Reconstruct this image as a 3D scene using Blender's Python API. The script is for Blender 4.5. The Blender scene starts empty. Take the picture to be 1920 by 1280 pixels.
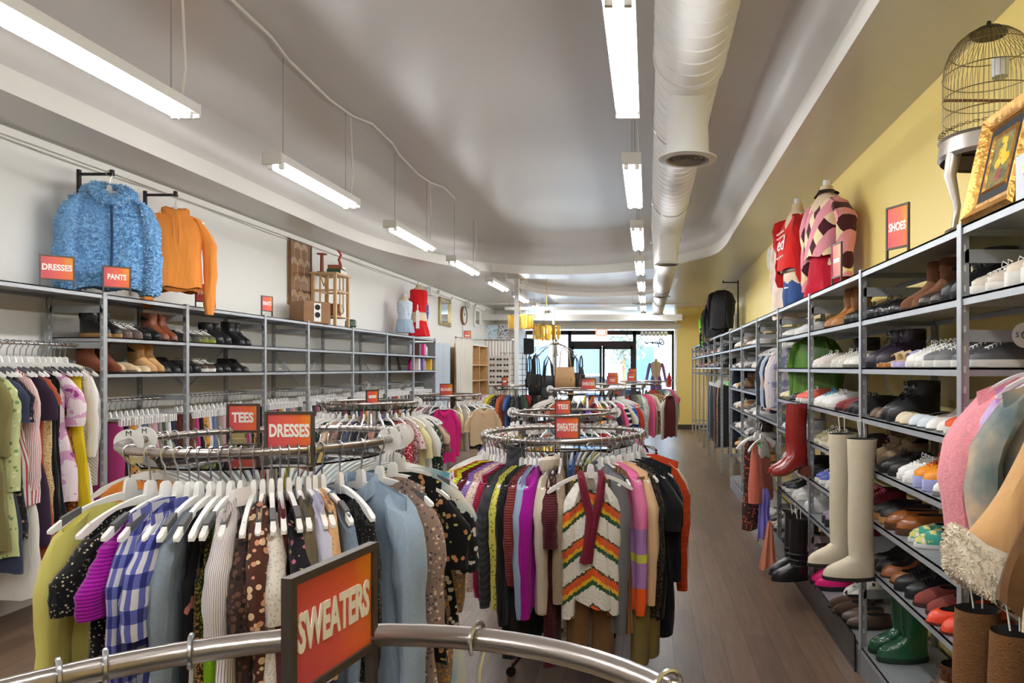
import bpy, bmesh, math, random
from mathutils import Vector, Matrix

# ------------------------------------------------------------------ camera, world, sun, exposure
scn = bpy.context.scene
col = scn.collection
CAM_Z = 1.68
FOC = 1320.0                      # focal length in pixels of the 1920 wide frame
VX, VY = 1215.0, 690.0            # where the shop's long lines meet
cd = bpy.data.cameras.new('camera')
cam = bpy.data.objects.new('camera', cd)
col.objects.link(cam)
cam.location = (0, 0, CAM_Z)
cam.rotation_euler = (math.pi / 2, 0, 0)
cd.sensor_width = 36.0
cd.lens = 36.0 * FOC / 1920.0
cd.shift_x = -(VX - 960.0) / 1920.0
cd.shift_y = (VY - 640.0) / 1920.0
cd.clip_start = 0.05
cd.clip_end = 200
scn.camera = cam

vs = scn.view_settings
vs.view_transform = 'Standard'
vs.look = 'None'
vs.gamma = 1.0
vs.use_curve_mapping = False
vs.exposure = 1.35
scn.cycles.max_bounces = 7
scn.cycles.diffuse_bounces = 5
scn.cycles.glossy_bounces = 3
scn.cycles.transmission_bounces = 4
scn.cycles.transparent_max_bounces = 10
scn.cycles.use_denoising = True
scn.cycles.caustics_reflective = False
scn.cycles.caustics_refractive = False
scn.cycles.sample_clamp_indirect = 6.0

world = bpy.data.worlds.new('sky')
scn.world = world
world.use_nodes = True
wb = world.node_tree.nodes['Background']
wb.inputs[0].default_value = (0.72, 0.86, 1.0, 1)
wb.inputs[1].default_value = 4.6

sd = bpy.data.lights.new('sun', 'SUN')
sd.energy = 6.5
sd.angle = 0.01
sd.color = (1.0, 0.97, 0.92)
sun = bpy.data.objects.new('sun', sd)
col.objects.link(sun)
sun.rotation_euler = (math.radians(42), 0, math.radians(12))

TUBE_E = 30.0

# ------------------------------------------------------------------ helpers
def P(px, py, Y):
    return Vector(((px - VX) * Y / FOC, Y, CAM_Z + (VY - py) * Y / FOC))

def L_(c):
    c = c / 255.0
    return c / 12.92 if c <= 0.04045 else ((c + 0.055) / 1.055) ** 2.4

def rgb(r, g, b):
    return (L_(r), L_(g), L_(b), 1.0)

class MB:
    """collects shapes for ONE mesh"""
    def __init__(s):
        s.v = []; s.f = []
    def add(s, vs, fs):
        o = len(s.v)
        s.v += [tuple(p) for p in vs]
        s.f += [tuple(i + o for i in f) for f in fs]
        return s
    def box(s, c, d, rz=0.0, taper=1.0):
        x, y, z = d[0] / 2, d[1] / 2, d[2] / 2
        cr, sr = math.cos(rz), math.sin(rz)
        vs = []
        for k in (-1, 1):
            t = taper if k > 0 else 1.0
            for a, b in ((-1, -1), (1, -1), (1, 1), (-1, 1)):
                X, Y = a * x * t, b * y * t
                vs.append((c[0] + X * cr - Y * sr, c[1] + X * sr + Y * cr, c[2] + k * z))
        return s.add(vs, [(3, 2, 1, 0), (4, 5, 6, 7), (0, 1, 5, 4), (1, 2, 6, 5), (2, 3, 7, 6), (3, 0, 4, 7)])
    def bar(s, a, b, w, h=None):
        """rectangular bar from a to b"""
        h = w if h is None else h
        a, b = Vector(a), Vector(b)
        d = (b - a).normalized()
        up = Vector((0, 0, 1)) if abs(d.z) < 0.95 else Vector((1, 0, 0))
        n = d.cross(up).normalized(); u = n.cross(d).normalized()
        vs = []
        for p in (a, b):
            for i, j in ((-1, -1), (1, -1), (1, 1), (-1, 1)):
                vs.append(p + n * (i * w / 2) + u * (j * h / 2))
        return s.add(vs, [(3, 2, 1, 0), (4, 5, 6, 7), (0, 1, 5, 4), (1, 2, 6, 5), (2, 3, 7, 6), (3, 0, 4, 7)])
    def loft(s, rings, cap0=True, cap1=True, closed=True):
        n = len(rings[0]); vs = [p for r in rings for p in r]; fs = []
        for i in range(len(rings) - 1):
            for j in range(n if closed else n - 1):
                k = (j + 1) % n
                fs.append((i * n + j, i * n + k, (i + 1) * n + k, (i + 1) * n + j))
        if cap0: fs.append(tuple(range(n - 1, -1, -1)))
        if cap1: fs.append(tuple((len(rings) - 1) * n + j for j in range(n)))
        return s.add(vs, fs)
    def tube(s, pts, r, n=8, cap=True, closed=False):
        pts = [Vector(p) for p in pts]
        m = len(pts); rings = []; prev = None
        for i, p in enumerate(pts):
            if closed: d = pts[(i + 1) % m] - pts[i - 1]
            else: d = pts[min(i + 1, m - 1)] - pts[max(i - 1, 0)]
            d.normalize()
            if prev is None:
                up = Vector((0, 0, 1)) if abs(d.z) < 0.9 else Vector((1, 0, 0))
                u = d.cross(up).normalized()
            else:
                u = (prev - d * prev.dot(d)).normalized()
            prev = u; w = d.cross(u)
            rr = r[i] if isinstance(r, (list, tuple)) else r
            rings.append([p + (u * math.cos(2 * math.pi * k / n) + w * math.sin(2 * math.pi * k / n)) * rr for k in range(n)])
        if closed:
            rings.append(rings[0]); cap = False
        return s.loft(rings, cap, cap)
    def lathe(s, prof, c=(0, 0, 0), n=24, cap0=True, cap1=True, ax='z'):
        rings = []
        for r, h in prof:
            ring = []
            for k in range(n):
                a = 2 * math.pi * k / n
                x, y = r * math.cos(a), r * math.sin(a)
                p = (x, y, h) if ax == 'z' else ((y, h, x) if ax == 'y' else (h, x, y))
                ring.append((p[0] + c[0], p[1] + c[1], p[2] + c[2]))
            rings.append(ring)
        return s.loft(rings, cap0, cap1)
    def ring(s, c, R, r, n=64, m=8, a0=0, a1=None, ax='z'):
        full = a1 is None
        pts = []
        N = n if full else n + 1
        for i in range(N):
            a = a0 + ((2 * math.pi) if full else (a1 - a0)) * i / n
            x, y = R * math.cos(a), R * math.sin(a)
            q = (x, y, 0) if ax == 'z' else ((x, 0, y) if ax == 'y' else (0, x, y))
            pts.append((c[0] + q[0], c[1] + q[1], c[2] + q[2]))
        return s.tube(pts, r, m, closed=full)
    def prism(s, poly, z0, z1):
        n = len(poly)
        return s.add([(x, y, z0) for x, y in poly] + [(x, y, z1) for x, y in poly],
                     [tuple(range(n - 1, -1, -1)), tuple(range(n, 2 * n))] + [(i, (i + 1) % n, n + (i + 1) % n, n + i) for i in range(n)])
    def xform(s, M):
        s.v = [tuple(M @ Vector(p)) for p in s.v]
        return s
    def mesh(s, name, smooth=True, ang=0.7):
        me = bpy.data.meshes.new(name)
        me.from_pydata(s.v, [], s.f)
        me.update()
        if smooth:
            me.polygons.foreach_set('use_smooth', [True] * len(me.polygons))
            try: me.set_sharp_from_angle(angle=ang)
            except Exception: pass
        return me

def obj(name, mb, mat, parent=None, smooth=True, ang=0.7, loc=None, me=None):
    me = me or mb.mesh(name, smooth, ang)
    o = bpy.data.objects.new(name, me)
    col.objects.link(o)
    if parent is not None: o.parent = parent
    if loc is not None: o.location = loc
    if len(me.materials) == 0: me.materials.append(mat)
    else:
        o.material_slots[0].link = 'OBJECT'
        o.material_slots[0].material = mat
    return o

USED = set()
ORD = 'second third fourth fifth sixth seventh eighth ninth tenth eleventh twelfth thirteenth fourteenth fifteenth sixteenth seventeenth eighteenth nineteenth twentieth'.split()
def uniq(label):
    if label not in USED:
        USED.add(label); return label
    for w in ORD:
        l2 = w + ' ' + label
        if l2 not in USED:
            USED.add(l2); return l2
    for a in ORD:
        for b in ORD:
            l2 = a + ' ' + b.replace('second', 'next') + ' ' + label
            if l2 not in USED:
                USED.add(l2); return l2
    return label

def tag(o, label, cat, group=None):
    o['label'] = uniq(label); o['category'] = cat
    if group: o['group'] = group
    return o

def thing(name, label, cat, loc=(0, 0, 0), rz=0.0, group=None):
    o = bpy.data.objects.new(name, None)
    o.empty_display_size = 0.1
    col.objects.link(o)
    o.location = loc; o.rotation_euler = (0, 0, rz)
    return tag(o, label, cat, group)

def struct(name, mb, mat, smooth=False):
    o = obj(name, mb, mat, None, smooth)
    o['kind'] = 'structure'
    return o

# ------------------------------------------------------------------ materials
def new_mat(name):
    m = bpy.data.materials.new(name); m.use_nodes = True
    nt = m.node_tree
    return m, nt, nt.nodes['Principled BSDF']

def nd(nt, t, **kw):
    n = nt.nodes.new(t)
    for k, v in kw.items():
        if k.startswith('_'): setattr(n, k[1:], v)
        else: n.inputs[k.replace('__', ' ')].default_value = v
    return n

def simple(name, c, rough=0.6, metal=0.0, bump=0.0, bscale=60.0, var=0.0, vscale=4.0, spec=0.5, coat=0.0):
    m, nt, b = new_mat(name)
    b.inputs['Base Color'].default_value = c
    b.inputs['Roughness'].default_value = rough
    b.inputs['Metallic'].default_value = metal
    b.inputs['Specular IOR Level'].default_value = spec
    if coat: b.inputs['Coat Weight'].default_value = coat
    tc = nd(nt, 'ShaderNodeTexCoord')
    if bump:
        nz = nd(nt, 'ShaderNodeTexNoise', Scale=bscale, Detail=3.0)
        nt.links.new(tc.outputs['Object'], nz.inputs['Vector'])
        bp = nd(nt, 'ShaderNodeBump', Strength=bump, Distance=0.01)
        nt.links.new(nz.outputs['Fac'], bp.inputs['Height'])
        nt.links.new(bp.outputs['Normal'], b.inputs['Normal'])
    if var:
        nz = nd(nt, 'ShaderNodeTexNoise', Scale=vscale, Detail=4.0)
        nt.links.new(tc.outputs['Object'], nz.inputs['Vector'])
        mx = nd(nt, 'ShaderNodeMix', _data_type='RGBA', _blend_type='MIX')
        nt.links.new(nz.outputs['Fac'], mx.inputs[0])
        mx.inputs[6].default_value = tuple(min(1, x * (1 - var)) for x in c[:3]) + (1,)
        mx.inputs[7].default_value = tuple(min(1, x * (1 + var)) for x in c[:3]) + (1,)
        nt.links.new(mx.outputs[2], b.inputs['Base Color'])
    return m

def emit(name, c, s):
    m, nt, b = new_mat(name)
    b.inputs['Base Color'].default_value = (0, 0, 0, 1)
    b.inputs['Emission Color'].default_value = c
    b.inputs['Emission Strength'].default_value = s
    return m

M = {}
M['white_wall'] = simple('white_wall_paint', rgb(230, 228, 222), 0.55, bump=0.04, bscale=40)
M['yellow_wall'] = simple('yellow_wall_paint', rgb(238, 214, 130), 0.5, bump=0.04, bscale=40)
M['ceil'] = simple('ceiling_paint', rgb(210, 206, 202), 0.32, bump=0.05, bscale=6)
M['soffit'] = simple('soffit_paint', rgb(192, 187, 180), 0.28, bump=0.02, bscale=9)
M['trimw'] = simple('trim_paint', rgb(232, 229, 222), 0.5)
M['white'] = simple('white_paint', rgb(235, 234, 230), 0.4)
M['galv'] = simple('galvanized_steel', rgb(172, 175, 178), 0.42, 0.45, bump=0.03, bscale=120, var=0.12, vscale=14)
M['galv_d'] = simple('galvanized_shelf_top', rgb(138, 141, 144), 0.5, 0.35, bump=0.03, bscale=120, var=0.12, vscale=10)
M['chrome'] = simple('chrome', rgb(205, 200, 196), 0.16, 1.0)
M['steel'] = simple('brushed_steel', rgb(172, 163, 156), 0.28, 1.0, bump=0.02, bscale=200)
M['wire'] = simple('steel_wire', rgb(190, 190, 192), 0.25, 1.0)
M['frame'] = simple('sign_frame_bronze', rgb(84, 74, 66), 0.45, 0.6)
M['black'] = simple('black_metal', rgb(28, 27, 27), 0.5, 0.2)
M['hang'] = simple('white_plastic', rgb(240, 238, 235), 0.35, bump=0.0)
M['grip'] = simple('grey_rubber', rgb(92, 92, 94), 0.7)
M['clear'] = simple('frosted_plastic', rgb(226, 228, 228), 0.25)
M['tag'] = simple('paper_tag', rgb(240, 238, 230), 0.8)
M['ink'] = simple('black_ink', rgb(25, 25, 28), 0.7)
M['lett'] = simple('white_lettering', rgb(248, 244, 236), 0.6)
M['brass'] = simple('brass', rgb(214, 172, 84), 0.25, 1.0, var=0.2, vscale=20)
M['silver'] = simple('silver_paint', rgb(178, 170, 160), 0.35, 0.8, var=0.15, vscale=20)
M['wood'] = simple('brown_wood', rgb(138, 96, 58), 0.5, bump=0.05, bscale=30, var=0.3, vscale=8)
M['lwood'] = simple('light_wood', rgb(196, 160, 112), 0.5, var=0.25, vscale=10)
M['skin'] = simple('mannequin_beige', rgb(214, 190, 158), 0.5)
M['dark'] = simple('dark_lining', rgb(35, 31, 30), 0.9)

def glass(name, tint=(0.92, 0.96, 0.95, 1), refl=0.12, rough=0.02):
    m = bpy.data.materials.new(name); m.use_nodes = True
    nt = m.node_tree; nt.nodes.clear()
    out = nd(nt, 'ShaderNodeOutputMaterial')
    tr = nd(nt, 'ShaderNodeBsdfTransparent'); tr.inputs[0].default_value = tint
    gl = nd(nt, 'ShaderNodeBsdfGlossy', Roughness=rough)
    fr = nd(nt, 'ShaderNodeFresnel', IOR=1.5)
    mx = nd(nt, 'ShaderNodeMixShader')
    nt.links.new(fr.outputs[0], mx.inputs[0])
    nt.links.new(tr.outputs[0], mx.inputs[1]); nt.links.new(gl.outputs[0], mx.inputs[2])
    nt.links.new(mx.outputs[0], out.inputs[0])
    return m
M['glass'] = glass('clear_glass')
M['winglass'] = glass('window_glass', (0.97, 0.99, 1, 1))

def floor_mat():
    m, nt, b = new_mat('wood_plank_floor')
    tc = nd(nt, 'ShaderNodeTexCoord')
    sp = nd(nt, 'ShaderNodeSeparateXYZ'); cb = nd(nt, 'ShaderNodeCombineXYZ')
    nt.links.new(tc.outputs['Object'], sp.inputs[0])
    nt.links.new(sp.outputs['Y'], cb.inputs['X']); nt.links.new(sp.outputs['X'], cb.inputs['Y'])
    br = nd(nt, 'ShaderNodeTexBrick', Scale=1.0)
    br.offset = 0.37; br.offset_frequency = 2
    br.inputs['Color1'].default_value = rgb(124, 100, 81)
    br.inputs['Color2'].default_value = rgb(98, 78, 63)
    br.inputs['Mortar'].default_value = rgb(74, 60, 50)
    br.inputs['Mortar Size'].default_value = 0.0022
    br.inputs['Brick Width'].default_value = 1.22
    br.inputs['Row Height'].default_value = 0.152
    br.inputs['Bias'].default_value = 0.0
    nt.links.new(cb.outputs[0], br.inputs['Vector'])
    mp = nd(nt, 'ShaderNodeMapping'); mp.inputs['Scale'].default_value = (30, 2.2, 1)
    nt.links.new(tc.outputs['Object'], mp.inputs[0])
    nz = nd(nt, 'ShaderNodeTexNoise', Scale=1.0, Detail=6.0, Roughness=0.65)
    nt.links.new(mp.outputs[0], nz.inputs['Vector'])
    cr = nd(nt, 'ShaderNodeValToRGB')
    cr.color_ramp.elements[0].position = 0.3; cr.color_ramp.elements[0].color = (0.6, 0.56, 0.53, 1)
    cr.color_ramp.elements[1].position = 0.75; cr.color_ramp.elements[1].color = (1.2, 1.17, 1.14, 1)
    nt.links.new(nz.outputs['Fac'], cr.inputs[0])
    mx = nd(nt, 'ShaderNodeMix', _data_type='RGBA', _blend_type='MULTIPLY'); mx.inputs[0].default_value = 0.85
    nt.links.new(br.outputs['Color'], mx.inputs[6]); nt.links.new(cr.outputs[0], mx.inputs[7])
    nt.links.new(mx.outputs[2], b.inputs['Base Color'])
    b.inputs['Roughness'].default_value = 0.36
    bp = nd(nt, 'ShaderNodeBump', Strength=0.15, Distance=0.004)
    nt.links.new(br.outputs['Fac'], bp.inputs['Height']); bp.invert = True
    nt.links.new(bp.outputs[0], b.inputs['Normal'])
    return m
M['floor'] = floor_mat()
# ------------------------------------------------------------------ room shell
XL, XR = -4.38, 1.65
YB, YF = -3.6, 20.3
ZS, ZC = 3.33, 3.80

struct('floor', MB().box(((XL + XR) / 2, 9.2, -0.05), (XR - XL + 0.6, 26.0, 0.1)), M['floor'])
struct('wall_left', MB().box((XL - 0.1, (YB + YF) / 2, 2.0), (0.2, YF - YB, 4.4)), M['white_wall'])
struct('wall_right', MB().box((XR + 0.1, (YB + 21.9) / 2, 2.0), (0.2, 21.9 - YB, 4.4)), M['yellow_wall'])
struct('wall_back', MB().box(((XL + XR) / 2, YB - 0.1, 2.0), (XR - XL + 0.4, 0.2, 4.4)), M['white_wall'])

def poly_fill(outer, holes, z):
    bm = bmesh.new()
    for lp in [outer] + holes:
        vsx = [bm.verts.new((x, y, z)) for x, y in lp]
        for i in range(len(vsx)):
            bm.edges.new((vsx[i], vsx[(i + 1) % len(vsx)]))
    bmesh.ops.triangle_fill(bm, use_beauty=True, edges=bm.edges[:])
    mb = MB()
    bm.verts.index_update()
    mb.add([v.co[:] for v in bm.verts], [[v.index for v in f.verts] for f in bm.faces])
    bm.free()
    return mb

def spline(pts, n=6):
    out = []
    m = len(pts)
    for i in range(m - 1):
        p0, p1, p2, p3 = pts[max(i - 1, 0)], pts[i], pts[i + 1], pts[min(i + 2, m - 1)]
        for k in range(n):
            t = k / n
            out.append(tuple(0.5 * ((2 * p1[d]) + (-p0[d] + p2[d]) * t + (2 * p0[d] - 5 * p1[d] + 4 * p2[d] - p3[d]) * t * t + (-p0[d] + 3 * p1[d] - 3 * p2[d] + p3[d]) * t ** 3) for d in range(2)))
    out.append(pts[-1])
    return out

def inset(loop, d):
    n = len(loop); out = []
    for i in range(n):
        a, b, c = loop[i - 1], loop[i], loop[(i + 1) % n]
        e = Vector((c[0] - a[0], c[1] - a[1])).normalized()
        out.append((b[0] - e.y * d, b[1] + e.x * d))   # loop runs counter clockwise: left of travel is inside
    return out

# the big recess, counter clockwise seen from above
arc = spline([(1.04, 8.6), (1.04, 9.5), (0.94, 10.3), (0.54, 11.1), (-0.07, 11.8), (-0.8, 12.25), (-1.66, 12.42), (-2.62, 12.1), (-3.18, 11.4), (-3.70, 9.95), (-3.83, 8.8), (-3.83, 7.8)], 5)
rec1 = [(1.04, -2.4 + 1.0 * i) for i in range(11)] + arc + [(-3.83, 7.0 - 1.0 * i) for i in range(10)]
# the second, shallower recess nearer the street
arc2 = spline([(0.55, 14.2), (0.35, 15.2), (-0.3, 15.95), (-1.2, 16.3), (-2.0, 16.0), (-2.45, 15.4), (-2.65, 14.6)], 6)
rec2 = [(0.55, 13.0)] + arc2 + [(-2.65, 13.0)]
sof = poly_fill([(XL, YB), (XR, YB), (XR, 17.9), (XL, 17.9)], [rec1, rec2], ZS)
struct('ceiling', sof, M['soffit'])

def recess(loop, zt, lip, cove, name, tname):
    mb = MB()
    mb.loft([[(x, y, ZS) for x, y in loop], [(x, y, ZS + lip) for x, y in loop]], False, False)
    back = inset(loop, -0.035)
    mb.loft([[(x, y, ZS + lip) for x, y in loop], [(x, y, ZS + lip) for x, y in back]], False, False)
    struct(tname, mb, M['trimw'])
    up = MB(); rings = []
    rings.append([(x, y, ZS + lip) for x, y in back])
    for i in range(0, 7):
        a = math.pi / 2 * i / 6
        lp = inset(loop, -0.035 + cove * (1 - math.cos(a)))
        z = zt - cove + cove * math.sin(a)
        rings.append([(x, y, z) for x, y in lp])
    up.loft(rings, False, False)
    top = rings[-1]
    f = poly_fill([(p[0], p[1]) for p in top], [], zt)
    up.add(f.v, f.f)
    o = struct(name, up, M['ceil'], True)
    return o
recess(rec1, ZC, 0.15, 0.26, 'ceiling.001', 'trim_1')
recess(rec2, 3.55, 0.10, 0.08, 'ceiling.002', 'trim_2')

# stepped bulkhead over the shop window
struct('ceiling.003', MB().box(((XL + XR) / 2, 20.0, 3.40), (XR - XL + .4, 4.4, 0.1)), M['soffit'])
struct('trim_3', MB().box(((XL + XR) / 2, 17.9, 3.37), (XR - XL, 0.1, 0.14)), M['trimw'])
struct('beam_1', MB().box(((XL + 0.9) / 2, 18.6, 3.02), (0.9 - XL, 0.22, 0.15)), M['trimw'])
struct('beam_2', MB().box(((XL + 0.9) / 2, 19.6, 2.84), (0.9 - XL, 0.22, 0.15)), M['trimw'])
struct('beam_3', MB().box(((XL + 0.9) / 2, 21.0, 2.98), (0.9 - XL, 0.5, 0.2)), M['trimw'])
struct('wall_front_return', MB().box(((0.80 + XR) / 2, 20.4, 1.7), (XR - 0.80, 1.8, 3.4)), M['yellow_wall'])
struct('wall_front', MB().box(((XL - 3.72) / 2, 20.9, 1.7), (-3.72 - XL, 1.2, 3.4)), M['white_wall'])
struct('baseboard_front', MB().box(((0.80 + XR) / 2 - 0.01, 19.49, 0.06), (XR - 0.80 + 0.02, 0.02, 0.12)), simple('dark_base', rgb(60, 48, 44), 0.6))
struct('trim_4', MB().box(((XL - 3.76) / 2 - 0.02, 20.285, 3.03), (0.5, 0.03, 0.5)), M['white_wall'])

# storefront
WY = 21.5
MFR = simple('dark_window_metal', rgb(46, 44, 46), 0.4, 0.5)
def mull(x0, x1, z0, z1, t=0.08):
    return ((x0 + x1) / 2, WY, (z0 + z1) / 2), (x1 - x0, t, z1 - z0)
fx = MB()
for a in ((-3.80, -3.70, 0, 2.83), (-2.44, -2.34, 0, 2.83), (-0.46, -0.36, 0, 2.83), (0.72, 0.80, 0, 2.83),
          (-3.8, 0.8, 2.70, 2.83), (-3.8, -2.4, 0.45, 0.55), (-0.4, 0.8, 0.45, 0.55)):
    fx.box(*mull(*a))
w1 = struct('window_1', fx, MFR)
def pane(x0, x1, z0, z1, name='pane'):
    o = obj(name, MB().box(((x0 + x1) / 2, WY, (z0 + z1) / 2), (x1 - x0, 0.012, z1 - z0)), M['winglass'], w1, False)
pane(-3.7, -2.44, 0.55, 2.7); pane(-2.34, -0.46, 2.50, 2.7); pane(-0.36, 0.72, 0.55, 2.7)
pane(-3.7, -2.44, 0.0, 0.45, 'kick_panel'); pane(-0.36, 0.72, 0, 0.45, 'kick_panel')
obj('transom_bar', MB().box(*mull(-2.4, -0.4, 2.36, 2.50, 0.12)), MFR, w1, False)
for i, (x0, x1) in enumerate(((-2.34, -1.41), (-1.39, -0.46))):
    d = MB()
    for a in ((x0, x0 + 0.07, 0, 2.36), (x1 - 0.07, x1, 0, 2.36), (x0, x1, 2.26, 2.36), (x0, x1, 0.0, 0.2)):
        d.box(*mull(*a, t=0.05))
    dr = struct('door_%d' % (i + 1), d, MFR)
    obj('door_pane', MB().box(((x0 + x1) / 2, WY, 1.23), (x1 - x0 - 0.14, 0.012, 2.06)), M['winglass'], dr, False)
    hx = x1 - 0.035 if i == 0 else x0 + 0.035
    obj('push_handle', MB().tube([(hx, WY - 0.03, 0.95), (hx, WY - 0.08, 0.97), (hx, WY - 0.08, 1.25), (hx, WY - 0.03, 1.27)], 0.014, 6), M['steel'], dr)

# fluorescent fixtures, two rows
M['tubeglow'] = emit('fluorescent_tube', (0.97, 0.985, 1.0, 1), TUBE_E)
def fixture(x, y, zc, row, label):
    t = thing('tube_light', label, 'ceiling light', (x, y, 3.03), 0, 'fluorescent fixtures in the %s row' % row)
    h = MB(); h.box((0, 0, 0.055), (0.125, 1.26, 0.055)).box((0, -0.637, 0.045), (0.13, 0.016, 0.078)).box((0, 0.637, 0.045), (0.13, 0.016, 0.078))
    obj('housing', h, M['white'], t, False)
    for s in (-0.036, 0.036):
        obj('tube', MB().tube([(s, -0.575, 0.008), (s, 0.575, 0.008)], 0.0165, 8), M['tubeglow'], t)
        for e in (-0.585, 0.585):
            obj('socket', MB().box((s, e, 0.012), (0.03, 0.022, 0.05)), M['white'], t, False)
    for e in (-0.5, 0.5):
        obj('hanging_wire', MB().tube([(0, e, 0.08), (0, e, zc - 3.03)], 0.003, 5), M['wire'], t)
    obj('power_cord', MB().tube([(0.02, 0.55, 0.08), (0.035, 0.56, 0.25), (0.02, 0.55, zc - 3.03)], 0.007, 6), M['trimw'], t)
ys = [-1.07 + 2.13 * i for i in range(10)]
for i, y in enumerate(ys):
    zc = ZC if y < 11.4 else (ZS if (y < 13.1 or 16.2 < y < 17.8) else (3.35 if y > 17.8 else 3.55))
    fixture(-2.5, y, zc, 'left', 'white hanging twin-tube light over the left wall shelving, ' + ('nearest to camera' if i == 0 else ORD[i - 1] + ' in the row'))
    fixture(-0.11, y, zc, 'middle', 'white hanging twin-tube light beside the round duct, ' + ('nearest to camera' if i == 0 else ORD[i - 1] + ' in the row'))

# surface cable drooping from fixture to fixture on the ceiling
cb = MB(); pts = []
for i in range(1, 5):
    y = ys[i]
    pts += [(-2.46, y - 0.5, ZC - 0.012), (-2.50, y + 0.2, ZC - 0.012), (-2.47, y + 0.56, ZC - 0.012), (-2.38, y + 0.75, ZC - 0.012), (-2.40, y + 1.3, ZC - 0.012)]
cb.tube(pts, 0.011, 6)
tag(obj('ceiling_cable', cb, M['trimw']), 'white cable clipped along the ceiling above the left light row', 'cable')
cw = MB().tube([(XL + 0.02, y, 3.245 + 0.012 * math.sin(y * 2.1)) for y in [0.4 * k for k in range(48)]], 0.006, 5)
tag(obj('wall_cable', cw, simple('cable_grey', rgb(190, 186, 178), .6)), 'thin cable sagging along the top of the white wall', 'cable')
struct('trim_5', MB().box((XL + 0.02, 8.5, 3.285), (0.04, 22, 0.05)), M['trimw'])

# spiral duct with diffusers
t = thing('air_duct', 'fat white spiral ventilation duct running along under the ceiling', 'duct', (0.25, 0, 3.55))
prof = []
y = -3.4
def duct_seg(mb, y0, y1, R, c=(0, 0, 0)):
    prof = [(R * 0.98, y0)]
    y = y0 + 0.03
    while y < y1 - 0.05:
        prof += [(R, y), (R, y + 0.128), (R + 0.006, y + 0.134), (R + 0.006, y + 0.142), (R, y + 0.148)]
        y += 0.152
    prof.append((R, y1))
    mb.lathe(prof, c, 40, True, True, 'y')
mb = MB(); duct_seg(mb, -2.1, 4.2, 0.212)
obj('duct_run', mb, M['white'], t)
mb = MB(); duct_seg(mb, 4.2, 9.3, 0.20); obj('duct_run', mb, M['white'], t)
obj('offset_elbow', MB().tube([(0, 9.3, 0), (0, 9.55, -.02), (0, 9.9, -.16), (0, 10.2, -.32), (0, 10.5, -.39), (0, 10.8, -.40)], [.2, .2, .185, .17, .162, .16], 32), M['white'], t)
mb = MB(); duct_seg(mb, 10.75, 13.3, 0.155, (0, 0, -0.40)); obj('duct_run', mb, M['white'], t)
mb = MB(); duct_seg(mb, 13.3, 17.7, 0.135, (0, 0, -0.40)); obj('duct_run', mb, M['white'], t)
for yy, rc, zc in ((4.2, .22, 0), (9.3, .208, 0), (13.3, .162, -.40)):
    obj('coupling_collar', MB().lathe([(rc - .02, yy - 0.03), (rc, yy - 0.03), (rc, yy + 0.03), (rc - .02, yy + 0.03)], (0, 0, zc), n=40, ax='y'), M['white'], t)
for k in range(8):
    yy = -1.9 + 2.4 * k
    zc = ZC if yy < 11.2 else (ZS if (yy < 13 or yy > 15.3) else 3.55)
    lo = yy > 10.4; rr = .158 if lo else .218; zo = -.40 if lo else 0
    obj('strap', MB().ring((0, yy, zo), rr, 0.004, 32, 4, ax='y').tube([(0, yy, zo + rr - .01), (0, yy, zc - 3.55 - .006)], 0.004, 4), M['wire'], t)
for q, (yy, R) in enumerate(((4.45, 0.13), (8.95, 0.12), (13.0, 0.115), (17.2, 0.11))):
    z_ = -.1 if q < 2 else -.46
    nk = MB().lathe([(R, z_), (R, min(z_ - .01, -0.33)), (R * 1.04, -0.50), (R * 1.1, -0.535)], (0, yy, 0), 32)
    n = obj('drop_collar', nk, M['white'], t)
    d = thing('ceiling_diffuser', 'round louvred air diffuser under the duct, ' + ('nearest the counter' if q == 0 else ORD[q - 1] + ' along'), 'vent', (0.25, yy, 3.0), 0, 'duct diffusers')
    f = MB().lathe([(R * 1.08, 0.02), (R * 1.42, 0.004), (R * 1.42, -0.004), (R * 1.05, -0.012), (R * 1.02, 0.01)], n=40, cap0=False, cap1=False)
    obj('diffuser_rim', f, M['white'], d)
    g = MB()
    for rr in (0.25, 0.5, 0.75):
        g.lathe([(R * rr, 0.03), (R * (rr + .14), -0.006), (R * (rr + .14), -0.01), (R * rr, 0.024)], n=32, cap0=False, cap1=False)
    obj('louvre_ring', g, simple('grey_vent', rgb(150, 146, 142), .5), d)
    obj('dark_throat', MB().lathe([(R * 1.02, 0.035), (R * 1.02, 0.04)], n=32), M['dark'], d)
# ------------------------------------------------------------------ steel shelving
XSL, XSR = -3.917, 1.155          # aisle faces of the two runs
DEP = 0.42
def post(mb_x, y, side, z0, z1, parent):
    """angle post with a row of keyhole slots"""
    mb = MB()
    mb.box((mb_x, y, (z0 + z1) / 2), (0.004, 0.036, z1 - z0))
    mb.box((mb_x + side * 0.018, y, (z0 + z1) / 2), (0.036, 0.004, z1 - z0))
    o = obj('post', mb, M['galv'], parent, False)
    sl = MB(); z = z0 + 0.1
    while z < z1 - 0.04:
        sl.box((mb_x + side * 0.019, y - 0.0025, z), (0.009, 0.002, 0.024))
        sl.box((mb_x + side * 0.019, y + 0.0025, z), (0.009, 0.002, 0.024)); z += 0.075
    obj('slot_pattern', sl, M['clear'], o, False)
    return o

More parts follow.
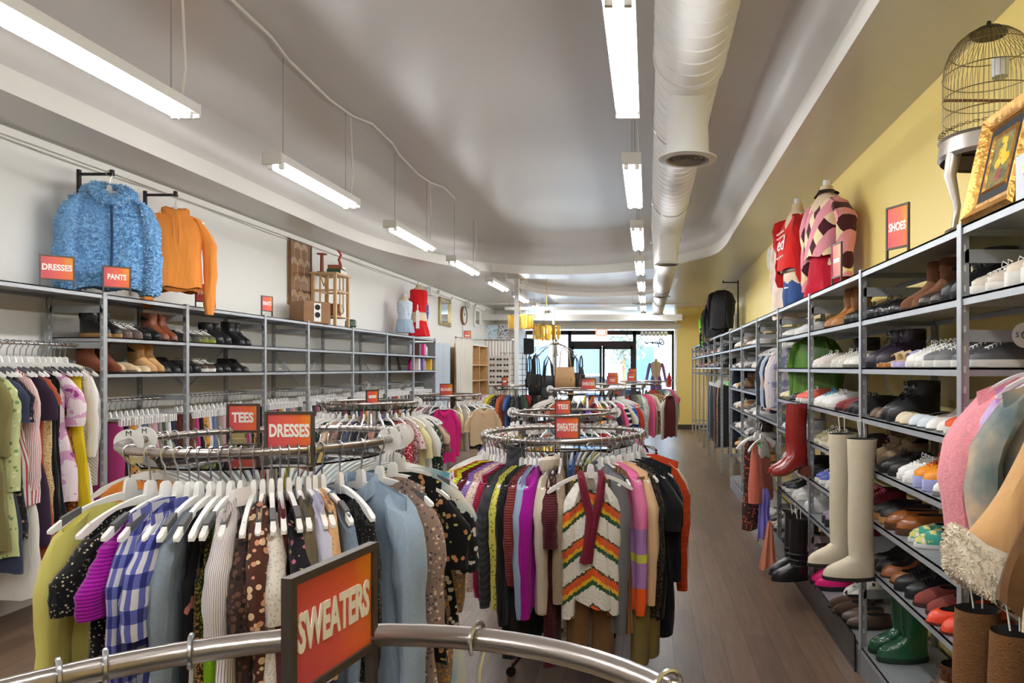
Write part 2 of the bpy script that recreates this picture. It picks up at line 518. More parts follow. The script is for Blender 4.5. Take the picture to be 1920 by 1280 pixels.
def shelf(x0, x1, y0, y1, z, parent, lip=0.032):
    mb = MB()
    mb.box(((x0 + x1) / 2, (y0 + y1) / 2, z - 0.004), (x1 - x0, y1 - y0, 0.008))
    mb.box((x0 + 0.002, (y0 + y1) / 2, z - lip / 2), (0.004, y1 - y0, lip))
    mb.box((x1 - 0.002, (y0 + y1) / 2, z - lip / 2), (0.004, y1 - y0, lip))
    mb.box(((x0 + x1) / 2, y0 + .002, z - lip / 2), (x1 - x0, 0.004, lip))
    mb.box(((x0 + x1) / 2, y1 - .002, z - lip / 2), (x1 - x0, 0.004, lip))
    return obj('shelf', mb, M['galv'], parent, False)

def bay(label, face, side, y0, y1, zb, zt, levels, first=False, brace=None, group=None, rail=None, base=None):
    """face: x of the aisle side, side: +1 if the wall lies towards +x"""
    t = thing('shelving_unit', label, 'shelving', (face, (y0 + y1) / 2, 0), 0, group)
    h = (y1 - y0) / 2
    back = side * DEP


    for e in ([h - 0.020, -h + 0.020] if first else [h - 0.020]):
        post(0, e, side, zb, zt, t)
        post(back, e, -side, zb, zt, t)
        for zs_ in (zt - .12, zb + .3): obj('side_strut', MB().box((side * DEP / 2, e, zs_), (DEP - 0.04, 0.004, 0.05)), M['galv'], t, False)
    a, b = (0.004, DEP - 0.004) if side > 0 else (-DEP + 0.004, -0.004)
    for z in levels:
        shelf(a, b, -h + 0.004, h - 0.004, z, t)
    if brace:
        z0, z1 = brace
        xb = back
        for s_ in (-1, 1): obj('cross_brace', MB().bar((xb, s_ * (h - .02), z1), (xb, s_ * .01, z0), 0.004, 0.02), M['galv'], t, False)
    if rail:
        xr, zr = rail
        for e in (-h + 0.012, h - 0.012):
            obj('rail_bracket', MB().box((side * DEP / 2, e, zr), (DEP - 0.02, 0.004, 0.045)), M['galv'], t, False)
        obj('clothes_rail', MB().tube([(xr - face, -h + .012, zr), (xr - face, h - .012, zr)], 0.0125, 10), M['chrome'], t)
    if base:
        obj('plinth', MB().box((side * DEP / 2, 0, base / 2), (DEP - 0.01, 2 * h - 0.01, base)), M['galv_d'], t, False)
    return t

LRAIL = -4.12
ly = [3.88, 5.10, 6.01, 7.23, 8.15, 9.38, 10.6, 11.8, 13.0]
lnm = ['holding the long dresses', 'with the tan boots', 'with the black shoes, beside the boots bay', 'under the small wooden table, nearer', 'under the wooden table and wood speaker',
       'empty, beyond the wooden table', 'empty, before the dressed torsos', 'under the dressed torsos']
for i in range(8):
    y0, y1 = ly[i], ly[i + 1]
    if i == 0:
        bay('galvanized shelving bay along the white wall ' + lnm[i], XSL, -1, y0, y1, 0.0, 2.225, [2.215], True, None, 'left wall shelving', (LRAIL, 1.845))
    else:
        bay('galvanized shelving bay along the white wall ' + lnm[i], XSL, -1, y0, y1, 0.0, 2.225, [2.215, 1.905, 1.645], False,
            (1.50, 1.88) if i in (1, 2, 4, 6) else None, 'left wall shelving', (LRAIL, 1.43))

ry = [1.41 + 1.222 * i for i in range(16)]
RLEV = [0.165, 0.63, 0.89, 1.155, 1.417, 1.682, 1.943, 2.205]
RRAIL = 1.37
rn = ['holding the coats', 'nearest full of shoes', 'with the cowboy boots', 'with the red snakeskin boots', 'holding hung knitwear', 'with the neon green trainers', 'past the neon green trainers',
      'holding dark trousers', 'under the black jackets', 'just past the black jackets', 'halfway to the street', 'near the yellow return wall', 'second from the yellow return wall', 'against the yellow return wall']
for i in range(14):
    y0, y1 = ry[i], ry[i + 1]
    lab = 'galvanized shelving bay along the yellow wall ' + rn[i]
    if i == 0:
        bay(lab, XSR, 1, y0, y1, 0.15, 2.215, [0.165, 1.943, 2.205], True, None, 'yellow wall shelving', (RRAIL, 1.80), base=0.15)
    elif i == 4:
        bay(lab, XSR, 1, y0, y1, 0.15, 2.215, [0.165, 1.19, 2.205], False, None, 'yellow wall shelving', (RRAIL, 2.02), base=0.15)
    elif i == 7:
        bay(lab, XSR, 1, y0, y1, 0.0, 2.225, [1.943, 2.215], False, None, 'yellow wall shelving', (RRAIL, 1.86), base=0)
    elif i >= 8:
        bay(lab, XSR, 1, y0, y1, 0.0, 2.235, [1.70, 1.943, 2.225], False, None, 'yellow wall shelving', (RRAIL, 1.55), base=0)
    else:
        bay(lab, XSR, 1, y0, y1, 0.15, 2.215, RLEV if i < 5 else RLEV[:1] + RLEV[2:], False, (1.45, 1.9) if i in (2,) else None, 'yellow wall shelving', None, base=0.15)

# clear kick panel standing on the plinth edge
tag(obj('acrylic_panel', MB().box((XSR - 0.008, 6.2, 0.10), (0.006, 4.6, 0.20)), M['glass'], None, False), 'clear acrylic kick strip along the foot of the shoe shelving', 'panel')

# ------------------------------------------------------------------ round clothing racks
RR = 0.457
RT = 0.0135
class Rack:
    def __init__(s, cx, cy, z, label, gphrase):
        s.c = (cx, cy); s.z = z; s.ph = gphrase
        t = thing('round_rack', label, 'clothing rack', (cx, cy, 0), 0, 'round chrome clothes racks')
        s.t = t
        obj('rail', MB().ring((0, 0, z), RR, RT, 72, 10), M['steel'], t)
        zg = z - 0.062
        obj('glass_top', MB().lathe([(0.40, zg), (0.40, zg + 0.006)], n=48), M['glass'], t)
        for k in range(4):
            a = math.pi / 4 + k * math.pi / 2
            ca, sa = math.cos(a), math.sin(a)
            obj('spoke', MB().tube([(0.02 * ca, 0.02 * sa, zg - 0.012), (0.40 * ca, 0.40 * sa, zg - 0.012), (RR * ca, RR * sa, z - 0.01)], 0.008, 6), M['chrome'], t)
            obj('glass_clip', MB().box((0.415 * ca, 0.415 * sa, z - 0.04), (0.035, 0.05, 0.02), a).box((0.43 * ca, 0.43 * sa, z - 0.022), (0.012, 0.05, 0.03), a), M['chrome'], t, False)
            obj('leg', MB().tube([(0.02 * ca, 0.02 * sa, 0.16), (0.30 * ca, 0.30 * sa, 0.10), (0.36 * ca, 0.36 * sa, 0.055)], 0.012, 6), M['chrome'], t)
            obj('caster', MB().lathe([(0.026, -0.01), (0.028, 0), (0.026, 0.01)], (0.37 * ca, 0.37 * sa, 0.028), 14, ax='y').tube([(0.36 * ca, 0.36 * sa, 0.03), (0.36 * ca, 0.36 * sa, 0.07)], 0.007, 6), M['black'], t)
        obj('centre_post', MB().tube([(0, 0, 0.12), (0, 0, zg - 0.002)], 0.019, 12), M['chrome'], t)

racks = [
    Rack(-0.32, 0.42, 1.348, 'round chrome clothes rack closest to the camera, nearly bare, with a SWEATERS sign', 'bare nearest rack'),
    Rack(-1.40, 2.62, 1.418, 'round chrome rack of dresses with the big DRESSES sign', 'big dresses rack'),
    Rack(-0.485, 4.10, 1.30, 'round chrome rack of sweaters beside the aisle with a SWEATERS sign', 'sweaters rack by the aisle'),
    Rack(-2.68, 6.80, 1.353, 'round chrome rack behind the big dresses rack with a narrow edge-on sign', 'patterned blouse rack'),
    Rack(-0.74, 6.22, 1.29, 'round chrome rack directly behind the front sweaters rack', 'tees rack behind the sweaters'),
    Rack(-2.92, 10.3, 1.29, 'round chrome rack with the BLOUSES sign and beige shirt', 'BLOUSES rack'),
    Rack(-2.37, 12.6, 1.37, 'round chrome rack by the sunglasses stand', 'rack by the sunglasses stand'),
    Rack(-0.76, 8.75, 1.42, 'round chrome rack with yellow and blue tops', 'rack of bright tops'),
    Rack(-0.37, 11.4, 1.42, 'round chrome rack with the maroon vest near the street doors', 'rack near the street doors'),
    Rack(-0.10, 13.9, 1.42, 'round chrome rack last before the street doors', 'last rack before the doors'),
]
# ------------------------------------------------------------------ cloth materials
FCACHE = {}
def fabric(c1, pat='plain', c2=None, c3=None, sc=1.0, rough=0.9, seed=0, extra=None):
    key = (c1, pat, c2, c3, sc, rough, seed, str(extra))
    if key in FCACHE: return FCACHE[key]
    m, nt, b = new_mat('cloth_' + pat)
    A = rgb(*c1); B = rgb(*(c2 or c1)); D = rgb(*(c3 or c2 or c1))
    b.inputs['Roughness'].default_value = rough
    b.inputs['Sheen Weight'].default_value = 0.12
    b.inputs['Specular IOR Level'].default_value = 0.25
    tc = nd(nt, 'ShaderNodeTexCoord')
    V = tc.outputs['Object']
    mp = nd(nt, 'ShaderNodeMapping'); mp.inputs['Location'].default_value = (seed * 1.37, seed * .77, seed * 2.1)
    nt.links.new(V, mp.inputs[0]); V2 = mp.outputs[0]
    def ramp(fac, stops, const=True):
        cr = nd(nt, 'ShaderNodeValToRGB')
        cr.color_ramp.interpolation = 'CONSTANT' if const else 'LINEAR'
        els = cr.color_ramp.elements
        while len(els) < len(stops): els.new(0.5)
        for e, (p, c) in zip(els, stops): e.position = p; e.color = c
        nt.links.new(fac, cr.inputs[0]); return cr.outputs[0]
    def math_(op, a, bv=None):
        n = nd(nt, 'ShaderNodeMath', _operation=op)
        for i, x in enumerate((a, bv)):
            if x is None: continue
            if isinstance(x, (int, float)): n.inputs[i].default_value = x
            else: nt.links.new(x, n.inputs[i])
        return n.outputs[0]
    def noise(scale, det=3.0, v=None):
        n = nd(nt, 'ShaderNodeTexNoise', Scale=scale, Detail=det); nt.links.new(v or V2, n.inputs['Vector']); return n.outputs['Fac']
    def mixc(f, a, bb, typ='MIX'):
        n = nd(nt, 'ShaderNodeMix', _data_type='RGBA', _blend_type=typ)
        for i, x in ((0, f), (6, a), (7, bb)):
            if isinstance(x, (tuple, float, int)): n.inputs[i].default_value = x
            else: nt.links.new(x, n.inputs[i])
        return n.outputs[2]
    sp = nd(nt, 'ShaderNodeSeparateXYZ'); nt.links.new(V2, sp.inputs[0])
    X, Y, Z = sp.outputs
    colr = None; height = None; hs = 0.25; hd = 0.004
    if pat in ('plain', 'fuzz', 'denim', 'velvet'):
        f = noise({'plain': 5, 'fuzz': 60, 'denim': 90, 'velvet': 14}[pat] * sc, 4)
        k = {'plain': .08, 'fuzz': .22, 'denim': .16, 'velvet': .3}[pat]
        colr = mixc(f, tuple(x * (1 - k) for x in A[:3]) + (1,), tuple(min(1, x * (1 + k)) for x in A[:3]) + (1,))
        height = noise({'plain': 350, 'fuzz': 140, 'denim': 420, 'velvet': 300}[pat], 2); hs = .12 if pat != 'fuzz' else .8
    elif pat in ('knit', 'cable', 'rib'):
        wv = nd(nt, 'ShaderNodeTexWave', Scale=(32 if pat != 'cable' else 16) * sc, Distortion=1.5 if pat == 'cable' else .3)
        wv.bands_direction = 'Z' if pat == 'knit' else 'DIAGONAL' if pat == 'cable' else 'X'
        nt.links.new(V2, wv.inputs['Vector'])
        colr = mixc(wv.outputs['Fac'], tuple(x * .55 for x in A[:3]) + (1,), A); height = wv.outputs['Fac']; hs = .6
    elif pat in ('hstripe', 'vstripe', 'tiers'):
        if pat == 'vstripe':
            uvn = nd(nt, 'ShaderNodeSeparateXYZ'); nt.links.new(tc.outputs['UV'], uvn.inputs[0]); co = math_('MULTIPLY', uvn.outputs[0], .42)
        else: co = math_('ADD', Z, math_('MULTIPLY', noise(8, 2), 0.02))
        fr = math_('FRACT', math_('MULTIPLY', co, sc))
        stops = extra or [(0, A), (.62, B)]
        if extra: stops = [(p, rgb(*c)) for p, c in extra]
        colr = ramp(fr, stops); height = noise(160, 2); hs = .4
    elif pat == 'plaid':
        uvn = nd(nt, 'ShaderNodeSeparateXYZ'); nt.links.new(tc.outputs['UV'], uvn.inputs[0])
        fx = math_('LESS_THAN', math_('FRACT', math_('MULTIPLY', uvn.outputs[0], round(sc * .75))), .48)
        fz = math_('LESS_THAN', math_('FRACT', math_('MULTIPLY', Z, sc)), .42)
        s = math_('MULTIPLY', math_('ADD', fx, fz), .5)
        colr = ramp(s, [(0, A), (.3, B), (.8, D)]); height = noise(200, 2); hs = .2
    elif pat in ('floral', 'speckle', 'dots', 'leopard', 'lace', 'sequin'):
        vo = nd(nt, 'ShaderNodeTexVoronoi', Scale={'floral': 38, 'speckle': 120, 'dots': 52, 'leopard': 60, 'lace': 110, 'sequin': 180}[pat] * sc)
        nt.links.new(V2, vo.inputs['Vector'])
        dist = vo.outputs['Distance']
        if pat == 'floral':
            d2 = math_('ADD', dist, math_('MULTIPLY', noise(90 * sc, 3), .45))
            pick = ramp(vo.outputs['Color'], [(0, B), (.5, D)])
            colr = mixc(math_('LESS_THAN', d2, .56), A, pick)
        elif pat == 'lace':
            colr = mixc(math_('LESS_THAN', dist, .34), A, B)
        elif pat == 'sequin':
            colr = mixc(ramp(vo.outputs['Color'], [(0, (0, 0, 0, 1)), (.55, (1, 1, 1, 1))]), A, B); b.inputs['Metallic'].default_value = .5; b.inputs['Roughness'].default_value = .35
        else:
            th = {'speckle': .28, 'dots': .42, 'leopard': .46}[pat]
            pick = ramp(vo.outputs['Color'], [(0, B), (.55, D)])
            colr = mixc(math_('LESS_THAN', dist, th), A, pick)
        height = noise(200, 2); hs = .2
    elif pat in ('tiedye', 'blotch'):
        f = noise((6 if pat == 'tiedye' else 11) * sc, 3)
        colr = ramp(f, [(.36, A), (.5, B), (.62, D)], pat == 'blotch'); height = noise(250, 2); hs = .15
    elif pat == 'argyle':
        a = math_('FRACT', math_('MULTIPLY', math_('ADD', math_('MULTIPLY', X, 1.5), Z), sc))
        c = math_('FRACT', math_('MULTIPLY', math_('SUBTRACT', math_('MULTIPLY', X, 1.5), Z), sc))
        fa = math_('LESS_THAN', a, .5); fc = math_('LESS_THAN', c, .5)
        s = math_('ADD', math_('MULTIPLY', fa, .5), math_('MULTIPLY', fc, .25))
        colr = ramp(s, [(0, A), (.2, B), (.45, A), (.7, D)]); height = noise(160, 2); hs = .5
    b.inputs['Base Color'].default_value = A
    nt.links.new(colr, b.inputs['Base Color'])
    dm = nd(nt, 'ShaderNodeMapping'); dm.inputs['Scale'].default_value = (16, 16, 3.2)
    nt.links.new(V2, dm.inputs[0])
    dn = noise(1.0, 2.5, dm.outputs[0])
    b0 = nd(nt, 'ShaderNodeBump', Strength=.75, Distance=.022); nt.links.new(dn, b0.inputs['Height'])
    if height is not None:
        bp = nd(nt, 'ShaderNodeBump', Strength=hs, Distance=hd)
        nt.links.new(height, bp.inputs['Height']); nt.links.new(b0.outputs[0], bp.inputs['Normal']); b0 = bp
    nt.links.new(b0.outputs[0], b.inputs['Normal'])
    FCACHE[key] = m
    return m

# ------------------------------------------------------------------ hangers
def arm_rings(side, hw, drop, z0):
    rings = []
    for i in range(9):
        t = i / 8
        x = side * (0.012 + (hw - 0.012) * t)
        z = z0 - drop * (t ** 1.25) - 0.012 * math.sin(math.pi * t) * -1
        hh = 0.026 - 0.008 * math.sin(math.pi * min(1, t * 1.15)) if t < .95 else 0.018
        w = 0.0065 if t < .9 else .008
        rings.append([(x, -w, z - hh / 2), (x, w, z - hh / 2), (x, w * 1.1, z), (x, w, z + hh / 2), (x, -w, z + hh / 2), (x, -w * 1.1, z)])
    rings.append([(side * (hw + .008), p[1] * .5, z - .002 + (p[2] - z) * .5) for p in rings[-1]])
    return rings
def hanger_meshes():
    z0 = -0.135
    b = MB()
    b.loft([[(-.021, -.008, z0 - .02), (.021, -.008, z0 - .02), (.021, .008, z0 - .02), (-.021, .008, z0 - .02)],
            [(-.017, -.008, z0 + .02), (.017, -.008, z0 + .02), (.017, .008, z0 + .02), (-.017, .008, z0 + .02)],
            [(-.014, -.007, z0 + .042), (.014, -.007, z0 + .042), (.014, .007, z0 + .042), (-.014, .007, z0 + .042)],
            [(-.007, -.004, z0 + .050), (.007, -.004, z0 + .050), (.007, .004, z0 + .050), (-.007, .004, z0 + .050)]])
    for s in (-1, 1): b.loft(arm_rings(s, .205, .075, z0 - .004))
    g = []
    for s in (-1, 1):
        rr = arm_rings(s, .205, .075, z0 - .0015)[5:8]
        g.append(MB().loft([[(p[0], p[1] * 1.25, p[2] + .0035) for p in r] for r in rr]).mesh('hanger_grip'))
    h = MB()
    R = RT + .006; pts = []
    for i in range(11):
        a = math.pi * (1.02 + .22) - (math.pi * 1.24) * i / 10
        pts.append((R * math.cos(a) * 1, 0, R * math.sin(a)))
    pts = [(p[0], p[1], p[2]) for p in pts]
    pts += [(R * .8, 0, -R * 1.1), (.004, 0, -R * 2.0), (0, 0, z0 + .045)]
    h.tube(pts, .0029, 6)
    return b.mesh('hanger_body'), g, h.mesh('hanger_hook')
HB, HG, HH = hanger_meshes()
def clip_meshes():
    b = MB().tube([(-.17, 0, -.135), (.17, 0, -.135)], .007, 8)
    b.loft([[(-.02, -.007, -.14), (.02, -.007, -.14), (.02, .007, -.14), (-.02, .007, -.14)], [(-.008, -.005, -.085), (.008, -.005, -.085), (.008, .005, -.085), (-.008, .005, -.085)]])
    c = []
    for s in (-.15, .15):
        c.append(MB().box((s, -.012, -.16), (.028, .008, .06)).box((s, .012, -.16), (.028, .008, .06)).box((s, 0, -.138), (.03, .022, .012)).mesh('clip'))
    h = MB(); R = RT + .0035
    h.tube([(R * math.cos(a), 0, R * math.sin(a)) for a in [math.pi * 1.2 - math.pi * 1.2 * i / 8 for i in range(9)]] + [(R * .8, 0, -R * 1.1), (0, 0, -R * 2), (0, 0, -.09)], .0024, 5)
    return b.mesh('clip_bar'), c, h.mesh('clip_hook')
CB, CC, CH = clip_meshes()
HGRP = 'white plastic clothes hangers'
def hanger(loc, rz, label, clip=False, grips=True, group=None):
    t = thing('clip_hanger' if clip else 'clothes_hanger', label, 'hanger', loc, rz, group or ('white clip hangers for trousers' if clip else HGRP))
    if clip:
        obj('bar', None, M['hang'], t, me=CB); [obj('clip', None, M['hang'], t, me=c_) for c_ in CC]; obj('hook', None, M['wire'], t, me=CH)
    else:
        obj('hanger_arms', None, M['hang'], t, me=HB)
        for g_ in (HG if grips else ()): obj('grip_pad', None, M['grip'], t, me=g_)
        obj('hook', None, M['wire'], t, me=HH)
    return t

# ------------------------------------------------------------------ garments
def add_uv(me, n):
    uv = me.uv_layers.new(name='UVMap').data
    k = 0
    for p in me.polygons:
        li = p.loop_indices
        if len(p.vertices) == 4:
            j = p.vertices[0] % n
            for q, l in enumerate(li):
                jj = j + (1 if q in (1, 2) else 0)
                uv[l].uv = (jj / n, me.vertices[p.vertices[q]].co.z)
    return me
def lerp(a, b, t): return a + (b - a) * t
def sm(t): t = max(0, min(1, t)); return t * t * (3 - 2 * t)
ZT = -0.132
def body_mesh(rnd, hw=.195, L=.7, flare=1.0, th=.026, neck=.07, dipf=.06, R=None, rows=12, nu=24, slope=.34, waist=0.0, strap=False, skew=0.0, amp=1.0, name='garment_body', lim=None):
    ph = [rnd.uniform(0, 6.28) for _ in range(6)]; kf = rnd.uniform(18, 30); k2 = rnd.uniform(45, 70)
    rings = []
    for i in range(rows + 1):
        v = i / rows
        w = hw if i == 0 else hw * lerp(.97, flare, sm(v)) * (1 - waist * math.exp(-((v - .38) / .16) ** 2))
        if i == 0: w = hw
        t = .009 if i == 0 else th * (.55 + .45 * sm(v * 3)) * (1 + .35 * v)
        ring = []
        for j in range(nu):
            a = 2 * math.pi * j / nu
            c, s = math.cos(a), math.sin(a)
            x = w * math.copysign(abs(c) ** .75, c)
            y = t * math.copysign(abs(s) ** .7, s)
            z0 = ZT - slope * max(0, abs(x) - .03)
            if abs(x) < neck:
                q = 1 - (x / neck) ** 2
                z0 -= (dipf if s < 0 else dipf * .3) * q
            if strap and abs(x) > neck + .03: z0 -= .16 * min(1, (abs(x) - neck - .03) / .04)
            zb = ZT - L + .012 * math.sin(x * 30 + ph[0]) + skew * x
            z = lerp(z0, zb, v)
            g = sm(v * 1.6) * amp
            y += g * (.009 * math.sin(x * kf + ph[1] + v * 1.2) + .004 * math.sin(x * k2 + ph[2]))
            y *= 1 + .0 * v
            x += g * (.006 * math.sin(z * 9 + ph[3]) + .004 * math.sin(a * 5 + z * 20 + ph[4]))
            if R: y *= (R + x) / (R + .2)
            if lim: x = max(lim[0], min(lim[1], x))
            ring.append((x, y, z))
        rings.append(ring)
    mb = MB().loft(rings, False, False)
    # inner hem so the cloth has an edge
    return add_uv(mb.mesh(name), nu)

def sleeve_mesh(rnd, side, hw=.195, L=.55, r0=.062, r1=.038, R=None, out=.03, slope=.34, n=12, rows=9, flat=.55, cuff=0.0, bow=.0, thick=1.0):
    zs = ZT - slope * (hw - .03)
    ph = rnd.uniform(0, 6.28)
    ps = []
    ang0 = .9
    for i in range(rows + 1):
        t = i / rows
        s = L * t
        x = hw - .03 + out * sm(min(1, s / .16)) * 1.6 + bow * math.sin(math.pi * t) + .005 * math.sin(t * 9 + ph)
        z = zs - .02 - s
        ps.append((side * x, z, t))
    rings = []
    for i, (x, z, t) in enumerate(ps):
        r = lerp(r0, r1, t ** .8)
        if i == 0:
            r *= .78
            rings.append([(x - side * .028 + r * .3 * math.cos(q), r * .22 * math.sin(q), z + .016 - .3 * r * math.cos(q) * side) for q in [2 * math.pi * k / n for k in range(n)]])
        if cuff and t > .9: r *= 1 - cuff
        r *= 1 + .07 * math.sin(t * 21 + ph)
        ring = []
        for k in range(n):
            a = 2 * math.pi * k / n
            xx = x + r * .85 * math.cos(a); yy = r * flat * thick * math.sin(a) * (1 + .12 * math.sin(3 * a + t * 6 + ph))
            zz = z + (.035 if i == 0 else .02 * (1 - t)) * (-math.cos(a) * side)
            if R: yy *= (R + xx) / (R + .2)
            ring.append((xx, yy, zz))
        rings.append(ring)
    return add_uv(MB().loft(rings, True, False).mesh('garment_sleeve'), n)

def pants_mesh(rnd, L=.95, w=.17, wl=.085, th=.022, R=None, flare=1.0, top=-.165):
    ph = rnd.uniform(0, 6.28); nu = 16
    mb = MB()
    rings = []
    for i in range(4):
        v = i / 3
        rings.append([(w * lerp(.92, 1.04, v) * math.copysign(abs(math.cos(a)) ** .7, math.cos(a)), th * (1 + .3 * v) * math.copysign(abs(math.sin(a)) ** .7, math.sin(a)) + .003 * math.sin(3 * a + ph), top - .25 * v) for a in [2 * math.pi * j / nu for j in range(nu)]])
    mb.loft(rings, False, False)
    for s in (-1, 1):
        lr = []
        for i in range(7):
            v = i / 6; hwid = lerp(w * .53, wl * flare, sm(v)); cx = s * lerp(w * .5, w * .5 + .004, v)
            lr.append([(cx + hwid * math.copysign(abs(math.cos(a)) ** .8, math.cos(a)), th * 1.25 * math.sin(a) + .004 * math.sin(v * 9 + a * 2 + ph), top - .235 - (L - .235) * v) for a in [2 * math.pi * j / 12 for j in range(12)]])
        mb.loft(lr, True, False)
    if R:
        mb.v = [(x, y * (R + x) / (R + .2), z) for x, y, z in mb.v]
    return mb.mesh('pants_body')

def collar_mesh(kind='band', R=None):
    mb = MB()
    if kind == 'turtle':
        rings = []
        for i, (r, z) in enumerate(((.075, -.03), (.068, .0), (.062, .05), (.066, .075), (.058, .078), (.055, .03))):
            rings.append([(r * math.cos(a), r * .5 * math.sin(a), ZT + z + .01 * math.cos(2 * a)) for a in [2 * math.pi * k / 16 for k in range(16)]])
        mb.loft(rings, False, False)
    elif kind == 'hood':
        rings = []
        for i, (r, z, k) in enumerate(((.09, -.05, .3), (.105, -.02, .45), (.10, .02, .5), (.075, .035, .4), (.05, .03, .3))):
            rings.append([(r * math.cos(a), r * k * math.sin(a) + (.01 if math.sin(a) > 0 else 0), ZT + z - .03 * (math.sin(a) < 0) * (1 - abs(math.cos(a)))) for a in [2 * math.pi * q / 18 for q in range(18)]])
        mb.loft(rings, False, False)
    else:   # shirt collar: stand plus folded leaf
        rings = []
        for i, (r, z) in enumerate(((.07, -.02), (.066, .015), (.072, .022), (.088, -.012), (.092, -.03))):
            rings.append([(r * math.cos(a), r * .42 * math.sin(a), ZT + z - (.05 if i < 2 else .06) * max(0, -math.sin(a)) ** 2 - .02) for a in [2 * math.pi * q / 18 for q in range(18)]])
        mb.loft(rings, False, False)
    return mb.mesh('collar')
COL = {k: collar_mesh(k) for k in ('shirt', 'turtle', 'hood')}
TAGM = MB().box((0, 0, -.03), (.035, .0015, .055)).tube([(0, 0, 0), (.004, 0, .03), (0, 0, .045)], .0008, 4).mesh('price_tag', False)

SPEC = {   # L, sleeve L, half width, flare, thickness, neck, dip, waist
    'sweater':  (.66, .60, .205, 1.04, .034, .075, .05, 0), 'cardigan': (.74, .60, .205, 1.04, .034, .075, .10, 0),
    'tee':      (.62, .20, .195, 1.02, .022, .08, .05, 0),  'blouse':   (.62, .30, .185, 1.12, .024, .08, .07, .04),
    'shirt':    (.68, .56, .20, 1.02, .024, .07, .06, 0),   'dress':    (1.05, .24, .18, 1.35, .028, .08, .09, .12),
    'jacket':   (.68, .60, .215, 1.04, .04, .075, .06, 0),  'tank':     (.58, 0, .16, 1.08, .02, .07, .11, 0),
    'vest':     (.60, 0, .19, 1.0, .03, .07, .09, 0),       'skirt':    (.6, 0, .16, 1.4, .024, .16, .01, 0),
    'coat':     (.95, .62, .22, 1.18, .048, .08, .08, 0), 'hoodie': (.68, .60, .21, 1.03, .036, .08, .04, 0),
}
POOL = {}
def garment(kind, mat, label, loc, rz, seed, L=None, SL=None, hw=None, R=None, collar=None, group=None, parts=True, tagged=False, flare=None, pool=False, cuffmat=None, skew=0.0, bow=0.0, strap=None, th=None, smat=None, r1=None, amp=1.0, rows=12, lim=None):
    sp = SPEC[kind]
    L = L or sp[0]; SL = sp[1] if SL is None else SL; hw = hw or sp[2]; fl = flare or sp[3]; th = th or sp[4]
    strap = (kind in ('tank',)) if strap is None else strap
    key = (kind, seed % 3, round(L, 1), SL, R, collar, fl, hw, th)
    if pool and key in POOL: bm_, s1, s2 = POOL[key]
    else:
        rnd = random.Random(seed * 77 + 5)
        rw, nu = (7, 16) if pool else (rows, 24)
        bm_ = body_mesh(rnd, hw, L, fl, th, sp[5], sp[6], R, rw, nu, waist=sp[7], strap=strap, skew=skew, amp=amp, lim=lim)
        s1 = s2 = None
        if SL:
            short = SL < .4
            r0, rr1 = (.068, .062) if short else (.066, r1 or .04)
            k = dict(R=R, L=SL, hw=hw, r0=r0, r1=rr1, out=.05 if short else .03, cuff=0 if short else .12, bow=bow, flat=.5 if kind not in ('coat', 'jacket') else .62, thick=th / .03, n=10 if pool else 12, rows=5 if pool else 9)
            s1 = sleeve_mesh(rnd, 1, **k); s2 = sleeve_mesh(rnd, -1, **k)
        if pool: POOL[key] = (bm_, s1, s2)
    t = thing(kind, label, {'tee': 't-shirt', 'tank': 'top'}.get(kind, kind), loc, rz, group)
    obj('bodice' if kind in ('dress',) else 'body', None, mat, t, me=bm_)
    for sm_ in (s1, s2):
        if sm_ is not None: obj('sleeve', None, smat or mat, t, me=sm_)
    if collar: obj('collar', None, cuffmat or mat, t, me=COL[collar])
    if tagged:
        o = obj('price_tag', None, M['tag'], t, me=TAGM); o.location = (hw * .55, -.03, ZT - .16); o.rotation_euler = (0, 0, .6)
    return t

def ring_px(rk, th, r=.66):
    X = rk.c[0] + r * math.cos(th); Y = rk.c[1] + r * math.sin(th)
    return VX + FOC * X / Y
def ring_angle(rk, px, r=.66):
    """angle of the garment whose outer sleeve shows at px, on the near half of the rack"""
    best = None
    lo, hi = math.radians(-200), math.radians(20)
    for i in range(441):
        a = lo + (hi - lo) * i / 440
        X = rk.c[0] + r * math.cos(a); Y = rk.c[1] + r * math.sin(a)
        # keep only the part facing the camera
        if (math.cos(a) * X + math.sin(a) * Y) > 0.12: continue
        e = abs(ring_px(rk, a, r) - px)
        if best is None or e < best[0]: best = (e, a)
    return best[1]
def on_ring(rk, a, z=0.0):
    return (rk.c[0] + RR * math.cos(a), rk.c[1] + RR * math.sin(a), rk.z + z)
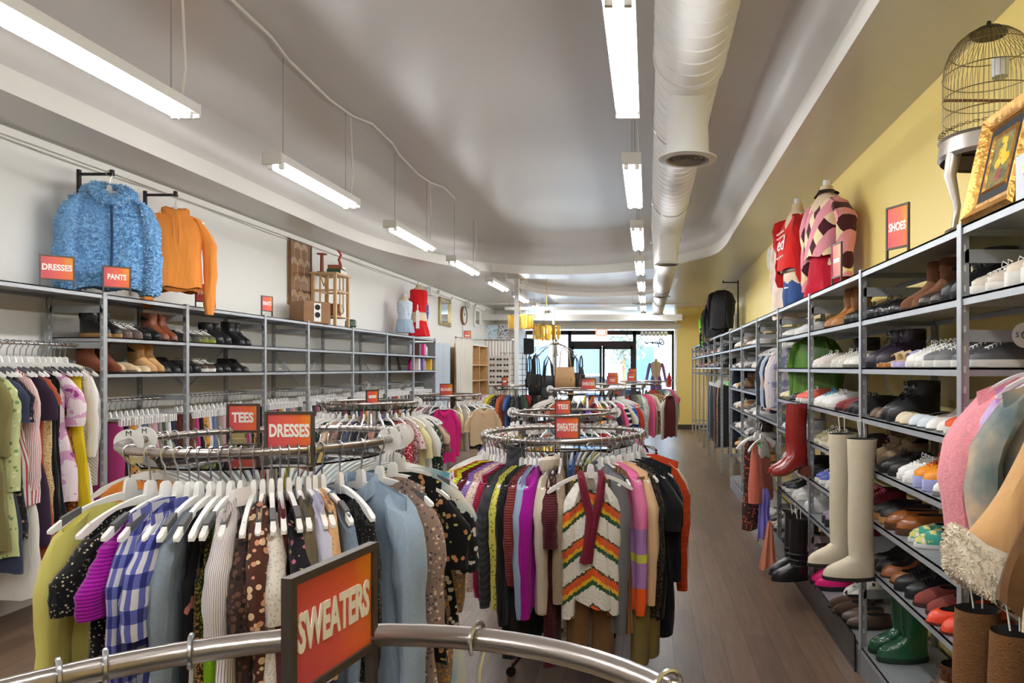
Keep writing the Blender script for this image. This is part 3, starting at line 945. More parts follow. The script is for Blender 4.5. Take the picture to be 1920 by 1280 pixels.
# ------------------------------------------------------------------ the two big racks in front
K = (24, 23, 25)
front1 = [
 # px, kind, colour spec, what it is, L, SL, extras
 (62, 'dress', dict(c1=(214, 204, 112), pat='plain', seed=1), 'pale yellow sheer long-sleeved dress', 1.10, .78, dict(r1=.05)),
 (120, 'dress', dict(c1=(18, 17, 20), pat='speckle', c2=(196, 190, 150), c3=(120, 118, 92), sc=.8), 'black dress with tiny cream speckles', 1.18, .22, {}),
 (168, 'dress', dict(c1=(168, 12, 160), pat='knit'), 'bright magenta short-sleeved dress', 1.0, .22, {}),
 (208, 'dress', dict(c1=(206, 204, 208), pat='plaid', c2=(98, 104, 170), c3=(46, 52, 120), sc=12.5), 'blue and white checked shirt dress', 1.12, .70, {}),
 (243, 'dress', dict(c1=(206, 204, 210), pat='plaid', c2=(90, 96, 168), c3=(40, 46, 112), sc=11), 'second blue and white checked dress with rolled sleeves', 1.10, .30, {}),
 (272, 'dress', dict(c1=(128, 140, 152), pat='denim'), 'grey blue chambray shirt dress with tie waist', 1.02, .5, {}),
 (312, 'dress', dict(c1=(24, 22, 26), pat='blotch', c2=(24, 22, 26), c3=(222, 140, 112), sc=1.6), 'black dress with peach printed patches and ruffled top', 1.05, 0, dict(strap=True)),
 (346, 'dress', dict(c1=(60, 50, 34), pat='sequin', c2=(190, 150, 84)), 'dark gold sequinned strappy dress', 1.02, 0, dict(strap=True)),
 (378, 'dress', dict(c1=(138, 190, 30), pat='blotch', c2=(150, 205, 40), c3=(84, 170, 70)), 'lime green dress with faint circles', 1.12, 0, dict(strap=True)),
 (412, 'dress', dict(c1=(226, 218, 216), pat='vstripe', c2=(126, 108, 118), sc=100, extra=[(0, (226, 218, 216)), (.72, (120, 100, 112))]), 'white and plum pinstriped shirt dress', .82, .34, dict(collar='shirt')),
 (452, 'dress', dict(c1=(52, 34, 30), pat='leopard', c2=(96, 66, 52), c3=(22, 18, 20)), 'dark brown and black patterned dress', 1.05, .3, {}),
 (482, 'dress', dict(c1=(78, 42, 30), pat='dots', c2=(222, 190, 150), c3=(206, 150, 120), sc=.8), 'brown dress with cream and pink spots', 1.1, .3, {}),
 (509, 'dress', dict(c1=(226, 218, 206), pat='lace', c2=(196, 186, 172)), 'cream lace dress with short ruffled sleeves', .95, .26, {}),
 (534, 'dress', dict(c1=(98, 24, 32), pat='plain'), 'dark red dress', .8, 0, {}),
 (562, 'dress', dict(c1=(20, 19, 26), pat='floral', c2=(190, 110, 130), c3=(176, 168, 120), sc=1.1), 'black dress with small scattered flowers', 1.15, .3, {}),
 (594, 'blouse', dict(c1=(104, 92, 70), pat='velvet', sc=1.6), 'olive and brown crushed velvet top', .62, .5, {}),
 (622, 'dress', dict(c1=(206, 204, 226), pat='plain'), 'pale lavender dress', .9, .5, {}),
 (640, 'blouse', dict(c1=(222, 176, 128), pat='lace', c2=(188, 138, 92)), 'peach knitted top with beaded edge', .55, .5, {}),
 (664, 'shirt', dict(c1=(112, 128, 146), pat='denim'), 'faded mid-blue denim shirt with snap buttons', .62, .52, dict(collar='shirt')),
 (716, 'dress', dict(c1=(20, 20, 22), pat='speckle', c2=(120, 120, 120), c3=(70, 70, 72), sc=.9), 'black sheer dotted dress slipping off its hanger', 1.1, .5, {}),
 (778, 'coat', dict(c1=(150, 168, 188), pat='denim'), 'long pale blue denim coat with flap pocket', 1.16, .66, dict(collar='shirt')),
 (826, 'dress', dict(c1=(150, 126, 112), pat='floral', c2=(92, 74, 84), c3=(222, 202, 178), sc=1.7), 'mauve and tan floral dress with flutter sleeves', .85, .5, dict(r1=.07)),
 (858, 'blouse', dict(c1=(16, 16, 18), pat='floral', c2=(196, 140, 96), c3=(198, 188, 110), sc=.9), 'black blouse with orange and cream blossoms', .72, .3, {}),
 (878, 'dress', dict(c1=(214, 206, 190), pat='tiedye', c2=(196, 206, 204), c3=(108, 168, 196), sc=.8), 'cream and sky blue tie-dyed dress', 1.0, .34, {}),
 (898, 'blouse', dict(c1=(20, 20, 22), pat='leopard', c2=(214, 210, 204), c3=(20, 20, 22), sc=.7), 'black blouse with white pebble print sleeve', .7, .34, {}),
 (912, 'dress', dict(c1=(140, 118, 98), pat='floral', c2=(70, 66, 96), c3=(214, 150, 60), sc=1.8), 'paisley dress in brown, navy and mustard', 1.05, .5, {}),
]
front2 = [
 (852, 'sweater', dict(c1=(206, 112, 38), pat='knit'), 'rust orange sweater', .6, .56, {}),
 (860, 'sweater', dict(c1=(222, 230, 40), pat='knit'), 'neon yellow sweater', .58, .56, {}),
 (868, 'sweater', dict(c1=(104, 26, 44), pat='knit'), 'dark burgundy sweater', .62, .56, {}),
 (878, 'sweater', dict(c1=(158, 124, 200), pat='knit'), 'lavender purple sweater', .6, .56, {}),
 (889, 'sweater', dict(c1=(228, 204, 186), pat='lace', c2=(160, 130, 110), sc=.7), 'cream open crochet sweater', .6, .56, {}),
 (900, 'sweater', dict(c1=(216, 176, 204), pat='plain'), 'pale pink sweater', .66, .58, {}),
 (909, 'sweater', dict(c1=(170, 24, 66), pat='knit'), 'crimson sweater', .68, .58, {}),
 (922, 'sweater', dict(c1=(66, 68, 74), pat='cable'), 'charcoal cable-knit turtleneck sweater', .62, .62, dict(collar='turtle', hw=.215)),
 (938, 'cardigan', dict(c1=(216, 212, 96), pat='lace', c2=(140, 136, 50), sc=.55), 'lemon yellow crochet cardigan', .62, .62, {}),
 (953, 'sweater', dict(c1=(24, 24, 28), pat='rib'), 'long black knit sweater', .95, .7, {}),
 (966, 'sweater', dict(c1=(146, 62, 62), pat='knit', sc=.8), 'dusty red chunky sweater', .6, .5, {}),
 (976, 'sweater', dict(c1=(156, 178, 206), pat='plain'), 'light blue sweatshirt', .72, .66, {}),
 (991, 'sweater', dict(c1=(164, 16, 150), pat='fuzz'), 'bright magenta fleece sweater', .7, .66, dict(th=.04)),
 (1013, 'hoodie', dict(c1=(206, 194, 176), pat='plain'), 'cream zip hoodie with ribbed cuffs', .72, .62, dict(collar='hood')),
 (1030, 'sweater', dict(c1=(86, 24, 32), pat='knit', sc=.9), 'long maroon sweater dress', .98, .3, {}),
 (1046, 'hoodie', dict(c1=(160, 144, 120), pat='fuzz', sc=1.4), 'taupe fleece pullover with front pocket', .66, .58, dict(hw=.2)),
 (1160, 'sweater', dict(c1=(108, 108, 110), pat='plain'), 'long mid-grey fleece sweater', .84, .76, dict(th=.045)),
 (1178, 'dress', dict(c1=(140, 98, 60), pat='vstripe', c2=(96, 62, 36), sc=60), 'brown and tan pinstriped knit dress', .84, 0, {}),
 (1194, 'sweater', dict(c1=(236, 130, 178), pat='hstripe', sc=1.05, extra=[(0, (244, 96, 30)), (.2, (176, 128, 190)), (.34, (206, 206, 80)), (.385, (176, 128, 190)), (.52, (238, 128, 176))]), 'colour-block knit sweater in pink, lilac and orange', .74, .70, dict(hw=.20)),
 (1212, 'sweater', dict(c1=(222, 186, 146), pat='plain'), 'beige puff-sleeved sweater', .62, .66, {}),
 (1230, 'blouse', dict(c1=(36, 32, 30), pat='lace', c2=(110, 92, 70)), 'black lace trimmed knit top', .84, .7, {}),
 (1244, 'sweater', dict(c1=(20, 20, 22), pat='plain'), 'black short-sleeved cardigan', .86, .3, {}),
 (1258, 'sweater', dict(c1=(22, 22, 28), pat='rib'), 'long black ribbed tunic', .98, .6, {}),
 (1272, 'sweater', dict(c1=(228, 76, 24), pat='knit', sc=1.2), 'orange red sweater', .72, .72, {}),
 (1284, 'sweater', dict(c1=(216, 204, 184), pat='fuzz'), 'cream bobbly sweater with pastel flecks', .72, .66, {}),
 (1296, 'sweater', dict(c1=(108, 34, 66), pat='plain'), 'plum maroon sweater', .64, .6, {}),
]
back_cols = [((230, 226, 200), 'plain', None, 'ivory'), ((206, 196, 96), 'plain', None, 'mustard'), ((30, 32, 40), 'floral', (190, 180, 150), 'dark floral'), ((96, 104, 84), 'plain', None, 'olive'),
             ((34, 40, 84), 'speckle', (220, 220, 220), 'navy speckled'), ((200, 150, 160), 'floral', (150, 60, 90), 'rose floral'), ((24, 24, 26), 'plain', None, 'black'), ((196, 170, 130), 'leopard', (60, 40, 30), 'leopard print'),
             ((222, 216, 214), 'vstripe', (90, 90, 110), 'white striped'), ((196, 96, 60), 'plain', None, 'terracotta'), ((120, 160, 170), 'tiedye', (220, 220, 210), 'teal tie-dyed'), ((110, 34, 60), 'plain', None, 'wine red'),
             ((238, 234, 228), 'lace', (200, 196, 190), 'white lace'), ((60, 92, 60), 'plain', None, 'forest green'), ((226, 140, 60), 'plain', None, 'tangerine'), ((90, 84, 140), 'plain', None, 'violet'),
             ((70, 110, 180), 'plain', None, 'cobalt blue'), ((232, 96, 140), 'plain', None, 'hot pink'), ((140, 110, 90), 'cable', None, 'tan cable-knit'), ((236, 214, 60), 'plain', None, 'yellow'),
             ((190, 40, 40), 'plain', None, 'red'), ((170, 190, 206), 'denim', None, 'washed denim'), ((206, 200, 196), 'plain', None, 'light grey'), ((70, 72, 78), 'plain', None, 'charcoal')]

PAL = {'dark': [((28, 29, 32), 'plain', None, 'black'), ((128, 104, 92), 'floral', (80, 60, 60), 'brown floral'), ((214, 196, 190), 'floral', (160, 60, 70), 'cherry print'), ((30, 28, 30), 'floral', (210, 120, 50), 'black and orange floral'), ((226, 222, 216), 'plain', None, 'ivory'), ((150, 126, 130), 'floral', (226, 210, 190), 'mauve floral'), ((206, 176, 150), 'plain', None, 'sand'), ((196, 40, 60), 'floral', (236, 220, 210), 'red flowered'), ((60, 70, 90), 'plain', None, 'slate blue'), ((222, 214, 160), 'plain', None, 'pale yellow'), ((160, 110, 90), 'plain', None, 'clay'), ((44, 60, 52), 'floral', (180, 180, 150), 'dark green floral')]}
def bcol(k, i, pal=None):
    lst = PAL[pal] if pal else back_cols
    c1, pat, c2, nm = lst[k % len(lst)]
    kw = dict(sc=90) if pat == 'vstripe' else {}
    return fabric(c1, pat, c2, None, seed=i % 4, **kw), nm

def load_front(rk, lst, phrase, group, router, zoff, lift=None):
    n = 0; angs = []
    for px, kind, cs, desc, L, SL, ex in lst:
        a = ring_angle(rk, px, router); angs.append(a)
        m = fabric(**cs)
        loc = on_ring(rk, a)
        jit = random.Random(int(px)).uniform(-.06, .06)
        up = lift(n) if lift else 0
        t_ = garment(kind, m, desc + ' on the ' + phrase, (loc[0], loc[1], loc[2] + up), a + jit, int(px), L=L, SL=SL, R=RR, group=group, tagged=(n % 5 == 2), **ex)
        if 'flap pocket' in desc:
            for z_ in (-.44,):
                obj('pocket', MB().box((.085, -.062, ZT + z_), (.115, .012, .14)), m, t_, False); obj('pocket_flap', MB().box((.085, -.070, ZT + z_ + .055), (.12, .012, .045)), m, t_, False)
            for k_ in range(2): obj('button', MB().lathe([(.0, -.079), (.007, -.077), (.007, -.072)], (.055 + .06 * k_, 0, ZT - .395), 10, cap0=False, ax='y'), M['chrome'], t_)
        if 'snap buttons' in desc:
            for k_ in range(5): obj('snap_button', MB().lathe([(.0, -.044), (.006, -.042), (.006, -.03)], (.015, 0, ZT - .08 - .08 * k_), 10, cap0=False, ax='y'), M['ink'], t_)
        hanger(loc, a + jit, 'white hanger carrying the ' + desc, grips=(n % 3 != 1))
        n += 1
    return angs

def load_back(rk, phrase, kinds, a0, a1, n, group, start=0, hang=True, Ls=None, pool=True, pal=None):
    for i in range(n):
        a = a0 + (a1 - a0) * (i + .5) / n + random.Random(i + start).uniform(-.02, .02)
        m, nm = bcol(start + i * 7, i, pal)
        kind = kinds[i % len(kinds)]
        loc = on_ring(rk, a)
        desc = nm + ' ' + {'tee': 't-shirt', 'tank': 'tank top'}.get(kind, kind)
        L = (Ls or SPEC[kind][0]) * random.Random(i * 3 + start).uniform(.92, 1.08)
        garment(kind, m, desc + ' on the ' + phrase, loc, a, start + i, L=round(L, 2), R=RR, group=group, pool=pool)
        if hang: hanger(loc, a, 'hanger with the ' + desc + ' on the ' + phrase, grips=False)

r1, r2 = racks[1], racks[2]
an = load_front(r1, front1, 'big DRESSES ring rack', 'dresses around the big front rack', .70, 0, lambda n: .03 if n in (3, 4, 9, 11, 13, 15, 16, 17, 20, 21, 22, 23) else 0)
load_back(r1, 'far side of the DRESSES ring rack', ['dress', 'blouse', 'dress'], an[-1] + .12, an[0] + 2 * math.pi - .95, 30, 'dresses around the big front rack', 3)
an = load_front(r2, front2, 'front SWEATERS ring rack', 'knitwear around the sweaters rack', .655, 0, lambda n: .03)
load_back(r2, 'far side of the SWEATERS ring rack', ['sweater', 'sweater', 'jacket'], an[-1] + .12, an[0] + 2 * math.pi - .12, 28, 'knitwear around the sweaters rack', 11)

# striped mohair cardigan hung facing the aisle, and two pairs of trousers under the knitwear
def mohair():
    m, nt, b = new_mat('striped_mohair')
    tc = nd(nt, 'ShaderNodeTexCoord'); sp = nd(nt, 'ShaderNodeSeparateXYZ'); nt.links.new(tc.outputs['Object'], sp.inputs[0])
    nz = nd(nt, 'ShaderNodeTexNoise', Scale=70.0, Detail=3.0); nt.links.new(tc.outputs['Object'], nz.inputs['Vector'])
    ab = nd(nt, 'ShaderNodeMath', _operation='ABSOLUTE'); nt.links.new(sp.outputs['X'], ab.inputs[0])
    a1 = nd(nt, 'ShaderNodeMath', _operation='MULTIPLY_ADD'); nt.links.new(ab.outputs[0], a1.inputs[0]); a1.inputs[1].default_value = .75; nt.links.new(sp.outputs['Z'], a1.inputs[2])
    a2 = nd(nt, 'ShaderNodeMath', _operation='MULTIPLY_ADD'); nt.links.new(nz.outputs['Fac'], a2.inputs[0]); a2.inputs[1].default_value = .035; nt.links.new(a1.outputs[0], a2.inputs[2])
    sc = nd(nt, 'ShaderNodeMath', _operation='MULTIPLY'); nt.links.new(a2.outputs[0], sc.inputs[0]); sc.inputs[1].default_value = 5.6
    fr = nd(nt, 'ShaderNodeMath', _operation='FRACT'); nt.links.new(sc.outputs[0], fr.inputs[0])
    cr = nd(nt, 'ShaderNodeValToRGB'); cr.color_ramp.interpolation = 'CONSTANT'
    st = [(0, (240, 236, 226)), (.40, (30, 84, 44)), (.52, (240, 190, 30)), (.64, (232, 92, 28)), (.84, (70, 66, 34)), (.90, (240, 236, 226))]
    while len(cr.color_ramp.elements) < len(st): cr.color_ramp.elements.new(.5)
    for e, (p, c) in zip(cr.color_ramp.elements, st): e.position = p; e.color = rgb(*c)
    nt.links.new(fr.outputs[0], cr.inputs[0]); nt.links.new(cr.outputs[0], b.inputs['Base Color'])
    b.inputs['Roughness'].default_value = .95; b.inputs['Sheen Weight'].default_value = .4
    bp = nd(nt, 'ShaderNodeBump', Strength=.9, Distance=.01); nt.links.new(nz.outputs['Fac'], bp.inputs['Height']); nt.links.new(bp.outputs[0], b.inputs['Normal'])
    return m
a = math.radians(-88)
px0 = (-.282, 3.46, r2.z - .005)
MOH = mohair()
t = garment('cardigan', MOH, 'fuzzy cardigan striped white, green, yellow and orange hung facing outward on the SWEATERS rack', px0, math.radians(14), 401, L=.64, SL=.66, hw=.088, collar=None, th=.045, group='knitwear around the sweaters rack', skew=-.25)
band = MB()
for s in (-1, 1):
    ring = []
    pts = [(s * .05, .0, ZT + .005), (s * .05, -.04, ZT - .02), (s * .036, -.058, ZT - .10), (s * .012, -.062, ZT - .20), (s * .008 - .02, -.066, ZT - .34), (-.035 + s * .012, -.068, ZT - .42)]
    band.tube(pts, [.016, .02, .022, .022, .02, .022], 8)
obj('neck_band', band, fabric((112, 22, 44), 'fuzz'), t)
hanger((px0[0], px0[1], px0[2]), math.radians(14), 'white hanger carrying the fuzzy striped cardigan', grips=False)
for k, (dx, cc, nm) in enumerate((( -.075, (140, 104, 66), 'light brown corduroy'), (.24, (128, 112, 62), 'olive khaki'))):
    a = math.radians(-71 if k == 0 else -38)
    loc = (r2.c[0] + .60 * math.cos(a), r2.c[1] + .60 * math.sin(a), r2.z - .0)
    t = thing('trousers', nm + ' trousers hanging to the floor under the SWEATERS rack', 'trousers', loc, a + math.pi / 2 + (.0 if k == 0 else .2))
    obj('trouser_legs', None, fabric(cc, 'rib' if k == 0 else 'plain'), t, me=pants_mesh(random.Random(k), L=.92 + .06 * k, w=.12, wl=.06, th=.035, top=-.18))
# ------------------------------------------------------------------ shoes
def shoe_ring(x0, x1, w, z, lift, n=18, toe=0.75):
    ring = []
    xc, hl = (x0 + x1) / 2, (x1 - x0) / 2
    for k in range(n):
        a = 2 * math.pi * k / n
        c, s = math.cos(a), math.sin(a)
        x = xc + hl * math.copysign(abs(c) ** .85, c)
        u = (x + .13) / .27                     # 0 heel .. 1 toe
        ww = w * (.80 + .30 * math.sin(math.pi * min(1, max(0, u)) ** .9 * .95))
        if toe < .6 and u > .72: ww *= 1 - (u - .72) * (1.9 - 2 * toe)
        y = ww * math.copysign(abs(s) ** toe, s)
        ring.append((x, y, z + lift(x)))
    return ring
SHOE_MESH = {}
def shoe_meshes(kind):
    """heel at -x, toe at +x, sole on z = 0"""
    if kind in SHOE_MESH: return SHOE_MESH[kind]
    H = {'pump': .075, 'wedge': .06, 'cowboy': .04, 'heelboot': .05, 'highheel': .065, 'block': .05}.get(kind, 0)
    sole = {'sneaker': .03, 'platform': .052, 'boot': .03, 'flat': .008, 'pump': .008, 'loafer': .018, 'slide': .03, 'clog': .035, 'cowboy': .012, 'tallboot': .02, 'heelboot': .012, 'highheel': .012, 'wedge': .02, 'rain': .026, 'slipper': .02, 'block': .012, 'derby': .028}[kind]
    lift = (lambda x: H * (1 - sm((x + .06) / .12))) if H else (lambda x: 0.0)
    toe = {'flat': .62, 'pump': .55, 'cowboy': .5, 'heelboot': .55, 'highheel': .55, 'sneaker': .85, 'clog': .9, 'slipper': .95, 'boot': .85}.get(kind, .8)
    w = .0445
    out = {}
    S = MB(); r0, r1 = -.132, .140
    S.loft([shoe_ring(r0 + .004, r1 - .006, w * .98, .0, lift, toe=toe), shoe_ring(r0, r1, w * 1.05, .004, lift, toe=toe), shoe_ring(r0, r1, w * 1.05, sole, lift, toe=toe)])
    out['sole'] = S
    if H:
        hb = MB()
        if kind == 'wedge':
            hb.loft([[(x, y * 1.0, 0.001) for x, y, z in shoe_ring(-.128, .02, w * .95, 0, lambda x: 0)], [(x, y, z + .002) for x, y, z in shoe_ring(-.132, .03, w * 1.0, 0, lift)]])
        else:
            a = .018 if kind == 'pump' else .034
            hb.loft([[(-.118 + a * cx, a * .8 * cy, .0) for cx, cy in ((-1, -1), (1, -1), (1, 1), (-1, 1))], [(-.108 + .034 * cx, .030 * cy, H + .004) for cx, cy in ((-1, -1), (1, -1), (1, 1), (-1, 1))]])
        out['heel'] = hb
    U = MB(); rings = []
    z = sole
    if kind in ('sneaker', 'platform', 'loafer', 'derby', 'slipper', 'clog'):
        hh = {'loafer': .055, 'clog': .06, 'slipper': .06}.get(kind, .07)
        prof = [(0, 1.0, 1.0), (.25, .995, 1.02), (.42, .93, .98), (.6, .80, .90), (.8, .62, .80), (1.0, .46, .70), (1.06, .43, .66)]
        if kind in ('loafer', 'slipper'): prof = [(0, 1, 1), (.3, .99, 1.02), (.55, .92, .96), (.8, .78, .86), (1.0, .58, .74), (.98, .55, .70)]
        if kind == 'clog': prof = [(0, 1, 1.05), (.3, .99, 1.08), (.6, .92, 1.04), (.85, .80, .92), (1.0, .66, .8), (.97, .62, .74)]
        for f, tl, ws in prof:
            x1 = r0 + .004 + (r1 - r0 - .01) * tl
            zz = z + hh * f
            back = r0 + .004 + .004 * f
            rings.append(shoe_ring(back, x1, w * ws, zz, lift, toe=toe))
        U.loft(rings, False, False)
        last = rings[-1]
        lin = [(x * .96 - .002, y * .86, zz_ - .012) for x, y, zz_ in last]
        lin2 = [(x * .9 - .006, y * .7, sole + .02) for x, y, zz_ in last]
        out['lining'] = MB().loft([last, lin, lin2], False, True)
    elif kind in ('flat', 'pump', 'block'):
        prof = [(0, 1.0, 1.0), (.35, .99, 1.0), (.7, .95, .94), (1.0, .88, .86), (1.1, .80, .8)]
        hh = .042
        for f, tl, ws in prof:
            x1 = r0 + .004 + (r1 - r0 - .01) * tl
            rings.append([(x, y, zz_ - (.018 * sm((x + .02) / .1) * 0 + .014 * max(0, 1 - abs(x) / .06)) * f) for x, y, zz_ in shoe_ring(r0 + .004, x1, w * ws, z + hh * f, lift, toe=toe)])
        U.loft(rings, False, False)
        last = rings[-1]
        out['lining'] = MB().loft([last, [(x * .94, y * .84, zz_ - .02) for x, y, zz_ in last], [(x * .9, y * .75, sole + .006 + lift(x)) for x, y, zz_ in last]], False, True)
    elif kind in ('slide', 'wedge'):
        # footbed and one broad strap
        U.loft([[(.0 + .035 * i + .03, w * 1.02 * math.cos(a), sole + lift(.03) + .05 * math.sin(a) ** .8 * (1 - .25 * i)) for a in [math.pi * k / 10 for k in range(11)]] for i in (-.6, 0, .8)], False, False, closed=False)
        out['footbed'] = MB().loft([shoe_ring(r0 + .008, r1 - .01, w * .94, sole + .002, lift, toe=toe), shoe_ring(r0 + .012, r1 - .014, w * .88, sole + .005, lift, toe=toe)])
    else:   # boots
        shaft = {'boot': .17, 'cowboy': .185, 'tallboot': .42, 'heelboot': .165, 'rain': .36, 'highheel': .34}[kind]
        prof = [(.0, 1.0, 1.0), (.022, .995, 1.02), (.042, .93, .98), (.06, .80, .92), (.08, .62, .84), (.10, .50, .78)]
        for f, tl, ws in prof:
            rings.append(shoe_ring(r0 + .004, r0 + .004 + (r1 - r0 - .01) * tl, w * ws, z + f, lift, toe=toe))
        n = 18
        for i in range(1, 7):
            t = i / 6
            zz = z + .10 + (shaft - .10) * t
            rx = lerp(.066, .064 if kind != 'rain' else .075, t); ryy = lerp(.040, .052, t)
            cx = r0 + .072 + .004 * math.sin(t * 4)
            rings.append([(cx + rx * math.cos(2 * math.pi * k / n), ryy * math.sin(2 * math.pi * k / n), zz + (.025 * abs(math.sin(2 * math.pi * k / n)) * t ** 4 if kind == 'cowboy' else 0) + (lift(-.1))) for k in range(n)])
        U.loft(rings, False, False)
        last = rings[-1]
        out['lining'] = MB().loft([last, [(x, y * .92, zz_ - .004) for x, y, zz_ in last], [(x, y * .85, zz_ - .06) for x, y, zz_ in last]], False, True)
    out['upper'] = U
    if kind in ('sneaker', 'platform', 'derby', 'boot'):
        lc = MB()
        for i in range(5):
            t = i / 4
            if kind == 'boot': x, zz, hw = lerp(.055, .0, t), sole + lerp(.062, .145, t), .026
            else: x, zz, hw = lerp(.070, .008, t), sole + lerp(.043, .070, t), .024
            lc.tube([(x - .004, -hw, zz - .008), (x, -hw * .5, zz + .004), (x, hw * .5, zz + .006), (x + .004, hw, zz - .006)], .0026, 5)
        zz = sole + (.15 if kind == 'boot' else .078); x = .0
        for s in (-1, 1):
            lc.tube([(x, 0, zz), (x + .012, s * .02, zz + .016), (x + .006, s * .042, zz + .006), (x + .01, s * .03, zz - .006), (x, 0, zz)], .0022, 5)
        out['laces'] = lc
    SHOE_MESH[kind] = {k: v.mesh('shoe_' + k, True, .8) for k, v in out.items()}
    return SHOE_MESH[kind]

SNAME = {'sneaker': 'sneaker', 'platform': 'platform_sneaker', 'boot': 'ankle_boot', 'flat': 'flat_shoe', 'pump': 'pump_shoe', 'loafer': 'loafer', 'slide': 'slide_sandal', 'clog': 'clog', 'cowboy': 'cowboy_boot', 'tallboot': 'tall_boot', 'heelboot': 'heeled_boot', 'wedge': 'wedge_sandal', 'rain': 'rain_boot', 'slipper': 'slipper', 'block': 'block_heel_shoe', 'derby': 'lace_up_shoe'}
SM = {}
def leather(c, rough=.38, fuzz=False):
    k = (c, rough, fuzz)
    if k not in SM:
        SM[k] = simple('suede' if fuzz else 'leather', rgb(*c), .95 if fuzz else rough, bump=.5 if fuzz else .12, bscale=160 if fuzz else 90, var=.14 if fuzz else .08, vscale=30)
    return SM[k]
def shoe(kind, c, loc, rz, label, group, c_sole=None, c_lace=None, mat=None, mirror=1, rough=.4, fuzz=False, tilt=0):
    ms = shoe_meshes(kind)
    t = thing(SNAME[kind], label, 'boot' if 'boot' in SNAME[kind] else 'shoe', loc, rz, group)
    if tilt: t.rotation_euler = (0, tilt, rz)
    um = mat or leather(c, rough, fuzz)
    so = leather(c_sole or ((236, 232, 224) if kind in ('sneaker', 'platform') else tuple(int(v * .55) for v in c)), .6)
    for part, me in ms.items():
        mt = {'upper': um, 'sole': so, 'heel': so, 'lining': M['dark'] if part == 'lining' and sum(c) < 600 else leather((196, 186, 172), .9), 'laces': leather(c_lace or ((232, 230, 224) if kind in ('sneaker', 'platform') else tuple(int(v * .8 + 12) for v in c)), .9), 'footbed': leather((206, 176, 132), .8)}[part]
        obj(part, None, mt, t, me=me)
    return t
CNAME = []
WAIT = []
def pair(*a, **k):
    WAIT.append((a, k))
def build_pairs():
    """slide neighbours along each shelf until no two pairs touch, then build them"""
    rows = {}
    for a, k in WAIT:
        x, y, z = a[2], a[3], a[4]
        edges = ry if x > 0 else ly
        b = max([i for i, e in enumerate(edges) if e <= y] or [0])
        b = min(b, len(edges) - 2)
        gap = min(k.get('gap', .106), .115)
        if a[0] in ('boot', 'tallboot', 'cowboy', 'rain', 'heelboot'): gap = max(gap, .112)
        k['gap'] = gap
        rows.setdefault((x > 0, round(z, 2), b), []).append([y, gap / 2 + .0525, a, k, edges[b] + .03, edges[b + 1] - .045])
    for key, r in rows.items():
        r.sort(key=lambda q: q[0])
        tot = sum(q[1] * 2 for q in r); room = r[0][5] - r[0][4]
        f = min(1, room / tot)
        for _ in range(200):
            for q in r: q[0] = max(q[4] + q[1] * f, min(q[5] - q[1] * f, q[0]))
            for p, q in zip(r, r[1:]):
                o = (p[1] + q[1]) * f - (q[0] - p[0])
                if o > 0: p[0] -= o / 2; q[0] += o / 2
        for y, e, a, k, lo, hi in r: pair_now(a[0], a[1], a[2], y, *a[4:], **k)
def pair_now(kind, c, x, y, z, rz, desc, group, gap=.112, **k):
    """two shoes side by side"""
    rnd = random.Random(int(y * 1000) + int(z * 100))
    for i, s in enumerate((-1, 1)):
        dy = s * gap / 2
        jx = rnd.uniform(-.012, .012)
        shoe(kind, c, (x + jx, y + dy, z), rz + rnd.uniform(-.04, .04), ('nearer ' if s < 0 else 'farther ') + desc, group, **k)

# --- yellow wall shelves.  Toes point to the aisle (-x)
XT = XSR + .155
RS = {n: z for n, z in zip(('base', 's7', 's6', 's5', 's4', 's3', 's2', 'top'), RLEV)}
RS['base'] = .167
PI = math.pi
def ry_at(px, x=XSR + .02): return FOC * x / (px - VX)
def rp(kind, c, px, lev, desc, **k):
    """pair whose nearer toe shows at px on the yellow-wall run"""
    y = ry_at(px) + .056
    lv = {'s2': 'second shelf', 's3': 'third shelf', 's4': 'fourth shelf', 's5': 'fifth shelf', 's6': 'sixth shelf', 's7': 'seventh shelf', 'base': 'bottom shelf'}[lev]
    pair(kind, c, k.pop('x', XT + k.pop('dx', 0)), y, RS[lev] + .001, PI, desc + ' on the ' + lv.replace(' shelf', ' yellow wall shelf'), 'shoes on the yellow wall shelves', **k)
BK = (26, 25, 26)
# bay holding the coats
rp('boot', BK, 1792, 's2', 'black lace-up boot with chunky sole', gap=.13)
rp('sneaker', (206, 194, 176), 1843, 's2', 'cream sneaker with thick white sole', gap=.12)
rp('platform', (214, 200, 176), 1892, 's2', 'beige platform sneaker')
rp('sneaker', (84, 84, 86), 1800, 's3', 'large dark grey running sneaker', gap=.15, dx=.05)
# first shoe bay
rp('derby', (20, 20, 21), 1632, 's2', 'shiny black lace-up shoe', gap=.11, rough=.25)
rp('loafer', (22, 21, 22), 1664, 's2', 'black leather slip-on', gap=.11, rough=.25)
rp('heelboot', (112, 72, 46), 1712, 's2', 'slouchy brown suede boot', fuzz=True, gap=.13)
rp('loafer', (58, 44, 34), 1752, 's2', 'dark brown moccasin')
rp('boot', (38, 28, 46), 1628, 's3', 'dark purple high-top with bright laces')
rp('wedge', (216, 196, 150), 1656, 's3', 'cream sandal with cork wedge', c_sole=(176, 116, 58))
rp('slide', (178, 164, 214), 1686, 's3', 'lavender rubber slide', c_sole=(196, 184, 222))
rp('sneaker', (236, 234, 228), 1724, 's3', 'white trainer with long loose laces')
rp('sneaker', (104, 104, 104), 1764, 's3', 'mid-grey mesh trainer')
rp('pump', (96, 70, 48), 1624, 's4', 'brown strappy heeled sandal')
rp('boot', (24, 23, 24), 1646, 's4', 'black work boot with bow laces', gap=.13)
rp('flat', (214, 198, 168), 1684, 's4', 'beige pointed flat')
rp('flat', (206, 214, 220), 1704, 's4', 'pale blue white pointed flat')
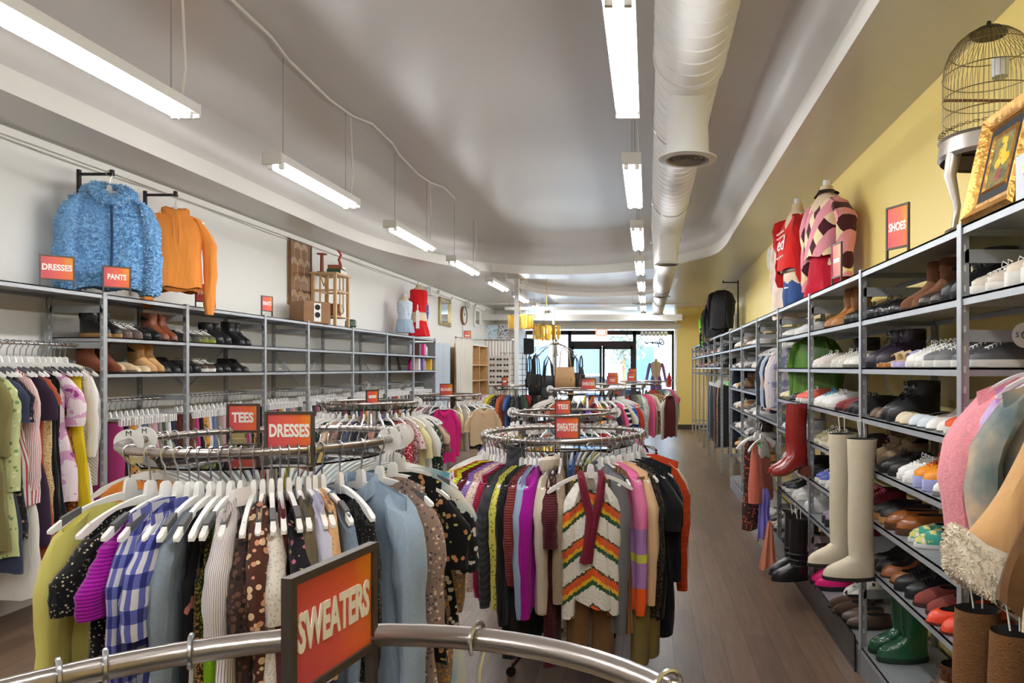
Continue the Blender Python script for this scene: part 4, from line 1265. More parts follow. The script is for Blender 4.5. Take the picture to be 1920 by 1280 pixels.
rp('pump', (236, 230, 222), 1728, 's4', 'white pointed slingback')
rp('sneaker', (222, 84, 34), 1762, 's4', 'orange and white low sneaker')
rp('boot', (126, 104, 78), 1626, 's5', 'fuzzy tan speckled boot', fuzz=True, c_lace=(126, 104, 78))
rp('derby', (30, 28, 27), 1646, 's5', 'black chunky lace-up shoe', gap=.12)
rp('sneaker', (238, 236, 232), 1676, 's5', 'white sneaker with bow laces')
rp('platform', (240, 152, 36), 1702, 's5', 'orange and yellow platform trainer with lilac sole', c_sole=(176, 180, 232), c_lace=(206, 66, 26))
rp('slipper', (236, 234, 230), 1740, 's5', 'white slip-on')
rp('sneaker', (116, 34, 44), 1620, 's6', 'maroon running shoe with pink laces', c_lace=(214, 96, 120))
rp('clog', (34, 31, 30), 1648, 's6', 'black clog on a wood sole', c_sole=(190, 140, 76))
rp('clog', (146, 84, 40), 1680, 's6', 'glossy chestnut clog with brass studs', rough=.2, gap=.12)
rp('slipper', (112, 170, 140), 1716, 's6', 'teal and yellow patterned slip-on', mat=fabric((70, 160, 140), 'blotch', (214, 206, 120), (236, 240, 232), sc=3), c_sole=(230, 228, 226))
rp('block', (28, 26, 26), 1626, 's7', 'black heeled sandal')
rp('block', (136, 78, 38), 1648, 's7', 'caramel brown heeled shoe')
rp('derby', (26, 24, 25), 1676, 's7', 'black broad derby shoe', gap=.12)
rp('slipper', (132, 62, 54), 1702, 's7', 'rust fluffy slipper', fuzz=True, gap=.13)
rp('block', (228, 72, 40), 1736, 's7', 'bright coral heeled mule with price tag', dx=-.02)
rp('boot', (104, 66, 40), 1730, 'base', 'slouching tan leather ankle boot', gap=.13)
rp('rain', (34, 84, 54), 1640, 'base', 'glossy dark green rain boot', rough=.12, dx=.0, gap=.14)
# second shoe bay
rp('cowboy', (168, 108, 50), 1556, 's2', 'tan and brown cowboy boot', gap=.12)
rp('derby', (24, 24, 24), 1596, 's2', 'black shoe beside the cowboy boots')
rp('boot', (30, 28, 30), 1545, 's3', 'black ankle boot behind white shoes', dx=.1)
rp('sneaker', (226, 214, 204), 1527, 's3', 'off-white worn sneaker')
rp('sneaker', (214, 208, 192), 1570, 's3', 'cream sneaker with green heel', c_sole=(228, 226, 216))
rp('slipper', (232, 226, 216), 1592, 's3', 'ivory slip-on')
rp('sneaker', (240, 238, 234), 1526, 's4', 'white sneaker with blue trim', c_lace=(60, 140, 180))
rp('sneaker', (238, 234, 230), 1548, 's4', 'white sneaker beside maroon flowers')
rp('slipper', (128, 56, 56), 1580, 's4', 'maroon ruffled slipper', fuzz=True)
rp('derby', (28, 27, 27), 1598, 's4', 'plain black lace-up shoe')
rp('sneaker', (150, 138, 102), 1527, 's5', 'khaki camouflage sneaker', c_sole=(226, 220, 190))
rp('sneaker', (170, 158, 128), 1545, 's5', 'tan camouflage sneaker', c_sole=(226, 220, 200))
rp('loafer', (150, 104, 62), 1566, 's5', 'tan moccasin with cream sole', c_sole=(226, 214, 190))
rp('pump', (70, 44, 40), 1590, 's5', 'dark brown heeled shoe')
rp('sneaker', (78, 84, 160), 1538, 's6', 'blue canvas sneaker with white sole')
rp('sneaker', (196, 190, 184), 1560, 's6', 'light grey sneaker')
rp('loafer', (30, 30, 32), 1522, 's6', 'black slip-on with bow')
rp('platform', (126, 112, 130), 1548, 's7', 'grey lilac platform sneaker', c_sole=(38, 36, 38))
rp('sneaker', (226, 224, 222), 1520, 's7', 'plain white sneaker')
rp('block', (196, 30, 34), 1566, 's7', 'glossy red heeled shoe', rough=.15)
rp('tallboot', (78, 46, 26), 1520, 'base', 'brown fringed tall boot', gap=.13)
rp('boot', (240, 28, 128), 1537, 'base', 'hot pink lace-up boot with black sole', c_sole=(30, 28, 30), c_lace=(240, 28, 128), gap=.12, dx=-.03)
rp('cowboy', (226, 220, 206), 1558, 'base', 'white cowboy boot with black stitching', dx=.12, mat=fabric((226, 222, 210), 'blotch', (226, 222, 210), (40, 34, 32), sc=2.5))
rp('loafer', (74, 54, 38), 1570, 'base', 'worn brown suede shoe', fuzz=True, dx=-.03)
rp('loafer', (84, 66, 52), 1592, 'base', 'taupe brown loafer', dx=-.02)
# third shoe bay and the green jacket bay
rp('slipper', (224, 222, 214), 1470, 's2', 'white folded canvas slip-on')
rp('sneaker', (216, 216, 216), 1494, 's2', 'pale grey sneaker')
rp('loafer', (226, 212, 170), 1469, 's4', 'cream leather loafer')
rp('block', (40, 32, 30), 1483, 's4', 'black buckled heel with paper tag')
rp('sneaker', (240, 110, 88), 1500, 's4', 'coral pink sneaker')
rp('pump', (190, 190, 194), 1470, 's5', 'silver metallic heel', rough=.2)
rp('sneaker', (196, 198, 202), 1488, 's5', 'silver grey sneaker')
rp('sneaker', (228, 220, 206), 1472, 's6', 'cream sneaker with long white laces')
rp('derby', (34, 32, 34), 1500, 's6', 'black patent shoe')
rp('sneaker', (40, 40, 42), 1474, 's7', 'black trainer with white sole')
rp('sneaker', (206, 202, 196), 1492, 's7', 'light grey canvas shoe')
rp('tallboot', (48, 36, 34), 1475, 'base', 'dark brown tall boot')
rp('boot', (60, 52, 50), 1498, 'base', 'dark taupe ankle boot')
# farther bays, small in view
far_cols = [((28, 27, 28), 'black'), ((206, 200, 192), 'off-white'), ((120, 84, 54), 'brown'), ((176, 172, 168), 'grey'), ((226, 222, 216), 'white'), ((150, 60, 56), 'brick red'), ((66, 58, 54), 'dark taupe'), ((196, 150, 100), 'tan')]
fk = ['sneaker', 'loafer', 'boot', 'sneaker', 'flat', 'derby']
rnd = random.Random(5)
for bi, lv, n in ((5, 's2', 2), (5, 's3', 3), (5, 's5', 3), (5, 's6', 3), (5, 's7', 3), (6, 's3', 3), (6, 's4', 3), (6, 's5', 3), (6, 's6', 3), (6, 's7', 2), (6, 's2', 2), (4, 'base', 3)):
    for q in range(n):
        c, nm = far_cols[(bi * 3 + q * 5 + len(lv) + int(RS[lv] * 10)) % 8]
        kd = fk[(q + bi + int(RS[lv] * 10)) % 6]
        y = lerp(ry[bi] + .16, ry[bi + 1] - .16, (q + .5) / n)
        lvn = {'s2': 'second', 's3': 'third', 's4': 'fourth', 's5': 'fifth', 's6': 'sixth', 's7': 'seventh', 'base': 'bottom'}[lv]
        pair(kd, c, XT, y, RS[lv] + .001, PI, nm + ' ' + SNAME[kd].replace('_', ' ') + ' on the ' + lvn + ' shelf ' + ('beside' if bi == 6 else 'around') + ' the neon green trainers bay', 'shoes on the farther yellow wall shelves')
rp('sneaker', (60, 206, 40), 1362, 's4', 'neon green knit trainer', c_sole=(150, 236, 120), c_lace=(60, 206, 40), gap=.2)
for bi in range(8, 14):
    for q in range(3):
        c, nm = far_cols[(bi * 5 + q * 3) % 8]; kd = fk[(q + bi) % 6]
        y = lerp(ry[bi] + .18, ry[bi + 1] - .18, (q + .5) / 3)
        for zz, lv in ((1.944, 'upper'), (1.701, 'lower')):
            if (q + bi) % 3 == 0 and lv == 'lower': continue
            pair(kd, c, XT, y, zz, PI, nm + ' ' + SNAME[kd].replace('_', ' ') + ' on the ' + lv + ' shelf beyond the hung trousers', 'shoes on the farthest shelves')

# --- white wall shelves, toes towards the aisle (+x)
XLT = XSL - .15
def ly_at(px, x=-(XSL) - .03): return FOC * x / (VX - px)
def lp(kind, c, px, z, desc, **k):
    y = ly_at(px)
    pair(kind, c, XLT + k.pop('dx', 0), y, z + .001, k.pop('rz', -.25), desc + (' on the upper white wall shelf' if z > 1.8 else ' on the lower white wall shelf'), 'shoes on the white wall shelves', **k)
A_, B_ = 1.905, 1.645
lp('boot', (30, 29, 28), 216, A_, 'black chelsea boot with tan crepe sole', c_sole=(170, 128, 78), c_lace=(30, 29, 28), gap=.15)
lp('sneaker', (92, 80, 74), 248, A_, 'grey brown running shoe', c_sole=(112, 90, 76), gap=.13)
lp('derby', (30, 29, 29), 284, A_, 'black buckled shoe', gap=.12)
lp('heelboot', (124, 66, 40), 322, A_, 'chestnut crocodile boot', gap=.12)
lp('sneaker', (58, 58, 58), 378, A_, 'dark grey hiking shoe', c_sole=(96, 98, 70), gap=.15)
lp('sneaker', (96, 98, 72), 408, A_, 'olive trainer', c_sole=(150, 154, 60), gap=.12)
lp('boot', (36, 34, 36), 440, A_, 'black wedge ankle boot', gap=.13)
lp('heelboot', (24, 24, 26), 476, A_, 'black leather heeled boot', gap=.13)
lp('heelboot', (112, 58, 34), 214, B_, 'rust brown suede western boot', fuzz=True, gap=.14)
lp('slipper', (200, 176, 140), 254, B_, 'sand suede slip-on', fuzz=True, gap=.13)
lp('flat', (206, 184, 150), 286, B_, 'beige ballet flat', gap=.12)
lp('heelboot', (196, 152, 100), 316, B_, 'camel suede boot', fuzz=True, gap=.13)
lp('pump', (34, 32, 34), 347, B_, 'black strappy heel', gap=.12)
lp('derby', (44, 42, 42), 376, B_, 'black oxford with white trim', c_lace=(40, 40, 40), gap=.12)
lp('sneaker', (74, 58, 48), 404, B_, 'dark brown deck shoe', gap=.12)
lp('loafer', (36, 34, 34), 432, B_, 'black fringed loafer', gap=.12)
lp('pump', (28, 27, 28), 470, B_, 'black peep-toe heel', gap=.13)

build_pairs()
# ------------------------------------------------------------------ long dresses on the white wall rail
left_rail = [
 (4.28, 'dress', dict(c1=(120, 112, 70), pat='plain'), 'olive drab dress', 1.15, .5, {}),
 (4.32, 'dress', dict(c1=(190, 196, 140), pat='floral', c2=(120, 140, 90), c3=(210, 214, 170), sc=.8), 'pale green leafy puff-sleeved dress', 1.2, .72, dict(r1=.06)),
 (4.36, 'dress', dict(c1=(52, 58, 78), pat='plain'), 'slate navy dress', 1.3, .3, {}),
 (4.41, 'dress', dict(c1=(22, 22, 24), pat='floral', c2=(150, 120, 110), c3=(60, 50, 50)), 'black dress with faint flowers', 1.1, .3, {}),
 (4.46, 'dress', dict(c1=(228, 224, 220), pat='vstripe', sc=80, extra=[(0, (232, 226, 222)), (.6, (186, 70, 70))]), 'white and red striped blouse dress', .9, .74, dict(r1=.06)),
 (4.51, 'dress', dict(c1=(230, 226, 216), pat='plain'), 'long ivory linen dress', 1.5, 0, dict(strap=True)),
 (4.56, 'dress', dict(c1=(48, 32, 50), pat='plain'), 'dark plum dress', 1.2, .3, {}),
 (4.61, 'dress', dict(c1=(156, 72, 44), pat='plain'), 'long rust dress', 1.45, .2, {}),
 (4.655, 'dress', dict(c1=(206, 178, 128), pat='floral', c2=(150, 112, 70), c3=(230, 214, 176), sc=1.8), 'golden sand lace dress', 1.45, 0, dict(strap=True)),
 (4.70, 'dress', dict(c1=(20, 19, 20), pat='plain'), 'long black dress', 1.45, 0, {}),
 (4.745, 'dress', dict(c1=(234, 218, 222), pat='blotch', c2=(214, 158, 192), c3=(150, 66, 130), sc=.9), 'blush dress with big purple flowers and flutter sleeves', .95, .36, dict(r1=.09)),
 (4.79, 'dress', dict(c1=(22, 21, 22), pat='plain'), 'black velvet gown', 1.5, 0, dict(hw=.14)),
 (4.835, 'dress', dict(c1=(150, 134, 50), pat='plain'), 'mustard olive dress', .9, 0, dict(hw=.14)),
 (4.88, 'dress', dict(c1=(152, 80, 40), pat='blotch', c2=(96, 40, 24), c3=(190, 110, 50), sc=1.5), 'burnt orange tie-dyed dress', 1.3, 0, dict(hw=.15)),
 (4.925, 'dress', dict(c1=(214, 186, 30), pat='plain'), 'yellow dress', 1.0, 0, {}),
 (4.97, 'sweater', dict(c1=(196, 192, 184), pat='cable', sc=1.6), 'long oatmeal cable-knit sweater dress', 1.05, .8, dict(hw=.165)),
 (5.015, 'dress', dict(c1=(234, 230, 226), pat='plain'), 'long white shirt dress', 1.45, .6, dict(hw=.155)),
]
for i, (y, kind, cs, desc, L, SL, ex) in enumerate(left_rail):
    yaw = random.Random(i).uniform(-.1, .1) + .16 + (.42 if i in (10,) else .22 if i in (1, 4, 8, 15) else 0)
    y -= .04
    garment(kind, fabric(**cs), desc + ' on the rail at the white wall', (LRAIL, y, 1.845), yaw, 700 + i, L=L, SL=SL, lim=(-.235, .4), group='long dresses on the white wall rail', tagged=i in (5, 10), **ex)
    hanger((LRAIL, y, 1.845), yaw, 'white hanger carrying the ' + desc)
# trousers in the bays
pcols = [((34, 36, 32), 'plain', None, 'black'), ((70, 84, 66), 'plain', None, 'dark green'), ((216, 206, 200), 'plain', None, 'cream'), ((40, 46, 66), 'denim', None, 'navy denim'), ((150, 140, 126), 'plain', None, 'stone'), ((176, 60, 120), 'plain', None, 'raspberry'),
         ((90, 84, 80), 'plaid', (140, 130, 120), 'brown checked'), ((214, 150, 70), 'floral', (60, 80, 60), 'orange flowered'), ((226, 224, 222), 'plain', None, 'white'), ((96, 116, 150), 'denim', None, 'mid blue denim'), ((120, 70, 60), 'plain', None, 'brown'), ((200, 160, 170), 'plain', None, 'pale pink')]
PM = [pants_mesh(random.Random(q), L=L) for q, L in enumerate((.92, 1.0, .98, .6))]
PSK = pants_mesh
bayn = ['with the tan boots', 'with the black shoes', 'under the small wooden table', 'beneath the wood speaker', 'beyond the wooden table', 'before the dressed torsos', 'under the dressed torsos']
for b in range(1, 8):
    y0, y1 = ly[b] + .10, ly[b + 1] - .08
    n = int((y1 - y0) / .062)
    if b == 1: y0 += .1
    for q in range(n):
        y = lerp(y0, y1, (q + .5) / n)
        c, pat, c2, nm = pcols[(b * 5 + q * 7) % 12]
        o = thing('trousers', nm + ' trousers clipped under the shelves ' + bayn[b - 1], 'trousers', (LRAIL, y, 1.43), random.Random(q + b * 31).uniform(-.12, .12), 'trousers along the white wall')
        obj('trouser_legs', None, fabric(c, pat, c2, sc=30 if pat == 'plaid' else 1.0), o, me=PM[(q * 3 + b) % 4])
        hanger((LRAIL, y, 1.43), o.rotation_euler[2], 'white clip hanger holding ' + nm + ' trousers ' + bayn[b - 1], clip=True)
for k, (y, nm) in enumerate(((9.6, 'nearer'), (10.3, 'middle'), (11.0, 'farther'), (12.1, 'farthest'))):
    t = tag(obj('size_divider', MB().lathe([(.012, -.002), (.055, -.002), (.055, .002), (.012, .002)], n=28, ax='y', cap0=False, cap1=False), M['clear'], loc=(LRAIL, y, 1.43)), 'round clear size divider on the trouser rail, ' + nm, 'size divider', 'size dividers on the trouser rail')

# ------------------------------------------------------------------ other racks
load_back(racks[3], 'rack behind the dresses rack', ['blouse', 'blouse', 'shirt', 'tee'], -PI * 1.15, PI * .15, 26, 'clothes on the patterned blouse rack', 1, hang=True, Ls=.66, pal='dark')
load_back(racks[3], 'far side of the rack behind the big dresses rack', ['blouse', 'tee'], PI * .15, PI * .85, 10, 'clothes on the patterned blouse rack', 4, hang=False, Ls=.62)
load_back(racks[4], 'TEES rack behind the SWEATERS rack', ['tee', 'tee', 'blouse'], 0, 2 * PI, 30, 'tees behind the sweaters rack', 6, Ls=.6)
load_back(racks[5], 'BLOUSES ring rack', ['blouse', 'shirt', 'blouse'], -PI * 1.1, PI * .1, 18, 'blouses on their ring rack', 4, Ls=.60, pal='dark')
load_back(racks[6], 'rack by the sunglasses stand', ['tee', 'shirt', 'sweater'], -PI * 1.1, PI * .1, 20, 'tops on the rack by the sunglasses', 1, hang=False, Ls=.66)
load_back(racks[7], 'bright tops rack', ['tee', 'tank', 'sweater'], -PI * 1.1, PI * .1, 20, 'bright tops on their ring rack', 15, hang=True, Ls=.62)
load_back(racks[8], 'rack near the street doors', ['sweater', 'tee', 'jacket'], -PI * 1.1, PI * .1, 18, 'tops near the street doors', 5, hang=False, Ls=.66)
load_back(racks[9], 'last rack before the doors', ['sweater', 'tee'], -PI * 1.1, PI * .1, 14, 'tops on the last rack', 12, hang=False, Ls=.62)
# showpieces that face outward
def facing(rk, adeg, kind, mat, label, L, SL, out=.30, hw=None, **k):
    a = math.radians(adeg)
    loc = (rk.c[0] + (RR + out) * math.cos(a), rk.c[1] + (RR + out) * math.sin(a), rk.z - k.pop('dz', .02))
    t = garment(kind, mat, label, loc, a + PI / 2, int(abs(adeg) * 7) + 900, L=L, SL=SL, hw=hw, **k)
    return t, loc, a
BUT = MB()
for i in range(5): BUT.lathe([(.006, -.002), (.006, .002)], (0, -.034, ZT - .10 - .075 * i), 10, ax='y')
BUTM = BUT.mesh('shirt_buttons')
t, loc, a = facing(racks[5], -36, 'shirt', fabric((204, 176, 140), 'plain'), 'beige short-sleeved button shirt facing out on the BLOUSES rack', .52, .24, collar='shirt', hw=.24)
obj('buttons', None, M['lett'], t, me=BUTM); hanger(loc, a + PI / 2, 'white hanger carrying the beige button shirt', grips=False)
t, loc, a = facing(racks[5], -78, 'shirt', fabric((206, 36, 116), 'plain'), 'hot pink long-sleeved shirt facing out beside the beige shirt', .74, .6, collar='shirt', hw=.15)
obj('buttons', None, fabric((226, 60, 140), 'plain'), t, me=BUTM); hanger(loc, a + PI / 2, 'white hanger carrying the hot pink shirt', grips=False)
t, loc, a = facing(racks[8], -28, 'vest', fabric((110, 26, 40), 'plain'), 'maroon sports jersey over grey sleeves facing out near the street doors', .66, .6, smat=fabric((196, 190, 180), 'plain'), hw=.22, out=.34)
hanger(loc, a + PI / 2, 'white hanger carrying the maroon jersey', grips=False)
# bright sweaters on the rack near the aisle
for q, (adeg, c, pat, c2, nm) in enumerate(((-70, (232, 196, 30), 'plain', None, 'sunny yellow hoodie'), (-62, (190, 26, 50), 'plain', None, 'scarlet sweater'), (-52, (40, 38, 50), 'plain', None, 'midnight navy sweater'), (-40, (24, 24, 26), 'hstripe', (226, 226, 226), 'black sweater with white chevrons'),
                                           (-26, (52, 92, 190), 'hstripe', (36, 60, 140), 'royal blue striped sweater'), (-14, (214, 70, 36), 'plain', None, 'orange pullover'), (-84, (96, 60, 160), 'plain', None, 'purple pullover'))):
    rk = racks[7]; a = math.radians(adeg)
    loc = on_ring(rk, a)
    garment('sweater', fabric(c, pat, c2, sc=16 if pat == 'hstripe' else 1), nm + ' at the aisle side of the bright tops rack', loc, a, 950 + q, L=.78, SL=.66, hw=.22, R=RR)
    hanger(loc, a, 'white hanger carrying the ' + nm, grips=False)

# hangers and a pale shirt on the nearest rack
for q, adeg in enumerate((142, 133, 128, 118, 76, 42, 25)):
    a = math.radians(adeg); loc = on_ring(racks[0], a)
    hanger(loc, a, 'white hanger hooked on the nearest bare rail, ' + ['first from the wall side', 'second from the wall side', 'third from the wall side', 'just before the sign', 'just past the sign', 'next to the aisle', 'closest to the aisle'][q], group='hangers on the nearest rack')
t = garment('shirt', fabric((226, 216, 206), 'vstripe', sc=110, extra=[(0, (228, 220, 212)), (.8, (190, 150, 140))]), 'white finely striped shirt on the nearest rack', on_ring(racks[0], math.radians(42)), math.radians(42), 31, L=.7, SL=.5, R=RR, collar='shirt')
t = garment('blouse', fabric((232, 226, 218), 'plain'), 'white blouse with paper tag on the nearest rack', on_ring(racks[0], math.radians(76)), math.radians(76), 33, L=.7, SL=.3, R=RR, tagged=True)

# size discs on the rails
def disc(rk, adeg, txt, label):
    a = math.radians(adeg); loc = on_ring(rk, a)
    t = thing('size_divider', label, 'size divider', loc, a + PI / 2, 'lettered size dividers')
    # a thin disc that straddles the rail: its plane holds the radius
    obj('disc', MB().lathe([(RT + .0008, -.0015), (.046, -.0015), (.046, .0015), (RT + .0008, .0015)], n=36, ax='x', cap0=False, cap1=False), M['hang'], t)
    o = text_mesh(txt, .026, M['ink'], t, (.0018, 0, .030), (PI / 2, 0, PI / 2)); 
    o2 = text_mesh(txt, .026, M['ink'], t, (-.0018, 0, .030), (PI / 2, 0, -PI / 2))
def text_mesh(txt, size, mat, parent, loc, rot, depth=.0006, bold=.0, shear=0, name='lettering', xs=1.0, fit=None):
    cu = bpy.data.curves.new('txt', 'FONT'); cu.body = txt; cu.size = size; cu.align_x = 'CENTER'; cu.align_y = 'CENTER'
    cu.extrude = depth; cu.offset = bold; cu.shear = shear; cu.resolution_u = 3
    tmp = bpy.data.objects.new('txt_tmp', cu); col.objects.link(tmp)
    bpy.context.view_layer.update()
    me = bpy.data.meshes.new_from_object(tmp.evaluated_get(bpy.context.evaluated_depsgraph_get()))
    bpy.data.objects.remove(tmp); bpy.data.curves.remove(cu)
    me.materials.clear()
    o = obj(name, None, mat, parent, me=me); o.location = loc; o.rotation_euler = rot
    sx = xs
    if fit:
        w = max(v.co.x for v in me.vertices) - min(v.co.x for v in me.vertices); sx = fit / w
    o.scale = (sx, 1, 1)
    return o
disc(racks[1], 196, 'M', 'round white M size disc on the wall side of the big dresses rack')
disc(racks[1], 183, 'M', 'round white M size disc, nearer, on the wall side of the big dresses rack')
disc(racks[1], 18, 'S', 'round white S size disc, farther, on the aisle side of the big dresses rack')
disc(racks[1], 6, 'S', 'round white S size disc, middle, on the aisle side of the big dresses rack')
disc(racks[1], -6, 'S', 'round white S size disc, nearest, on the aisle side of the big dresses rack')
for q, (ri, ad, tx, wh) in enumerate(((3, 180, 'S', 'wall side of the rack behind the dresses'), (3, 0, 'M', 'aisle side of the rack behind the dresses'), (4, 180, 'M', 'wall side of the tees rack'), (4, 0, 'S', 'aisle side of the tees rack'), (5, 180, 'S', 'wall side of the BLOUSES rack'), (7, 180, 'L', 'wall side of the bright tops rack'))):
    disc(racks[ri], ad, tx, 'round white size disc on the ' + wh)

# ------------------------------------------------------------------ signs
def sign_face():
    m, nt, b = new_mat('orange_sign_print')
    tc = nd(nt, 'ShaderNodeTexCoord'); sp = nd(nt, 'ShaderNodeSeparateXYZ'); nt.links.new(tc.outputs['Object'], sp.inputs[0])
    nz = nd(nt, 'ShaderNodeTexNoise', Scale=14.0, Detail=2.0); nt.links.new(tc.outputs['Object'], nz.inputs['Vector'])
    def ma(op, a, bb):
        n = nd(nt, 'ShaderNodeMath', _operation=op)
        for i, x in enumerate((a, bb)):
            if isinstance(x, (int, float)): n.inputs[i].default_value = x
            else: nt.links.new(x, n.inputs[i])
        return n.outputs[0]
    f = ma('ADD', ma('ADD', ma('MULTIPLY', sp.outputs['X'], 4.6), ma('MULTIPLY', sp.outputs['Z'], 1.2)), ma('MULTIPLY', nz.outputs['Fac'], .34))
    cr = nd(nt, 'ShaderNodeValToRGB')
    st = [(0.0, (206, 74, 84)), (.30, (226, 92, 74)), (.55, (232, 106, 44)), (.72, (240, 152, 34))]
    while len(cr.color_ramp.elements) < len(st): cr.color_ramp.elements.new(.5)
    for e, (p, c) in zip(cr.color_ramp.elements, st): e.position = p; e.color = rgb(*c)
    nt.links.new(f, cr.inputs[0]); nt.links.new(cr.outputs[0], b.inputs['Base Color'])
    b.inputs['Roughness'].default_value = .4
    return m
M['sign'] = sign_face()
def sign(txt, loc, rz, label, w=.155, h=.128, leg=.05, two=True, base=True):
    t = thing('rack_sign', label, 'sign', loc, rz, 'orange department signs')
    fw = .009
    f = MB()
    f.box((-w / 2 + fw / 2, 0, leg + h / 2), (fw, .012, h)).box((w / 2 - fw / 2, 0, leg + h / 2), (fw, .012, h))
    f.box((0, 0, leg + h - fw / 2), (w - 2 * fw, .012, fw)).box((0, 0, leg + fw / 2), (w - 2 * fw, .012, fw))
    obj('frame', f, M['frame'], t, False)
    for s in (-1, 1): obj('leg', MB().box((s * (w / 2 - fw / 2), 0, leg / 2 + .002), (fw, .012, leg - .004)), M['frame'], t, False)
    if base: obj('base_plate', MB().box((0, 0, .0015), (w + .004, .05, .003)), M['frame'], t, False)
    obj('printed_card', MB().box((0, 0, leg + h / 2), (w - 2 * fw, .004, h - 2 * fw)), M['sign'], t, False)
    sz = .056
    if txt is None:
        for s in ((-1, 1) if two else (-1,)): obj('white_line', MB().box((0, s * .0025, leg + h * .5), (w * .6, .001, .026)), M['lett'], t, False)
        return t
    fit = min(w - 2 * fw - .010, .0225 * len(txt))
    text_mesh(txt, sz, M['lett'], t, (0, -.0028, leg + h * .50), (PI / 2, 0, 0), bold=.0020, fit=fit)
    if two: text_mesh(txt, sz, M['lett'], t, (0, .0028, leg + h * .50), (PI / 2, 0, PI), bold=.0020, fit=fit)
def at(px, py, Y): return tuple(P(px, py, Y))
gz = lambda r: r.z - .062 + .007
# nearest rack: turned sign
sign('SWEATERS', (-.355, .796, 1.285), math.atan2(.148, .028), 'large turned SWEATERS sign on the nearest bare rack', w=.157, h=.13)
sign('DRESSES', ((543 - VX) * 2.27 / FOC, 2.27, gz(racks[1])), -.0, 'DRESSES sign standing on the big dresses rack glass', w=.158, h=.128)
sign('TEES', ((461 - VX) * 2.95 / FOC, 2.93, gz(racks[1])), .0, 'TEES sign at the back of the big dresses rack', w=.135, h=.12)
sign('SWEATERS', ((1066 - VX) * 3.86 / FOC, 3.80, gz(racks[2])), .0, 'SWEATERS sign on the front sweaters rack beside the aisle', w=.138)
sign('TEES', ((1053 - VX) * 5.9 / FOC, 6.0, gz(racks[4])), .0, 'TEES sign on the rack behind the sweaters rack', w=.14)
sign(None, ((698 - VX) * 6.6 / FOC, 6.6, gz(racks[3])), 1.15, 'narrow edge-on sign on the rack behind the big dresses rack', w=.15)
sign('BLOUSES', ((837 - VX) * 10.2 / FOC, 10.2, gz(racks[5])), .0, 'BLOUSES sign on the rack before the curtain', w=.19, h=.17)
sign(None, ((946 - VX) * 12.5 / FOC, 12.5, gz(racks[6])), .9, 'small turned sign on the rack by the sunglasses', w=.12, h=.16)
sign('SWEATERS', ((1103.5 - VX) * 8.7 / FOC, 8.7, gz(racks[7])), .0, 'SWEATERS sign on the rack of bright tops', w=.18, h=.14, leg=.05)
sign('TEES', ((1149 - VX) * 11.3 / FOC, 11.2, gz(racks[8])), .0, 'TEES sign on the rack near the street doors', w=.185, h=.14)
sign(None, ((1184 - VX) * 13.9 / FOC, 13.9, gz(racks[9])), .0, 'sign on the last rack before the doors', w=.165, h=.18)
sign(None, ((1151 - VX) * 12 / FOC, 11.6, gz(racks[8]) + .0), .0, 'second sign peeping over the TEES sign near the street doors', w=.165, h=.19)
sign(None, ((1186 - VX) * 14.2 / FOC, 14.2, gz(racks[9])), .0, 'taller sign behind the last rack sign', w=.165, h=.26)
# shelf tops
ZTOP = 2.217
def lsign(txt, px, label, rz=PI / 2 - .75, x=XSL - .03, **k):
    y = FOC * (-x) / (VX - px); sign(txt, (x, y, ZTOP), rz, label, base=False, **k)
lsign('DRESSES', 107, 'DRESSES sign on the white wall shelf before the blue coat', w=.185, h=.165)
lsign('PANTS', 219, 'PANTS sign on the white wall shelf in front of the blue coat', w=.17, h=.16, x=XSL + .012)
lsign('PANTS', 385, 'PANTS sign half hidden behind the orange hoodie sleeve', w=.16, h=.16)
lsign('PANTS', 500.5, 'PANTS sign on the white wall shelf between hoodie and wood panel', w=.15, h=.16, rz=PI / 2 - .25)
def rsign(txt, px, label, w=.16, h=.22, rz=-PI / 2 + .42, x=XSR + .05):
    y = FOC * x / (px - VX); sign(txt, (x, y, 2.207), rz, label, base=False, w=w, h=h)
rsign('SHOES', 1683, 'SHOES sign on top of the yellow wall shelving', w=.15, h=.21)
rsign(None, 1569, 'edge-on sign beside the diamond sweater', w=.15, h=.22, rz=-PI / 2 + .15)
# ------------------------------------------------------------------ helpers for fluffy cloth
def tufts(me, n, ln, seed, zmin=-9, zmax=9, wid=.006, torus=False):
    """short curly blades standing on a mesh, as one fur part"""
    rnd = random.Random(seed)
    polys = [p for p in me.polygons if zmin <= p.center.z <= zmax and len(p.vertices) < 6]
    tot = []; a = 0
    for p in polys: a += p.area; tot.append(a)
    import bisect
    mb = MB()
    mid = sum((v.co for v in me.vertices), Vector()) / len(me.vertices)
    
    for _ in range(n):
        p = polys[min(len(polys) - 1, bisect.bisect(tot, rnd.random() * a))]
        vs = [me.vertices[i].co for i in p.vertices]
        u_, v_ = rnd.random(), rnd.random()
        c = (vs[0] * (1 - u_) + vs[1] * u_) * (1 - v_) + (vs[-1] * (1 - u_) + vs[-2] * u_) * v_
        nn = p.normal.copy()
        if not torus and nn.dot(Vector((c.x - mid.x, c.y - mid.y, 0))) < 0: nn = -nn
        d = (nn + Vector((rnd.uniform(-.7, .7), rnd.uniform(-.7, .7), rnd.uniform(-.9, .5)))).normalized()
        t = d.cross(Vector((rnd.uniform(-1, 1), rnd.uniform(-1, 1), rnd.uniform(-1, 1)))).normalized() * wid
        l = ln * rnd.uniform(.6, 1.2)
        e = c + d * l; m_ = c + d * l * .55 + t * rnd.uniform(-1, 1) * 1.5
        mb.add([c - t, c + t, m_ + t * .9, m_ - t * .9, e], [(0, 1, 2, 3), (3, 2, 4)])
    return mb
